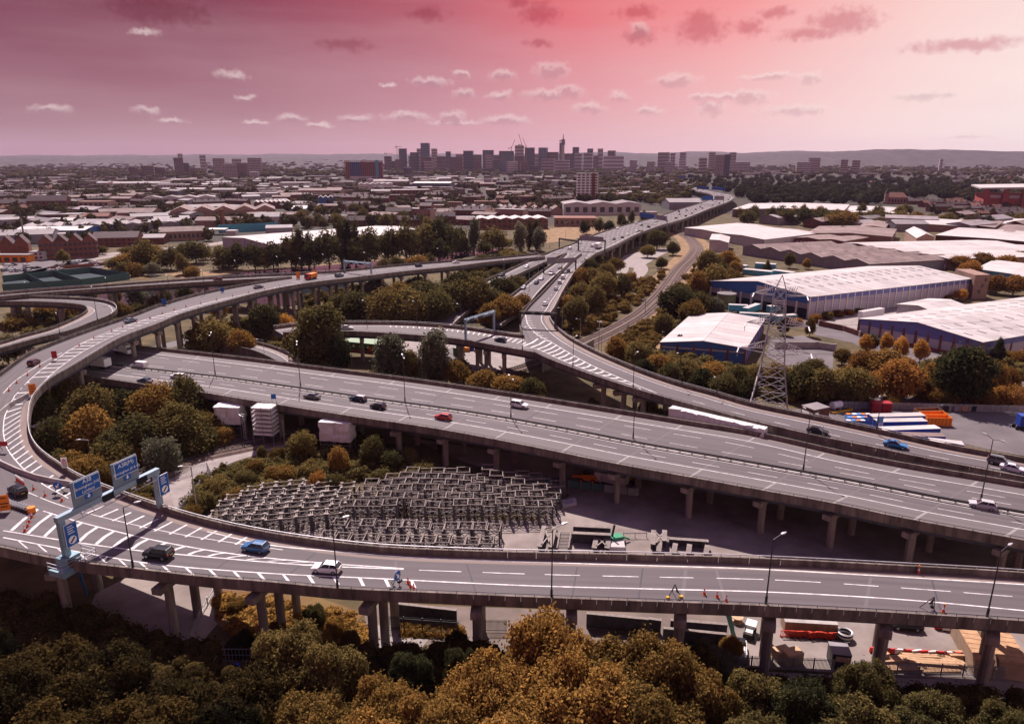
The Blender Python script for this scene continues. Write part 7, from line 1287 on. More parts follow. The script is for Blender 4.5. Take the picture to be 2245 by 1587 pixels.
dir_sign(.55, .825, (('A38(M)', .95), ('Birmingham (E & C)', .60)), 'blue sign reading A38(M) Birmingham (E & C), farther on the gantry')
for x, zb, lab in ((.0, zt - 4.6, 'upright blue sign with speed disc on the near gantry post'), (LG, zt - 4.3, 'upright blue sign with speed disc on the far gantry post')):
    p = A0 + d.normalized() * x; t = thing('motorway_sign', lab, 'road sign', (p.x, p.y, A0.z + zb), rz, 'upright blue signs on the gantry posts'); MB('sign_white').box(-.15, -.62, 0, 1.85, -.52, 3.6).build('border', t); MB('sign_blue').box(-.08, -.66, .07, 1.78, -.625, 3.53).build('panel', t); MB('sign_white').cyl((.85, -.70, .95), (.85, -.665, .95), .62, .62, 20).build('speed_disc', t); MB('car_black').beam((.5, -.72, .6), (1.2, -.72, 1.3), .06, .2).build('diagonal_bar', t)
    for k in range(4): MB('sign_white').box(.3, -.68, 2.0 + k * .36, 1.35 - .2 * (k % 2), -.662, 2.12 + k * .36).build('text_line', t)
def gantry(pl, pr, zl, zt_px, lab, m='gantry_grey', signs=(), bh=.8, side=-1, sm='wall_grey'):
    a, b = P(*pl, zl), P(*pr, zl); dd = b - a; L = dd.length; t = thing('sign_gantry', lab, 'gantry', tuple(a), math.atan2(dd.y, dd.x)); h = top_z(a, zt_px) - zl
    for x in (0, L): MB(m).box(x - .3, -.3, -.8, x + .3, .3, h).build('post', t)
    mb = MB(m)
    for z in (h - bh, h):
        for y in (-.4, .4): mb.beam((-.3, y, z), (L + .3, y, z), .16)
    n = max(4, int(L / 1.6))
    for k in range(n):
        x0, x1 = L * k / n, L * (k + 1) / n
        for y in (-.4, .4): mb.beam((x0, y, h - bh if k % 2 else h), (x1, y, h if k % 2 else h - bh), .1)
    mb.box(-.3, -.42, h - bh * .75, L + .3, .42, h - bh * .25); mb.build('beam', t)
    for f0, f1, hh, mm in signs: MB(mm).box(L * f0, -.75, h - bh - .1, L * f1, -.5, h - bh + hh).build('sign_panel', t)
gantry((1021, 741), (1083, 720), 11.4, 700, 'pale steel lattice gantry over the branch viaduct', 'gantry_grey', [(.1, .25, .8, 'dark_steel'), (.4, .55, .8, 'dark_steel')], .9)
gantry((1141, 712), (1217, 716), 11.2, 682, 'dark gantry across the bend of the link road', 'dark_steel', [(.15, .3, .8, 'car_black'), (.42, .57, .8, 'car_black'), (.7, .85, .8, 'car_black')], .9)
gantry((1192, 597), (1262, 592), 10, 575, 'dark gantry with grey sign backs where the carriageways part', 'dark_steel', [(.08, .38, 3.5, 'wall_grey'), (.45, .95, 2.6, 'wall_grey')], 1.0)
gantry((1268, 547), (1326, 551), 10.5, 523, 'grey gantry with a wide sign back across the expressway mouth', 'dark_steel', [(.05, .95, 3.0, 'wall_grey')], 1.0); gantry((1226, 542), (1268, 548), 10.5, 522, 'plain dark gantry left of the wide grey sign back', 'dark_steel', [], 1.0)
gantry((1403, 487), (1462, 497), 10.5, 473, 'gantry with bright blue signs across the expressway', 'gantry_grey', [(.0, .55, 4, 'sign_blue'), (.6, 1, 4, 'wall_grey')], 1.0, sm='sign_blue'); gantry((1538, 448), (1586, 448), 10.5, 437, 'blue-signed gantry before the expressway bend', 'gantry_grey', [(.0, .5, 5, 'sign_blue'), (.55, 1, 5, 'wall_grey')], 1.0)
gantry((1528, 422), (1588, 426), 9, 413, 'blue-signed gantry on the expressway bend', 'gantry_grey', [(.0, .45, 5, 'sign_blue'), (.55, 1, 5, 'sign_blue')], 1.0); gantry((755, 592), (814, 598), 15.5, 571, 'grey lattice gantry over the upper road by the river', 'gantry_grey', [(.25, .35, .9, 'dark_steel'), (.6, .7, .9, 'dark_steel')], 1.2); gantry((1490, 398), (1518, 400), 4, 389, 'distant gantry at the far end of the expressway', 'gantry_grey', [(0, .4, 5, 'sign_blue')], 1.2)
# temporary traffic management on the loop
def cone(key, x, y, where, amber=False):
    p = VIA[key][0].conform(x, y); t = thing('traffic_cone', None, None, tuple(p), 0, 'traffic cones'); 
    if 'cone' not in CMESH: CMESH['cone'] = [MB('cone_red').cyl((0, 0, .06), (0, 0, .45), .22, .15, 8).mesh('body'), MB('plastic_white').cyl((0, 0, .45), (0, 0, .78), .15, .10, 8).mesh('sleeve'), MB('cone_red').cyl((0, 0, .78), (0, 0, 1.0), .10, .05, 8).mesh('tip'), MB('rust').box(-.32, -.32, 0, .32, .32, .07).mesh('foot'), MB('orange').cyl((0, 0, 1.0), (0, 0, 1.3), .14, .12, 8).mesh('amber_lamp')]
    for n_, m_ in zip(('body', 'sleeve', 'tip', 'foot'), CMESH['cone']): put(n_, m_, t)
    if amber: put('amber_lamp', CMESH['cone'][4], t)
    later(t, 'red and white cone with amber lamp' if amber else 'red and white traffic cone', where, 'traffic cone'); return t
for x, y in ((74, 1073), (99, 1087), (136, 1098), (70, 1134), (64, 1145), (61, 1154), (55, 1164)): cone(lp, x, y, 'on the hatching by the round blue arrow')
for x, y in ((895, 1278), (900, 1287), (907, 1292), (1544, 1303), (1572, 1309), (1592, 1318)): cone(lp, x, y, 'on the near edge of the slip road')
for x, y in ((2013, 1256), (2068, 1342)): cone(lp, x, y, 'at the right end of the slip road', True)
for x, y in ((20, 857), (37, 840), (61, 823), (88, 804), (174, 758), (206, 742), (245, 727), (269, 718), (300, 707), (329, 698), (356, 688), (382, 680), (408, 673), (440, 666), (475, 658), (510, 650), (545, 642), (580, 635), (612, 629)): cone(lp, x, y, 'in the lane line of the climbing loop')
def post_row():
    for k in range(7):
        p = VIA[lp][0].conform(37 + k * 2.6, 1053 + k * 1.9); t = thing('marker_post', None, None, tuple(p), 0, 'red and white marker posts'); MB('cone_red').cyl((0, 0, 0), (0, 0, .65), .15, .13, 7).build('lower_half', t); MB('plastic_white').cyl((0, 0, .65), (0, 0, 1.1), .13, .12, 7).build('upper_half', t); later(t, 'red and white marker post', 'in the tight row beside the concrete barrier', 'marker post')
post_row()
def barrier(pts, lab):
    ps = smooth([VIA[lp][0].conform(x, y) for x, y in pts], 3.0); t = thing('concrete_barrier', lab, 'barrier', tuple(ps[0]))
    for i in range(len(ps) - 1):
        a, b = ps[i], ps[i + 1]; u = (b - a).normalized(); n = Vector((-u.y, u.x, 0)); a = a + u * .03; b = b - u * .03; rings = []
        for p in (a, b): rings.append([tuple(p + n * .32 + Vector((0, 0, .01))), tuple(p + n * .14 + Vector((0, 0, .95))), tuple(p - n * .14 + Vector((0, 0, .95))), tuple(p - n * .32 + Vector((0, 0, .01)))])
        MB('concrete_light').loft(rings).build('barrier_block', t, True)
barrier([(160, 1066), (120, 1059), (80, 1050), (40, 1036), (5, 1020), (-20, 990), (-20, 950), (-5, 915), (20, 893), (62, 870)], 'long curved temporary concrete barrier on the loop hatching')
b_ = VIA[lp][0].conform(50, 1117); q_ = VIA[lp][0].conform(80, 1127); t = thing('crash_cushion', 'black-ribbed crash cushion with orange nose beside the merging lane', 'crash cushion', tuple(b_), math.atan2(q_.y - b_.y, q_.x - b_.x)); MB('dark_steel').box(-4.6, -.55, .02, 1.9, .55, .55).build('base', t)
for k in range(9): MB('galv').box(-4.5 + k * .7, -.6, .56, -4.38 + k * .7, .6, .85).build('rib', t)
MB('orange').cyl((2.3, 0, .02), (2.3, 0, .95), .62, .62, 10).build('nose', t)
def disc_sign(key, x, y, hgt, r, lab, rz=0.0, arrow=(-.5, -.8)):
    p = VIA[key][0].conform(x, y); t = thing('arrow_sign', lab, 'road sign', tuple(p), rz, 'round blue keep-left signs'); z = hgt
    MB('sign_blue').cyl((0, -.05, z), (0, 0, z), r, r, 24).build('disc', t); ax, az = arrow; n = math.hypot(ax, az); ax, az = ax / n * r, az / n * r; MB('sign_white').beam((-ax * .65, -.07, z - az * .65), (ax * .3, -.07, z + az * .3), .03, r * .26).build('arrow_shaft', t); e = (ax * .75, z + az * .75); pxx, pzz = -az, ax; MB('sign_white').add([(e[0], -.08, e[1]), (ax * .1 + pxx * .5, -.08, z + az * .1 + pzz * .5), (ax * .1 - pxx * .5, -.08, z + az * .1 - pzz * .5)], [(0, 1, 2)]).build('arrow_head', t)
    for s_ in (-1, 1): MB('dark_steel').beam((s_ * .2, .05, z), (s_ * .9, .3, .05), .07).build('leg', t); MB('car_black').cbox((s_ * .9, .3, .12), (.75, .4, .22)).build('sandbag', t)
    MB('dark_steel').beam((0, .05, z), (0, 1.1, .05), .07).build('rear_leg', t)
disc_sign(lp, 130, 1084, 1.75, .72, 'round blue sign with arrow pointing down left beside the gantry', .1); disc_sign(lp, 872, 1282, 1.5, .72, 'round blue arrow sign tilted on the near slip road edge', 1.1, (.5, -.8))
p = P(144, 1030, 12.7); t = thing('bend_warning_sign', 'white board with red bend-warning triangle on the loop parapet', 'road sign', tuple(p), .15); MB('dark_steel').box(-.06, 0, 0, .06, .08, 1.0).build('post', t); MB('plastic_white').box(-.55, -.06, .5, .55, 0, 2.5).build('board', t)
for (x0, z0), (x1, z1) in (((-.42, 1.45), (.42, 1.45)), ((.42, 1.45), (0, 2.25)), ((0, 2.25), (-.42, 1.45))): MB('plastic_red').beam((x0, -.08, z0), (x1, -.08, z1), .03, .11).build('triangle_edge', t)
MB('car_black').beam((-.05, -.08, 1.55), (-.05, -.08, 1.95), .03, .08).build('bend_mark', t); MB('car_black').beam((-.05, -.08, 1.93), (.16, -.08, 1.8), .03, .08).build('bend_mark', t)
for k in range(2): MB('wall_grey').box(-.4, -.075, .72 + k * .32, .4, -.062, .9 + k * .32).build('text_line', t)
def board_sign(p, w, h, z0, m, lab, rz=0, bars=(), name='works_sign', leg='dark_steel'):
    t = thing(name, lab, 'road sign', tuple(p), rz); MB(m).box(-w / 2, -.06, z0, w / 2, 0, z0 + h).build('board', t)
    for s_ in (-1, 1): MB(leg).beam((s_ * w * .4, .02, z0), (s_ * w * .4, .5, .02), .07).build('leg', t)
    for b in bars: MB('car_black').box(-w * b[1] / 2, -.075, z0 + h * b[0] - .09, w * b[1] / 2, -.062, z0 + h * b[0] + .09).build('text_line', t)
    return t
board_sign(VIA[lp][0].conform(74, 868), 1.5, 2.6, .4, 'orange', 'orange works sign where the loop hatching narrows', .5, ((.75, .6), (.55, .75), (.3, .6))); board_sign(VIA[lp][0].conform(12, 1122), 1.7, 2.8, .3, 'orange', 'orange works sign at the left edge beside the crash cushion', .3, ((.8, .6), (.45, .8), (.25, .6)))
board_sign(VIA[lp][0].conform(654, 612), 1.6, 3.2, .2, 'orange', 'tall orange works sign on the upper road', .2); board_sign(VIA[lp][0].conform(690, 606), 1.2, 3.0, .2, 'orange', 'orange works sign behind the red works lorry', .2); board_sign(VIA[lp][0].conform(121, 790), 1.3, 2.0, .6, 'box_red', 'crimson works sign on a frame in the loop hatching', .3); board_sign(VIA[lp][0].conform(10, 990), 1.8, 1.0, 1.2, 'box_red', 'crimson sign at the left edge of the hatching', 0, name='red_sign')
board_sign(VIA[lp][0].conform(360, 670), 1.6, 2.2, .3, 'sign_blue', 'blue works sign on the loop parapet side', .2); board_sign(VIA[lp][0].conform(488, 642), 1.2, 1.8, .3, 'sign_blue', 'small blue works sign farther up the loop', .2); board_sign(VIA[mw][0].conform(601, 884), 1.2, 1.3, 1.2, 'sign_blue', 'blue marker sign on the motorway edge', .15); board_sign(VIA[lk][0].conform(1927, 937), 1.5, 1.6, 1.1, 'box_sky', 'pale blue sign on the link road far parapet', .1); board_sign(VIA[lk][0].conform(1802, 958), .5, 2.2, .6, 'sign_back', 'grey sign edge-on beside the link road', 1.2)
def frame_sign(x, y, lab, rz, bag='yellow'):
    p = VIA[lp][0].conform(x, y); t = thing('folding_sign_frame', lab, 'road sign', tuple(p), rz); apex = (0, 0, 2.1)
    for s_ in (-1, 1): MB('dark_steel').beam(apex, (s_ * .9, -.1, .05), .08).build('leg', t); MB(bag).cbox((s_ * .9, -.1, .17), (.5, .35, .3)).build('sandbag', t)
    MB('dark_steel').beam(apex, (.2, 1.4, .05), .08).build('rear_leg', t); MB('dark_steel').add([(0, 0, 2.0), (.6, -.06, .65), (.4, .45, .6)], [(0, 1, 2)]).build('folded_plate', t)
frame_sign(1478, 1310, 'folded triangular sign frame with yellow sandbags on the slip road', .1); frame_sign(2043, 1338, 'folded dark sign frame near the right end of the slip road', 1.2, 'dark_steel')

# ------------------------------------------------------------------ pylon
pb = P(1683, 905, 0); PH = top_z(pb, 603); pyl = thing('pylon', 'tall steel lattice electricity pylon beside the link road', 'pylon', tuple(pb), -.35)
def hw(z): return np.interp(z, [0, PH * .36, PH * .9, PH], [5.3, 3.0, 1.35, .1])
for sx in (-1, 1):
    for sy in (-1, 1):
        mb = MB('pylon_steel'); zs = np.linspace(0, PH * .9, 9)
        for a, b in zip(zs[:-1], zs[1:]): mb.beam((sx * hw(a), sy * hw(a), a), (sx * hw(b), sy * hw(b), b), .30)
        mb.build('leg', pyl); MB('pylon_steel').beam((sx * hw(PH * .9), sy * hw(PH * .9), PH * .9), (0, 0, PH), .14).build('peak_member', pyl)
lev = [0, .12, .24, .36, .45, .54, .63, .72, .81, .9]
for a, b in zip(lev[:-1], lev[1:]):
    za, zb = PH * a, PH * b; A_, B_ = hw(za), hw(zb); mb = MB('pylon_steel')
    for f in range(4):
        c = [(-1, -1), (1, -1), (1, 1), (-1, 1)]; p, q = c[f], c[(f + 1) % 4]; mb.beam((p[0] * A_, p[1] * A_, za), (q[0] * B_, q[1] * B_, zb), .15); mb.beam((q[0] * A_, q[1] * A_, za), (p[0] * B_, p[1] * B_, zb), .15); mb.beam((p[0] * B_, p[1] * B_, zb), (q[0] * B_, q[1] * B_, zb), .17)
    mb.build('lattice_panel', pyl)
TIPS = []
for z, L in ((PH * .86, 5.2), (PH * .65, 5.8), (PH * .46, 6.6)):
    for s_ in (-1, 1):
        w = hw(z); mb = MB('pylon_steel'); tip = (s_ * (w + L), 0, z + .2)
        for y in (-w, w): mb.beam((s_ * w, y, z), tip, .17); mb.beam((s_ * w, y, z + 2.0), tip, .14); mb.beam((s_ * (w + L * .5), y * .5, z + .1), (s_ * (w + L * .25), y * .75, z + 1.4), .1)
        mb.build('crossarm', pyl)
        for k in (-1, 1): 
            q = (tip[0] + s_ * .3, k * 2.6, z - .5); MB('plastic_white').cyl((tip[0], k * .2, z + .1), q, .17, .17, 7).build('insulator', pyl)
        mb = MB('dark_steel'); pr = None
        for i in range(9): v = -1 + i / 4; pt_ = (tip[0] + s_ * .3, v * 2.6, z - .5 - 1.9 * (1 - v * v)); (mb.beam(pr, pt_, .06) if pr else None); pr = pt_
        mb.build('jumper', pyl); TIPS.append((tip[0] + s_ * .3, z - .5))
        for k in range(4): MB('plastic_white').beam((s_ * (w + .5 + k * .55), -w, z + 1.2), (s_ * (w + .95 + k * .55), -w, z + 2.8), .16).build('climbing_guard', pyl)
cr_, sr_ = math.cos(-.35), math.sin(-.35)
for k, (x, z) in enumerate(TIPS):
    for sgn in (1,):
        a = Vector((pb.x + x * cr_ - 2.6 * sgn * -sr_ * -1, pb.y + x * sr_ + 2.6 * sgn * cr_, z)); dirv = Vector((math.cos(.32), math.sin(.32), 0)) if sgn > 0 else Vector((-.55, -1, 0)).normalized(); b = a + dirv * 260; b.z = z + (0 if sgn > 0 else 6); mb = MB('dark_steel'); pr = None
        for i in range(21): t_ = i / 20; q = a.lerp(b, t_); q.z -= 7 * 4 * t_ * (1 - t_); (mb.cyl(pr, q, .035, .035, 4) if pr else None); pr = q.copy()
        o = mb.build('power_line'); later(o, 'thin overhead power line', 'running right from the pylon' if sgn > 0 else 'crossing over the motorway from the pylon', 'power line', 'overhead power lines', z)
# ------------------------------------------------------------------ steel trestle compound
def trestle_set(w, d, h, cap):
    ms = {}; hw_, hd = w / 2, d / 2
    ms['post'] = [(MB('trestle_post').beam((x, y, 0), (x, y, h), .3).mesh('post')) for x in (-hw_, hw_) for y in (-hd, hd)]
    ms['top_beam'] = [MB('trestle_steel').beam((-hw_ - .15, y, h + .1), (hw_ + .15, y, h + .1), .15, .15).mesh('top_beam') for y in (-hd, hd)] + [MB('trestle_steel').beam((x, -hd - .15, h + .08), (x, hd + .15, h + .08), .15, .14).mesh('top_beam') for x in (-hw_, hw_)]
    br = []
    for y in (-hd, hd): br.append(MB('trestle_steel').beam((-hw_, y, .2), (hw_, y, h - .2), .12).beam((hw_, y, .2), (-hw_, y, h - .2), .12).beam((-hw_, y, h * .5), (hw_, y, h * .5), .12).beam((-hw_, y, h * .8), (hw_, y, h * .8), .1).mesh('cross_brace'))
    for x in (-hw_, hw_): br.append(MB('trestle_steel').beam((x, -hd, .2), (x, hd, h - .2), .12).beam((x, hd, .2), (x, -hd, h - .2), .12).mesh('cross_brace'))
    br.append(MB('trestle_post').beam((-hw_, -hd, h * .62), (hw_, hd, h * .62), .16).beam((hw_, -hd, h * .62), (-hw_, hd, h * .62), .16).mesh('cross_brace'))
    ms['cross_brace'] = br
    if cap: ms['cap_plate'] = [MB('trestle_cap').cbox((x, y, h + .27), (.55, .5, .12)).mesh('cap_plate') for x in (-hw_, hw_) for y in (-hd, hd)]
    elif 0: ms['plan_brace'] = [MB('trestle_steel').beam((-hw_, -hd, h + .22), (hw_, hd, h + .22), .12).mesh('plan_brace')]
    return ms
def trestles(o_, u_, v_, nu, nv, size, cap, rows_label, skip=(), jit=.06):
    o, u, v = P(*o_), P(*u_), P(*v_); du, dv = (u - o) / max(1, nu - 1), (v - o) / max(1, nv - 1); ms = trestle_set(*size, cap); ang = math.atan2(du.y, du.x)
    for j in range(nv):
        for i in range(nu):
            if (i, j) in skip: continue
            p = o + du * i + dv * j; t = thing('steel_trestle', None, None, (p.x + RNG.uniform(-jit, jit), p.y + RNG.uniform(-jit, jit), 0), ang + RNG.uniform(-.05, .05), 'steel trestles stored in the compound'); t.scale = (1, 1, RNG.uniform(.84, 1.08))
            for n_, l in ms.items():
                for m in l: put(n_, m, t)
            later(t, 'lattice steel trestle', 'in ' + ordinal(j + 1) + ' row of ' + rows_label, 'steel trestle')
trestles((765, 1144), (1195, 1142), (850, 1066), 15, 6, (2.72, 2.6, 4.1), False, 'the big trestle stack', {(0, 4), (0, 5), (14, 5), (13, 5), (12, 5), (14, 4), (11, 5), (13, 4), (10, 5), (9, 5), (1, 5), (7, 5), (4, 0)})
trestles((465, 1178), (735, 1152), (530, 1102), 9, 5, (2.5, 2.1, 3.3), True, 'the left trestle stack', {(0, 4), (8, 4), (7, 4), (0, 0), (1, 0)})
trestles((722, 1205), (1068, 1216), (748, 1176), 12, 2, (2.4, 2.6, 2.9), False, 'the front trestle stack')
def girder(p, q, h, lab, m='trestle_steel', w=.9, web='trestle_post', z0=0.0, group='steel girders lying in the compound'):
    a, b = P(*p), P(*q); L = (b - a).length; t = thing('steel_girder', lab, 'girder', (a.x, a.y, z0), math.atan2((b - a).y, (b - a).x), group); MB(m).box(0, -w / 2, h - .12, L, w / 2, h).build('top_flange', t); MB(m).box(0, -w / 2, 0.02, L, w / 2, .14).build('bottom_flange', t); MB(web).box(0, -.06, .14, L, .06, h - .12).build('web', t)
    for k in range(max(2, int(L / 2.2))): x = L * (k + .5) / max(2, int(L / 2.2)); MB(web).box(x - .05, -w * .42, .14, x + .05, w * .42, h - .12).build('stiffener', t)
def braces(p, q, r, s, z, lab):
    a, b, c, d_ = (P(*k, 0) for k in (p, q, r, s)); t = thing('cross_bracing', lab, 'bracing', (a.x, a.y, 0), 0, 'bracing frames between the girders')
    for u, v in ((a, d_), (b, c)): MB('trestle_cap').beam((u.x, u.y, z), (v.x, v.y, z), .2).build('brace', t, True)
for i, (p, q, h, lab) in enumerate([((1182, 1215), (1193, 1168), 1.6, 'left girder of the braced pair beside the track'), ((1206, 1216), (1216, 1170), 1.6, 'right girder of the braced pair beside the track'), ((1256, 1172), (1338, 1176), 2.0, 'back girder of the dark plate frame'), ((1253, 1190), (1338, 1194), 2.2, 'front girder of the dark plate frame'), ((1302, 1216), (1308, 1186), 1.4, 'short girder left of the green machine'), ((1330, 1216), (1336, 1186), 1.4, 'short girder touching the green machine'),
    ((1430, 1212), (1432, 1180), 1.8, 'leftmost girder of the right-hand stack'), ((1455, 1204), (1456, 1180), 1.8, 'second girder of the right-hand stack'), ((1466, 1196), (1552, 1202), 1.6, 'long back girder of the right-hand stack'), ((1443, 1222), (1446, 1200), 1.3, 'short front girder at left of the right-hand stack'), ((1476, 1224), (1480, 1204), 1.3, 'short front girder second in the right-hand stack'), ((1508, 1226), (1511, 1206), 1.3, 'short front girder third in the right-hand stack'), ((1546, 1228), (1550, 1208), 1.3, 'rightmost short girder of the right-hand stack')]): girder(p, q, h, lab)
braces((1186, 1212), (1206, 1212), (1195, 1175), (1215, 1175), 1.5, 'crossed braces in the pair beside the track'); braces((1306, 1212), (1330, 1212), (1308, 1190), (1334, 1190), 1.3, 'crossed braces left of the green machine'); braces((1436, 1208), (1454, 1204), (1436, 1184), (1455, 1182), 1.7, 'crossed braces in the right-hand stack')
a, b = P(1221, 1214), P(1246, 1214); t = thing('steel_grille', 'rusty ladder-like steel grille between girders', 'grille', tuple(a)); c = P(1228, 1176) - a
for k in range(13): p = c * (k / 12); MB('trestle_cap').beam((p.x, p.y, .9), (p.x + (b - a).x, p.y, .9), .16).build('bar', t)
for x in (0, (b - a).x): MB('trestle_steel').beam((x, 0, .9), (c.x + x, c.y, .9), .25, .8).build('side_rail', t)
for p, q, h, lab in (((862, 1352), (1002, 1368), 2.6, 'lattice-topped girder seen under the near viaduct'), ((1285, 1375), (1420, 1388), 2.6, 'pale trussed girder under the near viaduct'), ((1420, 1384), (1448, 1388), 2.4, 'short rusty girder under the near viaduct'), ((1452, 1408), (1590, 1422), 2.6, 'front girder of the dark pair under the near viaduct'), ((1468, 1390), (1592, 1400), 2.6, 'back girder of the dark pair under the near viaduct')):
    girder(p, q, h, lab, 'trestle_steel', .55)
for k in range(7):
    a, b = P(1290 + k * 18, 1362), P(1308 + k * 18, 1350); t = thing('truss_frame', None, None, (a.x, a.y, 0)); later(t, 'pale X-braced truss frame', 'on the girder under the near viaduct', 'truss frame', 'truss frames'); L = (b - a).length
    MB('trestle_cap').beam((0, 0, 2.8), (1.3, 2.6, 2.8), .14).build('brace', t); MB('trestle_cap').beam((1.3, 0, 2.8), (0, 2.6, 2.8), .14).build('brace', t); MB('trestle_cap').beam((0, 0, 2.8), (0, 2.6, 2.8), .16).build('rail', t)

# ------------------------------------------------------------------ boxes: trailers, containers, huts, crates
def container(p0, p1, h, depth, m, roof, lab, name='container', cat='container', group=None, ribs=0, wheels=False, z=0.0, stripe=None):
    a, b = P(*p0, h + z), P(*p1, h + z); dd = b - a; L = dd.length; t = thing(name, lab, cat, (a.x, a.y, z), math.atan2(dd.y, dd.x), group); zb = 1.1 if wheels else .05
    MB(m).box(0, 0, zb, L, depth, h - .08).build('body', t); MB(roof).box(-.05, -.05, h - .079, L + .05, depth + .05, h).build('roof', t)
    for k in range(ribs): x = L * (k + .5) / ribs; MB(m).box(x - .08, -.07, zb + .1, x + .08, -.001, h - .15).build('rib', t)
    if stripe: MB(stripe).box(.02, -.03, zb + .05, L * .1, -.001, h - .12).build('front_panel', t)
    if wheels:
        MB('dark_steel').box(.5, .3, .7, L - .3, depth - .3, 1.09).build('chassis', t); wm, rm = wheel_mesh(.5)
        for x in (L - 1.4, L - 2.7, L - 4.0):
            for y in (.3, depth - .3): put('wheel', wm, t, (x, y, .5))
        MB('dark_steel').box(1.8, .4, .05, 2.0, depth - .4, .7).build('landing_leg', t)
    return t
for p0, p1, lab, m, rf in (((1914, 914), (2030, 911), 'hindmost white-topped trailer in the lorry yard row', 'box_blue', 'roof_white'), ((1926, 925), (2034, 923), 'second trailer with white front in the lorry yard row', 'box_blue', 'roof_white'), ((1938, 943), (2063, 939), 'longest blue trailer in the middle of the yard row', 'box_blue', 'roof_white'), ((1984, 955), (2074, 957), 'blue trailer with dull grey roof in the yard row', 'box_blue', 'roof_brown'), ((2040, 967), (2114, 975), 'frontmost blue trailer cut off by the link road parapet', 'box_blue', 'roof_white')):
    container(p0, p1, 4.0, 2.5, m, rf, lab, 'trailer', 'trailer', 'blue trailers in the lorry yard', 0, True, 0, 'plastic_white')
container((1893, 684), (1940, 676), 4.0, 2.5, 'plastic_white', 'roof_white', 'white trailer parked beside the biggest warehouse', 'trailer', 'trailer', None, 0, True); container((2240, 912), (2275, 914), 4, 2.5, 'box_blue', 'box_blue', 'blue lorry body at the right edge of the yard', 'trailer', 'trailer', None, 0, True)
for p0, p1, lab in (((1598, 668), (1640, 670), 'brown-ended teal trailer beside the green tank'), ((1640, 676), (1668, 666), 'teal trailer at the warehouse bays'), ((1622, 686), (1700, 690), 'long teal trailer behind the small blue warehouse'), ((1690, 672), (1722, 668), 'teal trailer right of the pylon'), ((1706, 693), (1748, 690), 'teal trailer nearest the warehouse corner')): container(p0, p1, 3.9, 2.6, 'box_teal', 'roof_white', lab, 'trailer', 'trailer', 'teal trailers behind the pylon', 0, True)
for p0, p1, lab in (((1609, 583), (1622, 584), 'small teal container left of the row by the gabled factory'), ((1624, 582), (1635, 583), 'second small teal container by the gabled factory'), ((1628, 590), (1690, 596), 'long teal container in front of the gabled factory'), ((1655, 577), (1700, 580), 'back teal container by the gabled factory'), ((1690, 592), (1735, 598), 'pale teal container right of the long one')): container(p0, p1, 3.2, 5, 'box_teal', 'roof_white', lab, 'container', 'container', 'teal containers by the gabled factory')
for p0, p1, lab in (((1914, 884), (1934, 885), 'left crimson container at the back of the yard'), ((1936, 884), (1957, 885), 'right crimson container at the back of the yard')): container(p0, p1, 2.9, 2.6, 'box_red', 'box_red', lab, 'container', 'container', 'crimson containers', 5)
def skip(p0, p1, h, depth, m, lab):
    a, b = P(*p0, h), P(*p1, h); dd = b - a; L = dd.length; t = thing('skip', lab, 'skip', (a.x, a.y, 0.06), math.atan2(dd.y, dd.x), 'open skips in the yard'); MB(m).box(0, 0, .1, L, depth, .3).build('floor', t)
    for x0, y0, x1, y1 in ((0, 0, L, .12), (0, depth - .12, L, depth), (0, .13, .12, depth - .13), (L - .12, .13, L, depth - .13)): MB(m).box(x0, y0, .31, x1, y1, h).build('side', t)
    for k in range(7): x = L * (k + .5) / 7; MB(m).box(x - .1, -.12, .3, x + .1, -.005, h - .1).build('rib', t)
skip((2034, 916), (2089, 917), 2.4, 2.5, 'orange', 'front bright orange skip in the lorry yard'); skip((2027, 909), (2080, 908), 2.4, 2.5, 'orange', 'back bright orange skip in the lorry yard'); skip((2016, 902), (2070, 900), 2.2, 2.5, 'rust', 'brown rusty skip behind the orange ones')
t = container((1786, 899), (1820, 892), 3.0, 4.5, 'brick', 'roof_grey', 'small brick hut with flat roof behind the parapet', 'brick_hut', 'hut'); MB('wall_white').box(.9, -.06, .1, 1.8, -.005, 2.3).build('door', t); container((1758, 905), (1782, 908), 2.0, 3, 'brick_pale', 'roof_grey', 'low lean-to left of the brick hut', 'lean_to', 'hut')
t = thing('gas_tank', 'white horizontal gas tank in a yellow bund', 'tank', tuple(P(1832, 898, .06)), .4); MB('plastic_white').cyl((-1.6, 0, 1.5), (1.6, 0, 1.5), 1.0, 1.0, 14).build('tank', t); 
for x in (-1, 1): MB('concrete_light').box(x - .2, -.7, 0, x + .2, .7, .8).build('saddle', t)
for x0, y0, x1, y1 in ((-3.5, -2.4, 4, -2.1), (-3.5, 2.1, 4, 2.4), (-3.5, -2.09, -3.2, 2.09), (3.7, -2.09, 4, 2.09)): MB('yellow').box(x0, y0, 0, x1, y1, .5).build('bund_wall', t)
for k in range(14):
    x = 1860 + (k % 5) * 10 + RNG.uniform(-2, 2); y = 921 + (k // 5) * 7; p = P(x, y, 0.06); t = thing('pallet_stack', None, None, tuple(p), RNG.uniform(-.2, .2), 'blue pallet stacks'); MB('box_sky').cbox((0, 0, .9), (1.2, 1.0, 1.7)).build('crates', t); MB(['orange', 'plastic_white', 'box_sky'][k % 3]).cbox((0, 0, 1.83), (1.2, 1.0, .12)).build('top_sheet', t); later(t, 'pale blue pallet stack', 'at the left end of the trailer row', 'pallet stack')
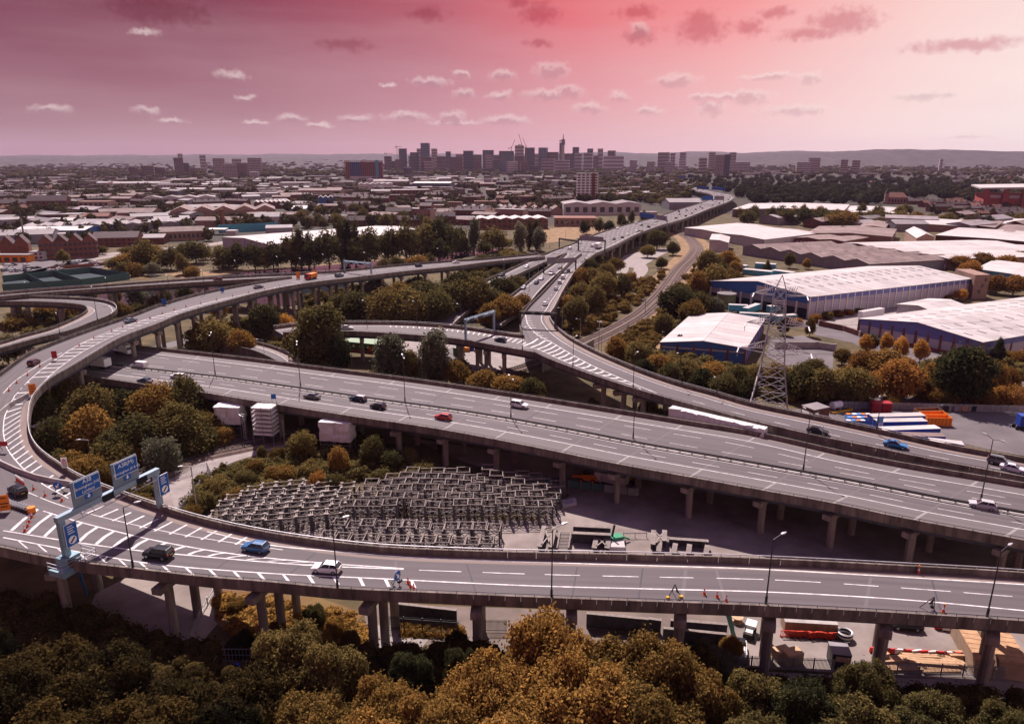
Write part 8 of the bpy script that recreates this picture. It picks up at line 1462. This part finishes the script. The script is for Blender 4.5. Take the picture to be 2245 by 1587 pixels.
for k in range(9): p = P(2062 + k * 10, 899 + (k % 2) * 2, .06); t = thing('wrapped_bale', None, None, tuple(p), RNG.uniform(-.3, .3), 'wrapped bales'); MB(['wall_grey', 'car_black', 'timber'][k % 3]).cbox((0, 0, .8), (1.3, 1.1, 1.6)).build('bale', t); MB('dark_steel').cbox((0, 0, .1), (1.4, 1.2, .15)).build('pallet', t); later(t, 'wrapped bale of waste', 'along the back fence of the yard', 'bale')
t = thing('storage_tank', 'olive green cylindrical storage tank beside the warehouse bays', 'tank', tuple(P(1591, 672))); MB('tank_green').cyl((0, 0, 0), (0, 0, 6.2), 4.4, 4.4, 24).build('shell', t); MB('roof_grey').cyl((0, 0, 6.2), (0, 0, 6.5), 4.5, 4.5, 24).build('lid', t)
# long green boats of the canal depot under the branch viaduct
for p0, p1, dp, lab in (((752, 748), (846, 757), 7, 'long dark green depot hut with pale green roof under the branch viaduct'),):
    t = container(p0, p1, 3.4, dp, 'green_box', 'green_roof', lab, 'depot_hut', 'hut'); L = (P(*p1, 3.4) - P(*p0, 3.4)).length
    for k in range(6): MB('plastic_white').box(1 + k * L / 6, -.05, 1.5, 1.9 + k * L / 6, -.004, 2.5).build('window', t)
    MB('orange').box(L * .6, -.07, .1, L * .6 + 1.3, -.005, 2.6).build('door', t); MB('stand_red').box(0, -.9, .05, L, -.1, .7).build('skirt', t)
container((993, 762), (1004, 764), 3, 4, 'green_box', 'green_roof', 'small green hut beside the branch piers', 'depot_hut', 'hut')
for x, y, m in ((1024, 770, 'orange'), (1034, 768, 'box_blue'), (1046, 766, 'plastic_red')): t = thing('stacked_crates', f"{ {'orange': 'orange', 'box_blue': 'blue', 'plastic_red': 'red'}[m]} crate under the branch viaduct", 'crate', tuple(P(x, y, .05))); MB(m).cbox((0, 0, .8), (1.8, 1.4, 1.5)).build('crate', t); MB('timber').cbox((0, 0, .02), (1.9, 1.5, .1)).build('pallet', t)

# ------------------------------------------------------------------ scaffold towers wrapped in white sheeting
def wrapped(px0, px1, yb, yt, depth, lab, rot=.15, open_below=.35, tiers=0, zb=0.0):
    b = P((px0 + px1) / 2, yb, zb); f = b.y * math.cos(PITCH) + 69 * math.sin(PITCH); w = (px1 - px0) / FPX * f; h = top_z(b, yt) - zb; t = thing('scaffold_tower', lab, 'scaffold', tuple(b), rot, 'sheeted scaffold towers'); z0 = h * open_below; n = 7; rg = np.random.default_rng(int(px0))
    mb = MB('tarp'); rings = []
    for z in np.linspace(z0, h, 6):
        r = []
        for (x, y) in [(-w / 2 + w * i / n, 0) for i in range(n)] + [(w / 2, depth * i / 4) for i in range(4)] + [(w / 2 - w * i / n, depth) for i in range(n)] + [(-w / 2, depth - depth * i / 4) for i in range(4)]: r.append((x + rg.normal(0, .09), y + rg.normal(0, .09), z + rg.normal(0, .05)))
        rings.append(r)
    mb.loft(rings); mb.build('sheeting', t)
    for x in (-w / 2, 0, w / 2):
        for y in (.1, depth - .1): MB('scaffold').cyl((x * .97, y, 0), (x * .97, y, h), .06, .06, 6).build('standard', t)
    for k in range(tiers or 2): z = z0 * (k + .5) / (tiers or 2); MB('scaffold').beam((-w / 2, 0, z), (w / 2, 0, z), .08).build('ledger', t); MB('scaffold').beam((-w / 2, 0, z), (-w / 2 + w * .5, 0, z0), .06).build('brace', t)
    return t
wrapped(474, 532, 960, 893, 3.4, 'white sheeted scaffold tower leftmost under the motorway edge', -.1, .45); wrapped(702, 772, 998, 927, 3.6, 'largest white sheeted scaffold box under the motorway edge', -.15, .42); wrapped(108, 140, 882, 830, 4, 'white sheeted scaffold beside the loop at left', -.3, .1)
b = P(580, 978, 0); t = thing('scaffold_tower', 'open white scaffold stack with many board lifts under the motorway', 'scaffold', tuple(b), -.15, 'sheeted scaffold towers'); h = top_z(b, 899)
for k in range(7): z = h * .3 + h * .7 * k / 6; MB('tarp').box(-2.6, 0, z, 2.6, 3.4, z + .5).build('board_lift', t)
for x in (-2.6, 0, 2.6):
    for y in (-.05, 3.45): MB('scaffold').cyl((x, y, 0), (x, y, h + .8), .07, .07, 6).build('standard', t)
b = P(88, 1000, 0); t = thing('scaffold_tower', 'open scaffold stairs beside the loop parapet at left', 'scaffold', tuple(b), -.5, 'sheeted scaffold towers'); h = top_z(b, 936)
for k in range(6): z = h * (k + 1) / 6; MB('tarp').box(-1.6, 0, z - .25, 1.6, 3, z).build('board_lift', t)
for x in (-1.6, 1.6):
    for y in (-.05, 3.05): MB('scaffold').cyl((x, y, 0), (x, y, h + 1), .07, .07, 6).build('standard', t)
a, e = P(1466, 893, 11.0), P(1676, 945, 10.6); dd = e - a; L = dd.length; t = thing('sheeted_walkway', 'long white sheeted scaffold walkway between the motorway and the link road', 'scaffold', (a.x, a.y, 6.5), math.atan2(dd.y, dd.x)); rg = np.random.default_rng(4)
for k in range(16):
    x0, x1 = L * k / 16, L * (k + 1) / 16 - .06; hh = 4.4; MB('tarp').loft([[(x0, 0 + rg.normal(0, .1), .2), (x1, rg.normal(0, .1), .2), (x1, 2.3, .2), (x0, 2.3, .2)], [(x0, rg.normal(0, .12), 2.4), (x1, rg.normal(0, .12), 2.4), (x1, 2.3, 2.4), (x0, 2.3, 2.4)], [(x0, .1, hh + rg.normal(0, .1)), (x1, .1, hh + rg.normal(0, .1)), (x1, 2.2, hh), (x0, 2.2, hh)]]).build('sheet_bay', t)
for k in range(9): x = L * k / 8; MB('scaffold').cyl((x, 1.2, -6.6), (x, 1.2, .2), .12, .12, 6).build('standard', t)

# ------------------------------------------------------------------ works yard under the near viaduct at right
for k in range(12):
    x, y = 1918 + k * 18, 1430 + k * 1.0; p = P(x, y, .07); red = k % 2 == 0; t = thing('water_barrier', None, None, tuple(p), RNG.uniform(-.15, .15), 'plastic water-filled barriers'); MB('plastic_red' if red else 'plastic_white').loft([[(-.75, -.25, 0), (.75, -.25, 0), (.75, .25, 0), (-.75, .25, 0)], [(-.75, -.1, .85), (.75, -.1, .85), (.75, .1, .85), (-.75, .1, .85)]]).build('barrier_body', t); MB('rubber').box(-.7, -.27, .01, .7, -.255, .15).build('base_strip', t); later(t, ('red' if red else 'white') + ' plastic water barrier', 'behind the timber stacks', 'barrier')
for k in range(7):
    x, y = 2060 + k * 17, 1379 + k * 3.2; p = P(x, y, .07); red = k % 2 == 0; t = thing('water_barrier', None, None, tuple(p), -.25, 'plastic water-filled barriers'); MB('plastic_red' if red else 'plastic_white').loft([[(-.75, -.25, 0), (.75, -.25, 0), (.75, .25, 0), (-.75, .25, 0)], [(-.75, -.1, .95), (.75, -.1, .95), (.75, .1, .95), (-.75, .1, .95)]]).build('barrier_body', t); MB('rubber').box(-.7, -.27, .01, .7, -.255, .15).build('base_strip', t); later(t, ('red' if red else 'white') + ' plastic water barrier', 'just right of the black saloon', 'barrier')
for k, (x, y, L, a, n) in enumerate([(1950, 1452, 4.5, .05, 4), (2020, 1440, 6, -.05, 3), (2040, 1458, 6.5, -.12, 4), (1925, 1442, 3, 1.0, 3), (2085, 1452, 3.2, -.6, 3), (2100, 1440, 2.6, 0, 4), (1985, 1466, 6, .02, 2), (2060, 1470, 5, .03, 2)]):
    p = P(x, y, .07); t = thing('timber_stack', None, None, tuple(p), a, 'stacks of sawn timber'); 
    for i in range(n):
        for j in range(5): MB('timber_pale' if (i + j + k) % 2 else 'timber').box(-L / 2 + RNG.uniform(-.2, .2), -.6 + j * .25, .05 + i * .18, L / 2 + RNG.uniform(-.2, .2), -.39 + j * .25, .2 + i * .18).build('plank', t)
    later(t, 'stack of sawn orange timber planks', 'under the near viaduct at right', 'timber stack')
for p0, p1, lab in (((2140, 1444), (2182, 1450), 'left big plywood site cabin at lower right'), ((2192, 1448), (2262, 1458), 'right big plywood site cabin at lower right')):
    t = container(p0, p1, 2.8, 9, 'ply', 'timber', lab, 'plywood_cabin', 'cabin'); 
    for k in range(8): MB('timber').box(.02, .2 + k * 1.1, 2.81, 3.2 if '1' in lab else (P(*p1, 2.8) - P(*p0, 2.8)).length - .02, 1.2 + k * 1.1, 2.86).build('roof_board', t)
t = container((1722, 1362), (1838, 1369), 2.0, 2.2, 'ply', 'concrete_light', 'long timber-faced bench of concrete units under the near viaduct', 'formwork_wall', 'formwork', None, 9)
for k in range(9):
    p = P(1724 + k * 12, 1395 + k * .6, .07); t = thing('pedestrian_barrier', None, None, tuple(p), RNG.uniform(-.3, .3), 'red pedestrian barriers'); mb = MB('cone_red')
    for i in range(9): mb.box(-.9 + i * .21, -.04, .1, -.84 + i * .21, .04, 1.0)
    mb.box(-1, -.05, 1.0, 1, .05, 1.1); mb.box(-1, -.05, .05, 1, .05, .15); mb.build('barrier_panel', t); MB('rubber').box(-.9, -.3, 0, -.7, .3, .1).build('foot', t); MB('rubber').box(.7, -.3, 0, .9, .3, .1).build('foot', t); later(t, 'red plastic pedestrian barrier', 'piled before the formwork bench', 'barrier')
t = thing('pipe_coil', 'upright stack of black and white pipe coils', 'pipe coil', tuple(P(1851, 1398, .07)))
for k in range(4):
    mb = MB('plastic_white' if k % 2 else 'car_black'); r = []
    for i in range(19): a = 2 * PI * i / 18; r.append([((1.0 + .16 * math.cos(b)) * math.cos(a), (1.0 + .16 * math.cos(b)) * math.sin(a), .2 + k * .3 + .16 * math.sin(b)) for b in (0, 1.57, 3.14, 4.71)])
    mb.loft(r, cap=False); mb.build('coil', t)
t = container((1826, 1432), (1868, 1437), 2.6, 2.6, 'dark_steel', 'wall_grey', 'dark site kiosk with grey roof at the palisade fence', 'kiosk', 'hut'); MB('timber_pale').box(.5, -.04, 1.4, 2.4, -.004, 2.2).build('window', t)
for x, y, s_, lab in ((1712, 1442, 1.5, 'pale wooden crate left of the kiosk'), (1735, 1450, 1.7, 'larger wooden crate nearest the fence'), (1930, 1446, 1.2, 'small crate among the timber')): t = thing('wooden_crate', lab, 'crate', tuple(P(x, y, .07)), .3, 'wooden crates'); MB('timber_pale').cbox((0, 0, s_ * .5 + .1), (s_ * 1.5, s_, s_)).build('crate', t); MB('timber').cbox((0, 0, .05), (s_ * 1.6, s_ * 1.05, .1)).build('pallet', t)
t = thing('cable_drum', 'wooden cable drum lying in the works yard', 'cable drum', tuple(P(1616, 1362, .07))); MB('timber_pale').cyl((0, 0, 0), (0, 0, .12), .9, .9, 16).build('flange', t); MB('timber_pale').cyl((0, 0, .8), (0, 0, .92), .9, .9, 16).build('flange', t); MB('timber').cyl((0, 0, .13), (0, 0, .79), .45, .45, 12).build('hub', t)
t = thing('skip_of_rubble', 'white builder\'s trailer heaped with boards at the fence corner', 'trailer', tuple(P(1620, 1432, .07)), 1.3); MB('plastic_white').box(-1.8, -1, .5, 1.8, 1, .7).build('bed', t); MB('plastic_white').box(-1.8, -1, .71, 1.8, -.9, 1.1).build('side', t); MB('plastic_white').box(-1.8, .9, .71, 1.8, 1, 1.1).build('side', t); MB('car_black').box(.6, -.8, .71, 1.7, .8, 1.5).build('box', t)
for k in range(4): MB('tarp').box(-1.6 + k * .3, -.8, .72 + k * .1, .3 + k * .1, -.3 + k * .3, .8 + k * .1).build('board', t)
t = thing('mini_dumper', 'small white and black dumper in the works yard', 'dumper', tuple(P(1643, 1392, .07)), 1.1); MB('car_black').box(-1.2, -.6, .4, .5, .6, .9).build('chassis', t); MB('plastic_white').loft([[(.3, -.55, .9), (1.5, -.55, .9), (1.5, .55, .9), (.3, .55, .9)], [(.1, -.75, 1.6), (1.9, -.75, 1.5), (1.9, .75, 1.5), (.1, .75, 1.6)]]).build('hopper', t); MB('plastic_white').box(-1.2, -.5, .9, -.4, .5, 1.3).build('engine_cover', t); wm, rm = wheel_mesh(.42)
for x in (-.8, .9):
    for y in (-.7, .7): put('wheel', wm, t, (x, y, .42))
# machines in the compound and beneath the motorway
t = thing('drilling_rig', 'small green machine with raised black mast in the compound', 'machine', tuple(P(1352, 1190, .05)), .3); MB('green_machine').box(-1.3, -.8, .6, 1.0, .8, 1.6).build('body', t); MB('car_black').box(-1.6, -1.0, .05, 1.4, -.6, .6).build('track', t); MB('car_black').box(-1.6, .6, .05, 1.4, 1.0, .6).build('track', t); MB('car_black').beam((-1.0, 0, 1.6), (-.6, 0, 3.8), .3).build('mast', t); MB('green_machine').beam((1, 0, 1.2), (2.6, 0, .4), .25).build('arm', t)
container((1336, 1198), (1370, 1199), 1.1, 3, 'plastic_white', 'roof_white', 'low white box beside the compound girders', 'storage_box', 'box'); 
t = thing('telehandler', 'orange telehandler parked in the shade under the motorway', 'telehandler', tuple(P(1287, 1056, .06)), 2.9); MB('orange').box(-2.2, -1, .7, 1.6, 1, 1.5).build('body', t); MB('car_glass').box(-.6, -.95, 1.5, .8, -.1, 2.5).build('cab', t); MB('orange').beam((-1.8, .6, 1.9), (3.2, .6, 1.3), .4, .45).build('boom', t); wm, rm = wheel_mesh(.62)
for x in (-1.4, 1.2):
    for y in (-1, 1): w = put('wheel', wm, t, (x, y, .62)); put('rim', MB('orange').cyl((0, -.13, 0), (0, .13, 0), .34, .34, 9).mesh('rim'), w)
lorry(P(1338, 1062, .06), 2.6, 'white tipper lorry in the shade under the motorway', 'car_white', 'wall_white', 7.5, 2.8); t = thing('dumper', 'yellow dumper beyond the white lorry under the motorway', 'dumper', tuple(P(1378, 1058, .06)), 2.6); MB('yellow').loft([[(-.6, -.8, .9), (1.2, -.8, .9), (1.2, .8, .9), (-.6, .8, .9)], [(-.9, -1.1, 1.9), (1.8, -1.1, 1.8), (1.8, 1.1, 1.8), (-.9, 1.1, 1.9)]]).build('hopper', t); MB('dark_steel').box(-2.0, -.7, .5, .9, .7, .88).build('chassis', t); wm, rm = wheel_mesh(.55)
for x in (-1.4, .8):
    for y in (-.9, .9): put('wheel', wm, t, (x, y, .55))
for k in range(9): p = P(1168 + k * 26, 1060 + k * 3.4, .06); t = thing('fence_panel', None, None, tuple(p), -.15, 'mesh fence panels'); MB('mesh_green' if k < 6 else 'scaffold').box(0, -.02, .2, 2.3, .02, 1.9).build('mesh_panel', t); MB('scaffold').box(-.05, -.04, 0, .05, .04, 2.0).build('post', t); later(t, 'dark mesh fence panel', 'in the shade under the motorway', 'fence')
for k in range(6): p = P(1238 + (k % 3) * 9, 1103 + (k // 3) * 7 - (k % 3) * 2, .06); t = thing('pallet_stack', None, None, tuple(p), .3, 'grey pallet stacks'); MB('wall_lilac').cbox((0, 0, .35), (1.2, 1, .6)).build('blocks', t); MB('timber').cbox((0, 0, .02), (1.25, 1.05, .1)).build('pallet', t); later(t, 'low stack of grey blocks', 'at the right end of the trestles', 'pallet stack')
t = thing('site_fence', 'low white barrier fence between the two girder stacks', 'fence', tuple(P(1366, 1178, .05)), .02)
for k in range(3): MB('scaffold').box(k * 2.2, -.05, 0, k * 2.2 + .1, .05, 1.2).build('post', t)
MB('plastic_white').box(0, -.06, .8, 4.5, -.051, 1.05).build('rail', t)
# palisade fences: panels of pales between posts
def palisade(pts, h, m, lab, pitch=.17, pw=.07, name='palisade_fence'):
    ps = [P(x, y, .05) for x, y in pts]; t = thing(name, lab, 'fence', tuple(ps[0])); 
    for a, b in zip(ps[:-1], ps[1:]):
        n = max(1, int((b - a).length / 2.75)); u = (b - a) / n
        for k in range(n):
            p = a + u * k; mb = MB(m); c = int(u.length / pitch); e = p + u
            for z in (.35, h - .35): mb.beam((p.x, p.y, z), (e.x, e.y, z), .05, .08)
            for i in range(c): q = p + u * ((i + .5) / c); mb.beam((q.x, q.y, .08), (q.x, q.y, h), pw, .03)
            mb.build('palisade_panel', t, True); MB(m).beam((p.x, p.y, 0), (p.x, p.y, h + .05), .12).build('post', t, True)
    return t
palisade([(1556, 1463), (1828, 1472)], 2.2, 'scaffold', 'grey palisade fence left of the kiosk beside the canal path'); palisade([(1870, 1474), (2110, 1482), (2245, 1490)], 2.0, 'scaffold', 'grey palisade fence before the timber stacks'); palisade([(1592, 1350), (1606, 1400), (1610, 1462)], 2.4, 'mesh_green', 'green palisade fence edging the works yard'); palisade([(1042, 1384), (1112, 1385)], 2.2, 'dark_steel', 'dark steel gate on the lane under the near viaduct'); palisade([(846, 1378), (1008, 1390)], 2.4, 'dark_steel', 'dark fence behind the orange verge under the viaduct')
palisade([(392, 1134), (428, 1085), (462, 1046), (455, 1030), (385, 1050)], 2.0, 'galv', 'tall mesh fence around the service track turning', .3, .05, 'mesh_fence'); palisade([(415, 1415), (440, 1350), (470, 1300)], 1.4, 'galv', 'light rail fence beside the track under the loop', .5, .05, 'rail_fence'); palisade([(1830, 895), (2245, 905)], 2.2, 'scaffold', 'grey fence along the back of the lorry yard', .4, .3)
t = thing('fenced_tank', 'blue drum inside a square galvanised cage at lower left', 'cage', tuple(P(520, 1478, .05))); MB('box_blue').cyl((0, 0, .1), (0, 0, 1.5), .6, .6, 12).build('drum', t)
for x0, y0, x1, y1 in ((-3, -2, 3, -2), (-3, 2.5, 3, 2.5), (-3, -2, -3, 2.5), (3, -2, 3, 2.5)):
    mb = MB('galv')
    for z in (.2, 1.2, 2.2): mb.beam((x0, y0, z), (x1, y1, z), .06)
    for k in range(13): mb.beam((x0 + (x1 - x0) * k / 12, y0 + (y1 - y0) * k / 12, 0), (x0 + (x1 - x0) * k / 12, y0 + (y1 - y0) * k / 12, 2.2), .05)
    mb.build('cage_side', t)
# railway overhead masts and walls
for x, yb, yt, lab in ((541, 968, 908, 'lattice railway mast beside the scaffold stack'), (624, 972, 920, 'slim railway mast before the motorway shade'), (333, 990, 950, 'railway mast among the bushes at left'), (1414, 690, 655, 'railway mast on the curve'), (1488, 640, 610, 'railway mast farther up the curve'), (1375, 742, 706, 'railway mast on the embankment')):
    b = P(x, yb); h = top_z(b, yt); t = thing('railway_mast', lab, 'railway mast', tuple(b), 2.6, 'railway overhead masts'); MB('galv').beam((0, 0, 0), (0, 0, h), .22).build('post', t); MB('galv').beam((0, 0, h - .8), (2.6, 0, h - .4), .12).build('bracket', t); MB('galv').beam((0, 0, h), (2.6, 0, h - .4), .08).build('stay', t)
    if 'lattice' in lab:
        mb = MB('galv'); mb.beam((.8, 0, 0), (.8, 0, h), .2)
        for k in range(8): mb.beam((0, 0, h * k / 8), (.8, 0, h * (k + 1) / 8), .09)
        mb.build('lattice', t)
b = P(1318, 772); t = thing('camera_mast', 'tall camera mast on the slope beside the railway', 'mast', tuple(P(1312, 776))); 
ribbon_pts = [P(1175, 800), P(1240, 772), P(1290, 752)]
def retaining(pts, h, lab, m='concrete_brown', n_=0):
    ps = [P(x, y) for x, y in pts]; t = thing('retaining_wall', lab, 'wall', tuple(ps[0]))
    for a, b in zip(ps[:-1], ps[1:]): MB(m).beam((a.x, a.y, h / 2), (b.x, b.y, h / 2), .4, h).build('wall_panel', t, True)
    for a in ps: MB('concrete_light').beam((a.x, a.y, 0), (a.x, a.y, h + .2), .6).build('pier', t, True)
retaining([(1190, 815), (1250, 790), (1300, 762)], 3.2, 'brown railway retaining wall under the link road'); retaining([(420, 552), (330, 566), (230, 582), (110, 592)], 2, 'brown boundary wall along the parkland road', 'brick'); retaining([(1795, 714), (1850, 726), (1884, 738)], 2.2, 'red brick boundary wall in front of the right-hand warehouse', 'brick'); retaining([(1700, 764), (1790, 764), (1830, 770)], 2.6, 'grey panelled wall beside the loading yard', 'concrete_light')
MB('galv').cyl((0, 0, 0), (0, 0, top_z(P(1312, 776), 704)), .14, .1, 8).build('column', t); MB('plastic_white').cbox((.3, 0, top_z(P(1312, 776), 706)), (.9, .4, .5)).build('camera_head', t)
# court fences
t = thing('court_fence', 'dark green netting fence around the sports courts', 'fence', tuple(P(20, 620)))
for p, q in (((7, 618), (120, 606)), ((120, 606), (200, 598)), ((200, 598), (285, 612)), ((285, 612), (180, 626)), ((180, 626), (7, 638)), ((120, 606), (180, 626)), ((60, 612), (100, 632))):
    a, b = P(*p), P(*q); MB('mesh_green').beam((a.x, a.y, 1.8), (b.x, b.y, 1.8), .12, 3.6).build('net_panel', t, True)
settle_labels()
# ------------------------------------------------------------------ the air: thin rosy haze over the whole scene
hz = MB().use('plastic_white').box(-9800, -3300, -4, 9800, 11500, 262).build('haze'); hz.data.materials.clear()
hm = bpy.data.materials.new('haze_air'); hm.use_nodes = True; nt = hm.node_tree; nt.nodes.clear(); o_ = nt.nodes.new('ShaderNodeOutputMaterial'); v_ = nt.nodes.new('ShaderNodeVolumePrincipled'); nt.links.new(v_.outputs[0], o_.inputs['Volume'])
v_.inputs['Color'].default_value = (0.68, 0.53, 0.74, 1); v_.inputs['Density'].default_value = HAZE; v_.inputs['Anisotropy'].default_value = 0.15
hz.data.materials.append(hm); hz['kind'] = 'stuff'; hz['label'] = 'thin rosy haze in the air over the whole town'
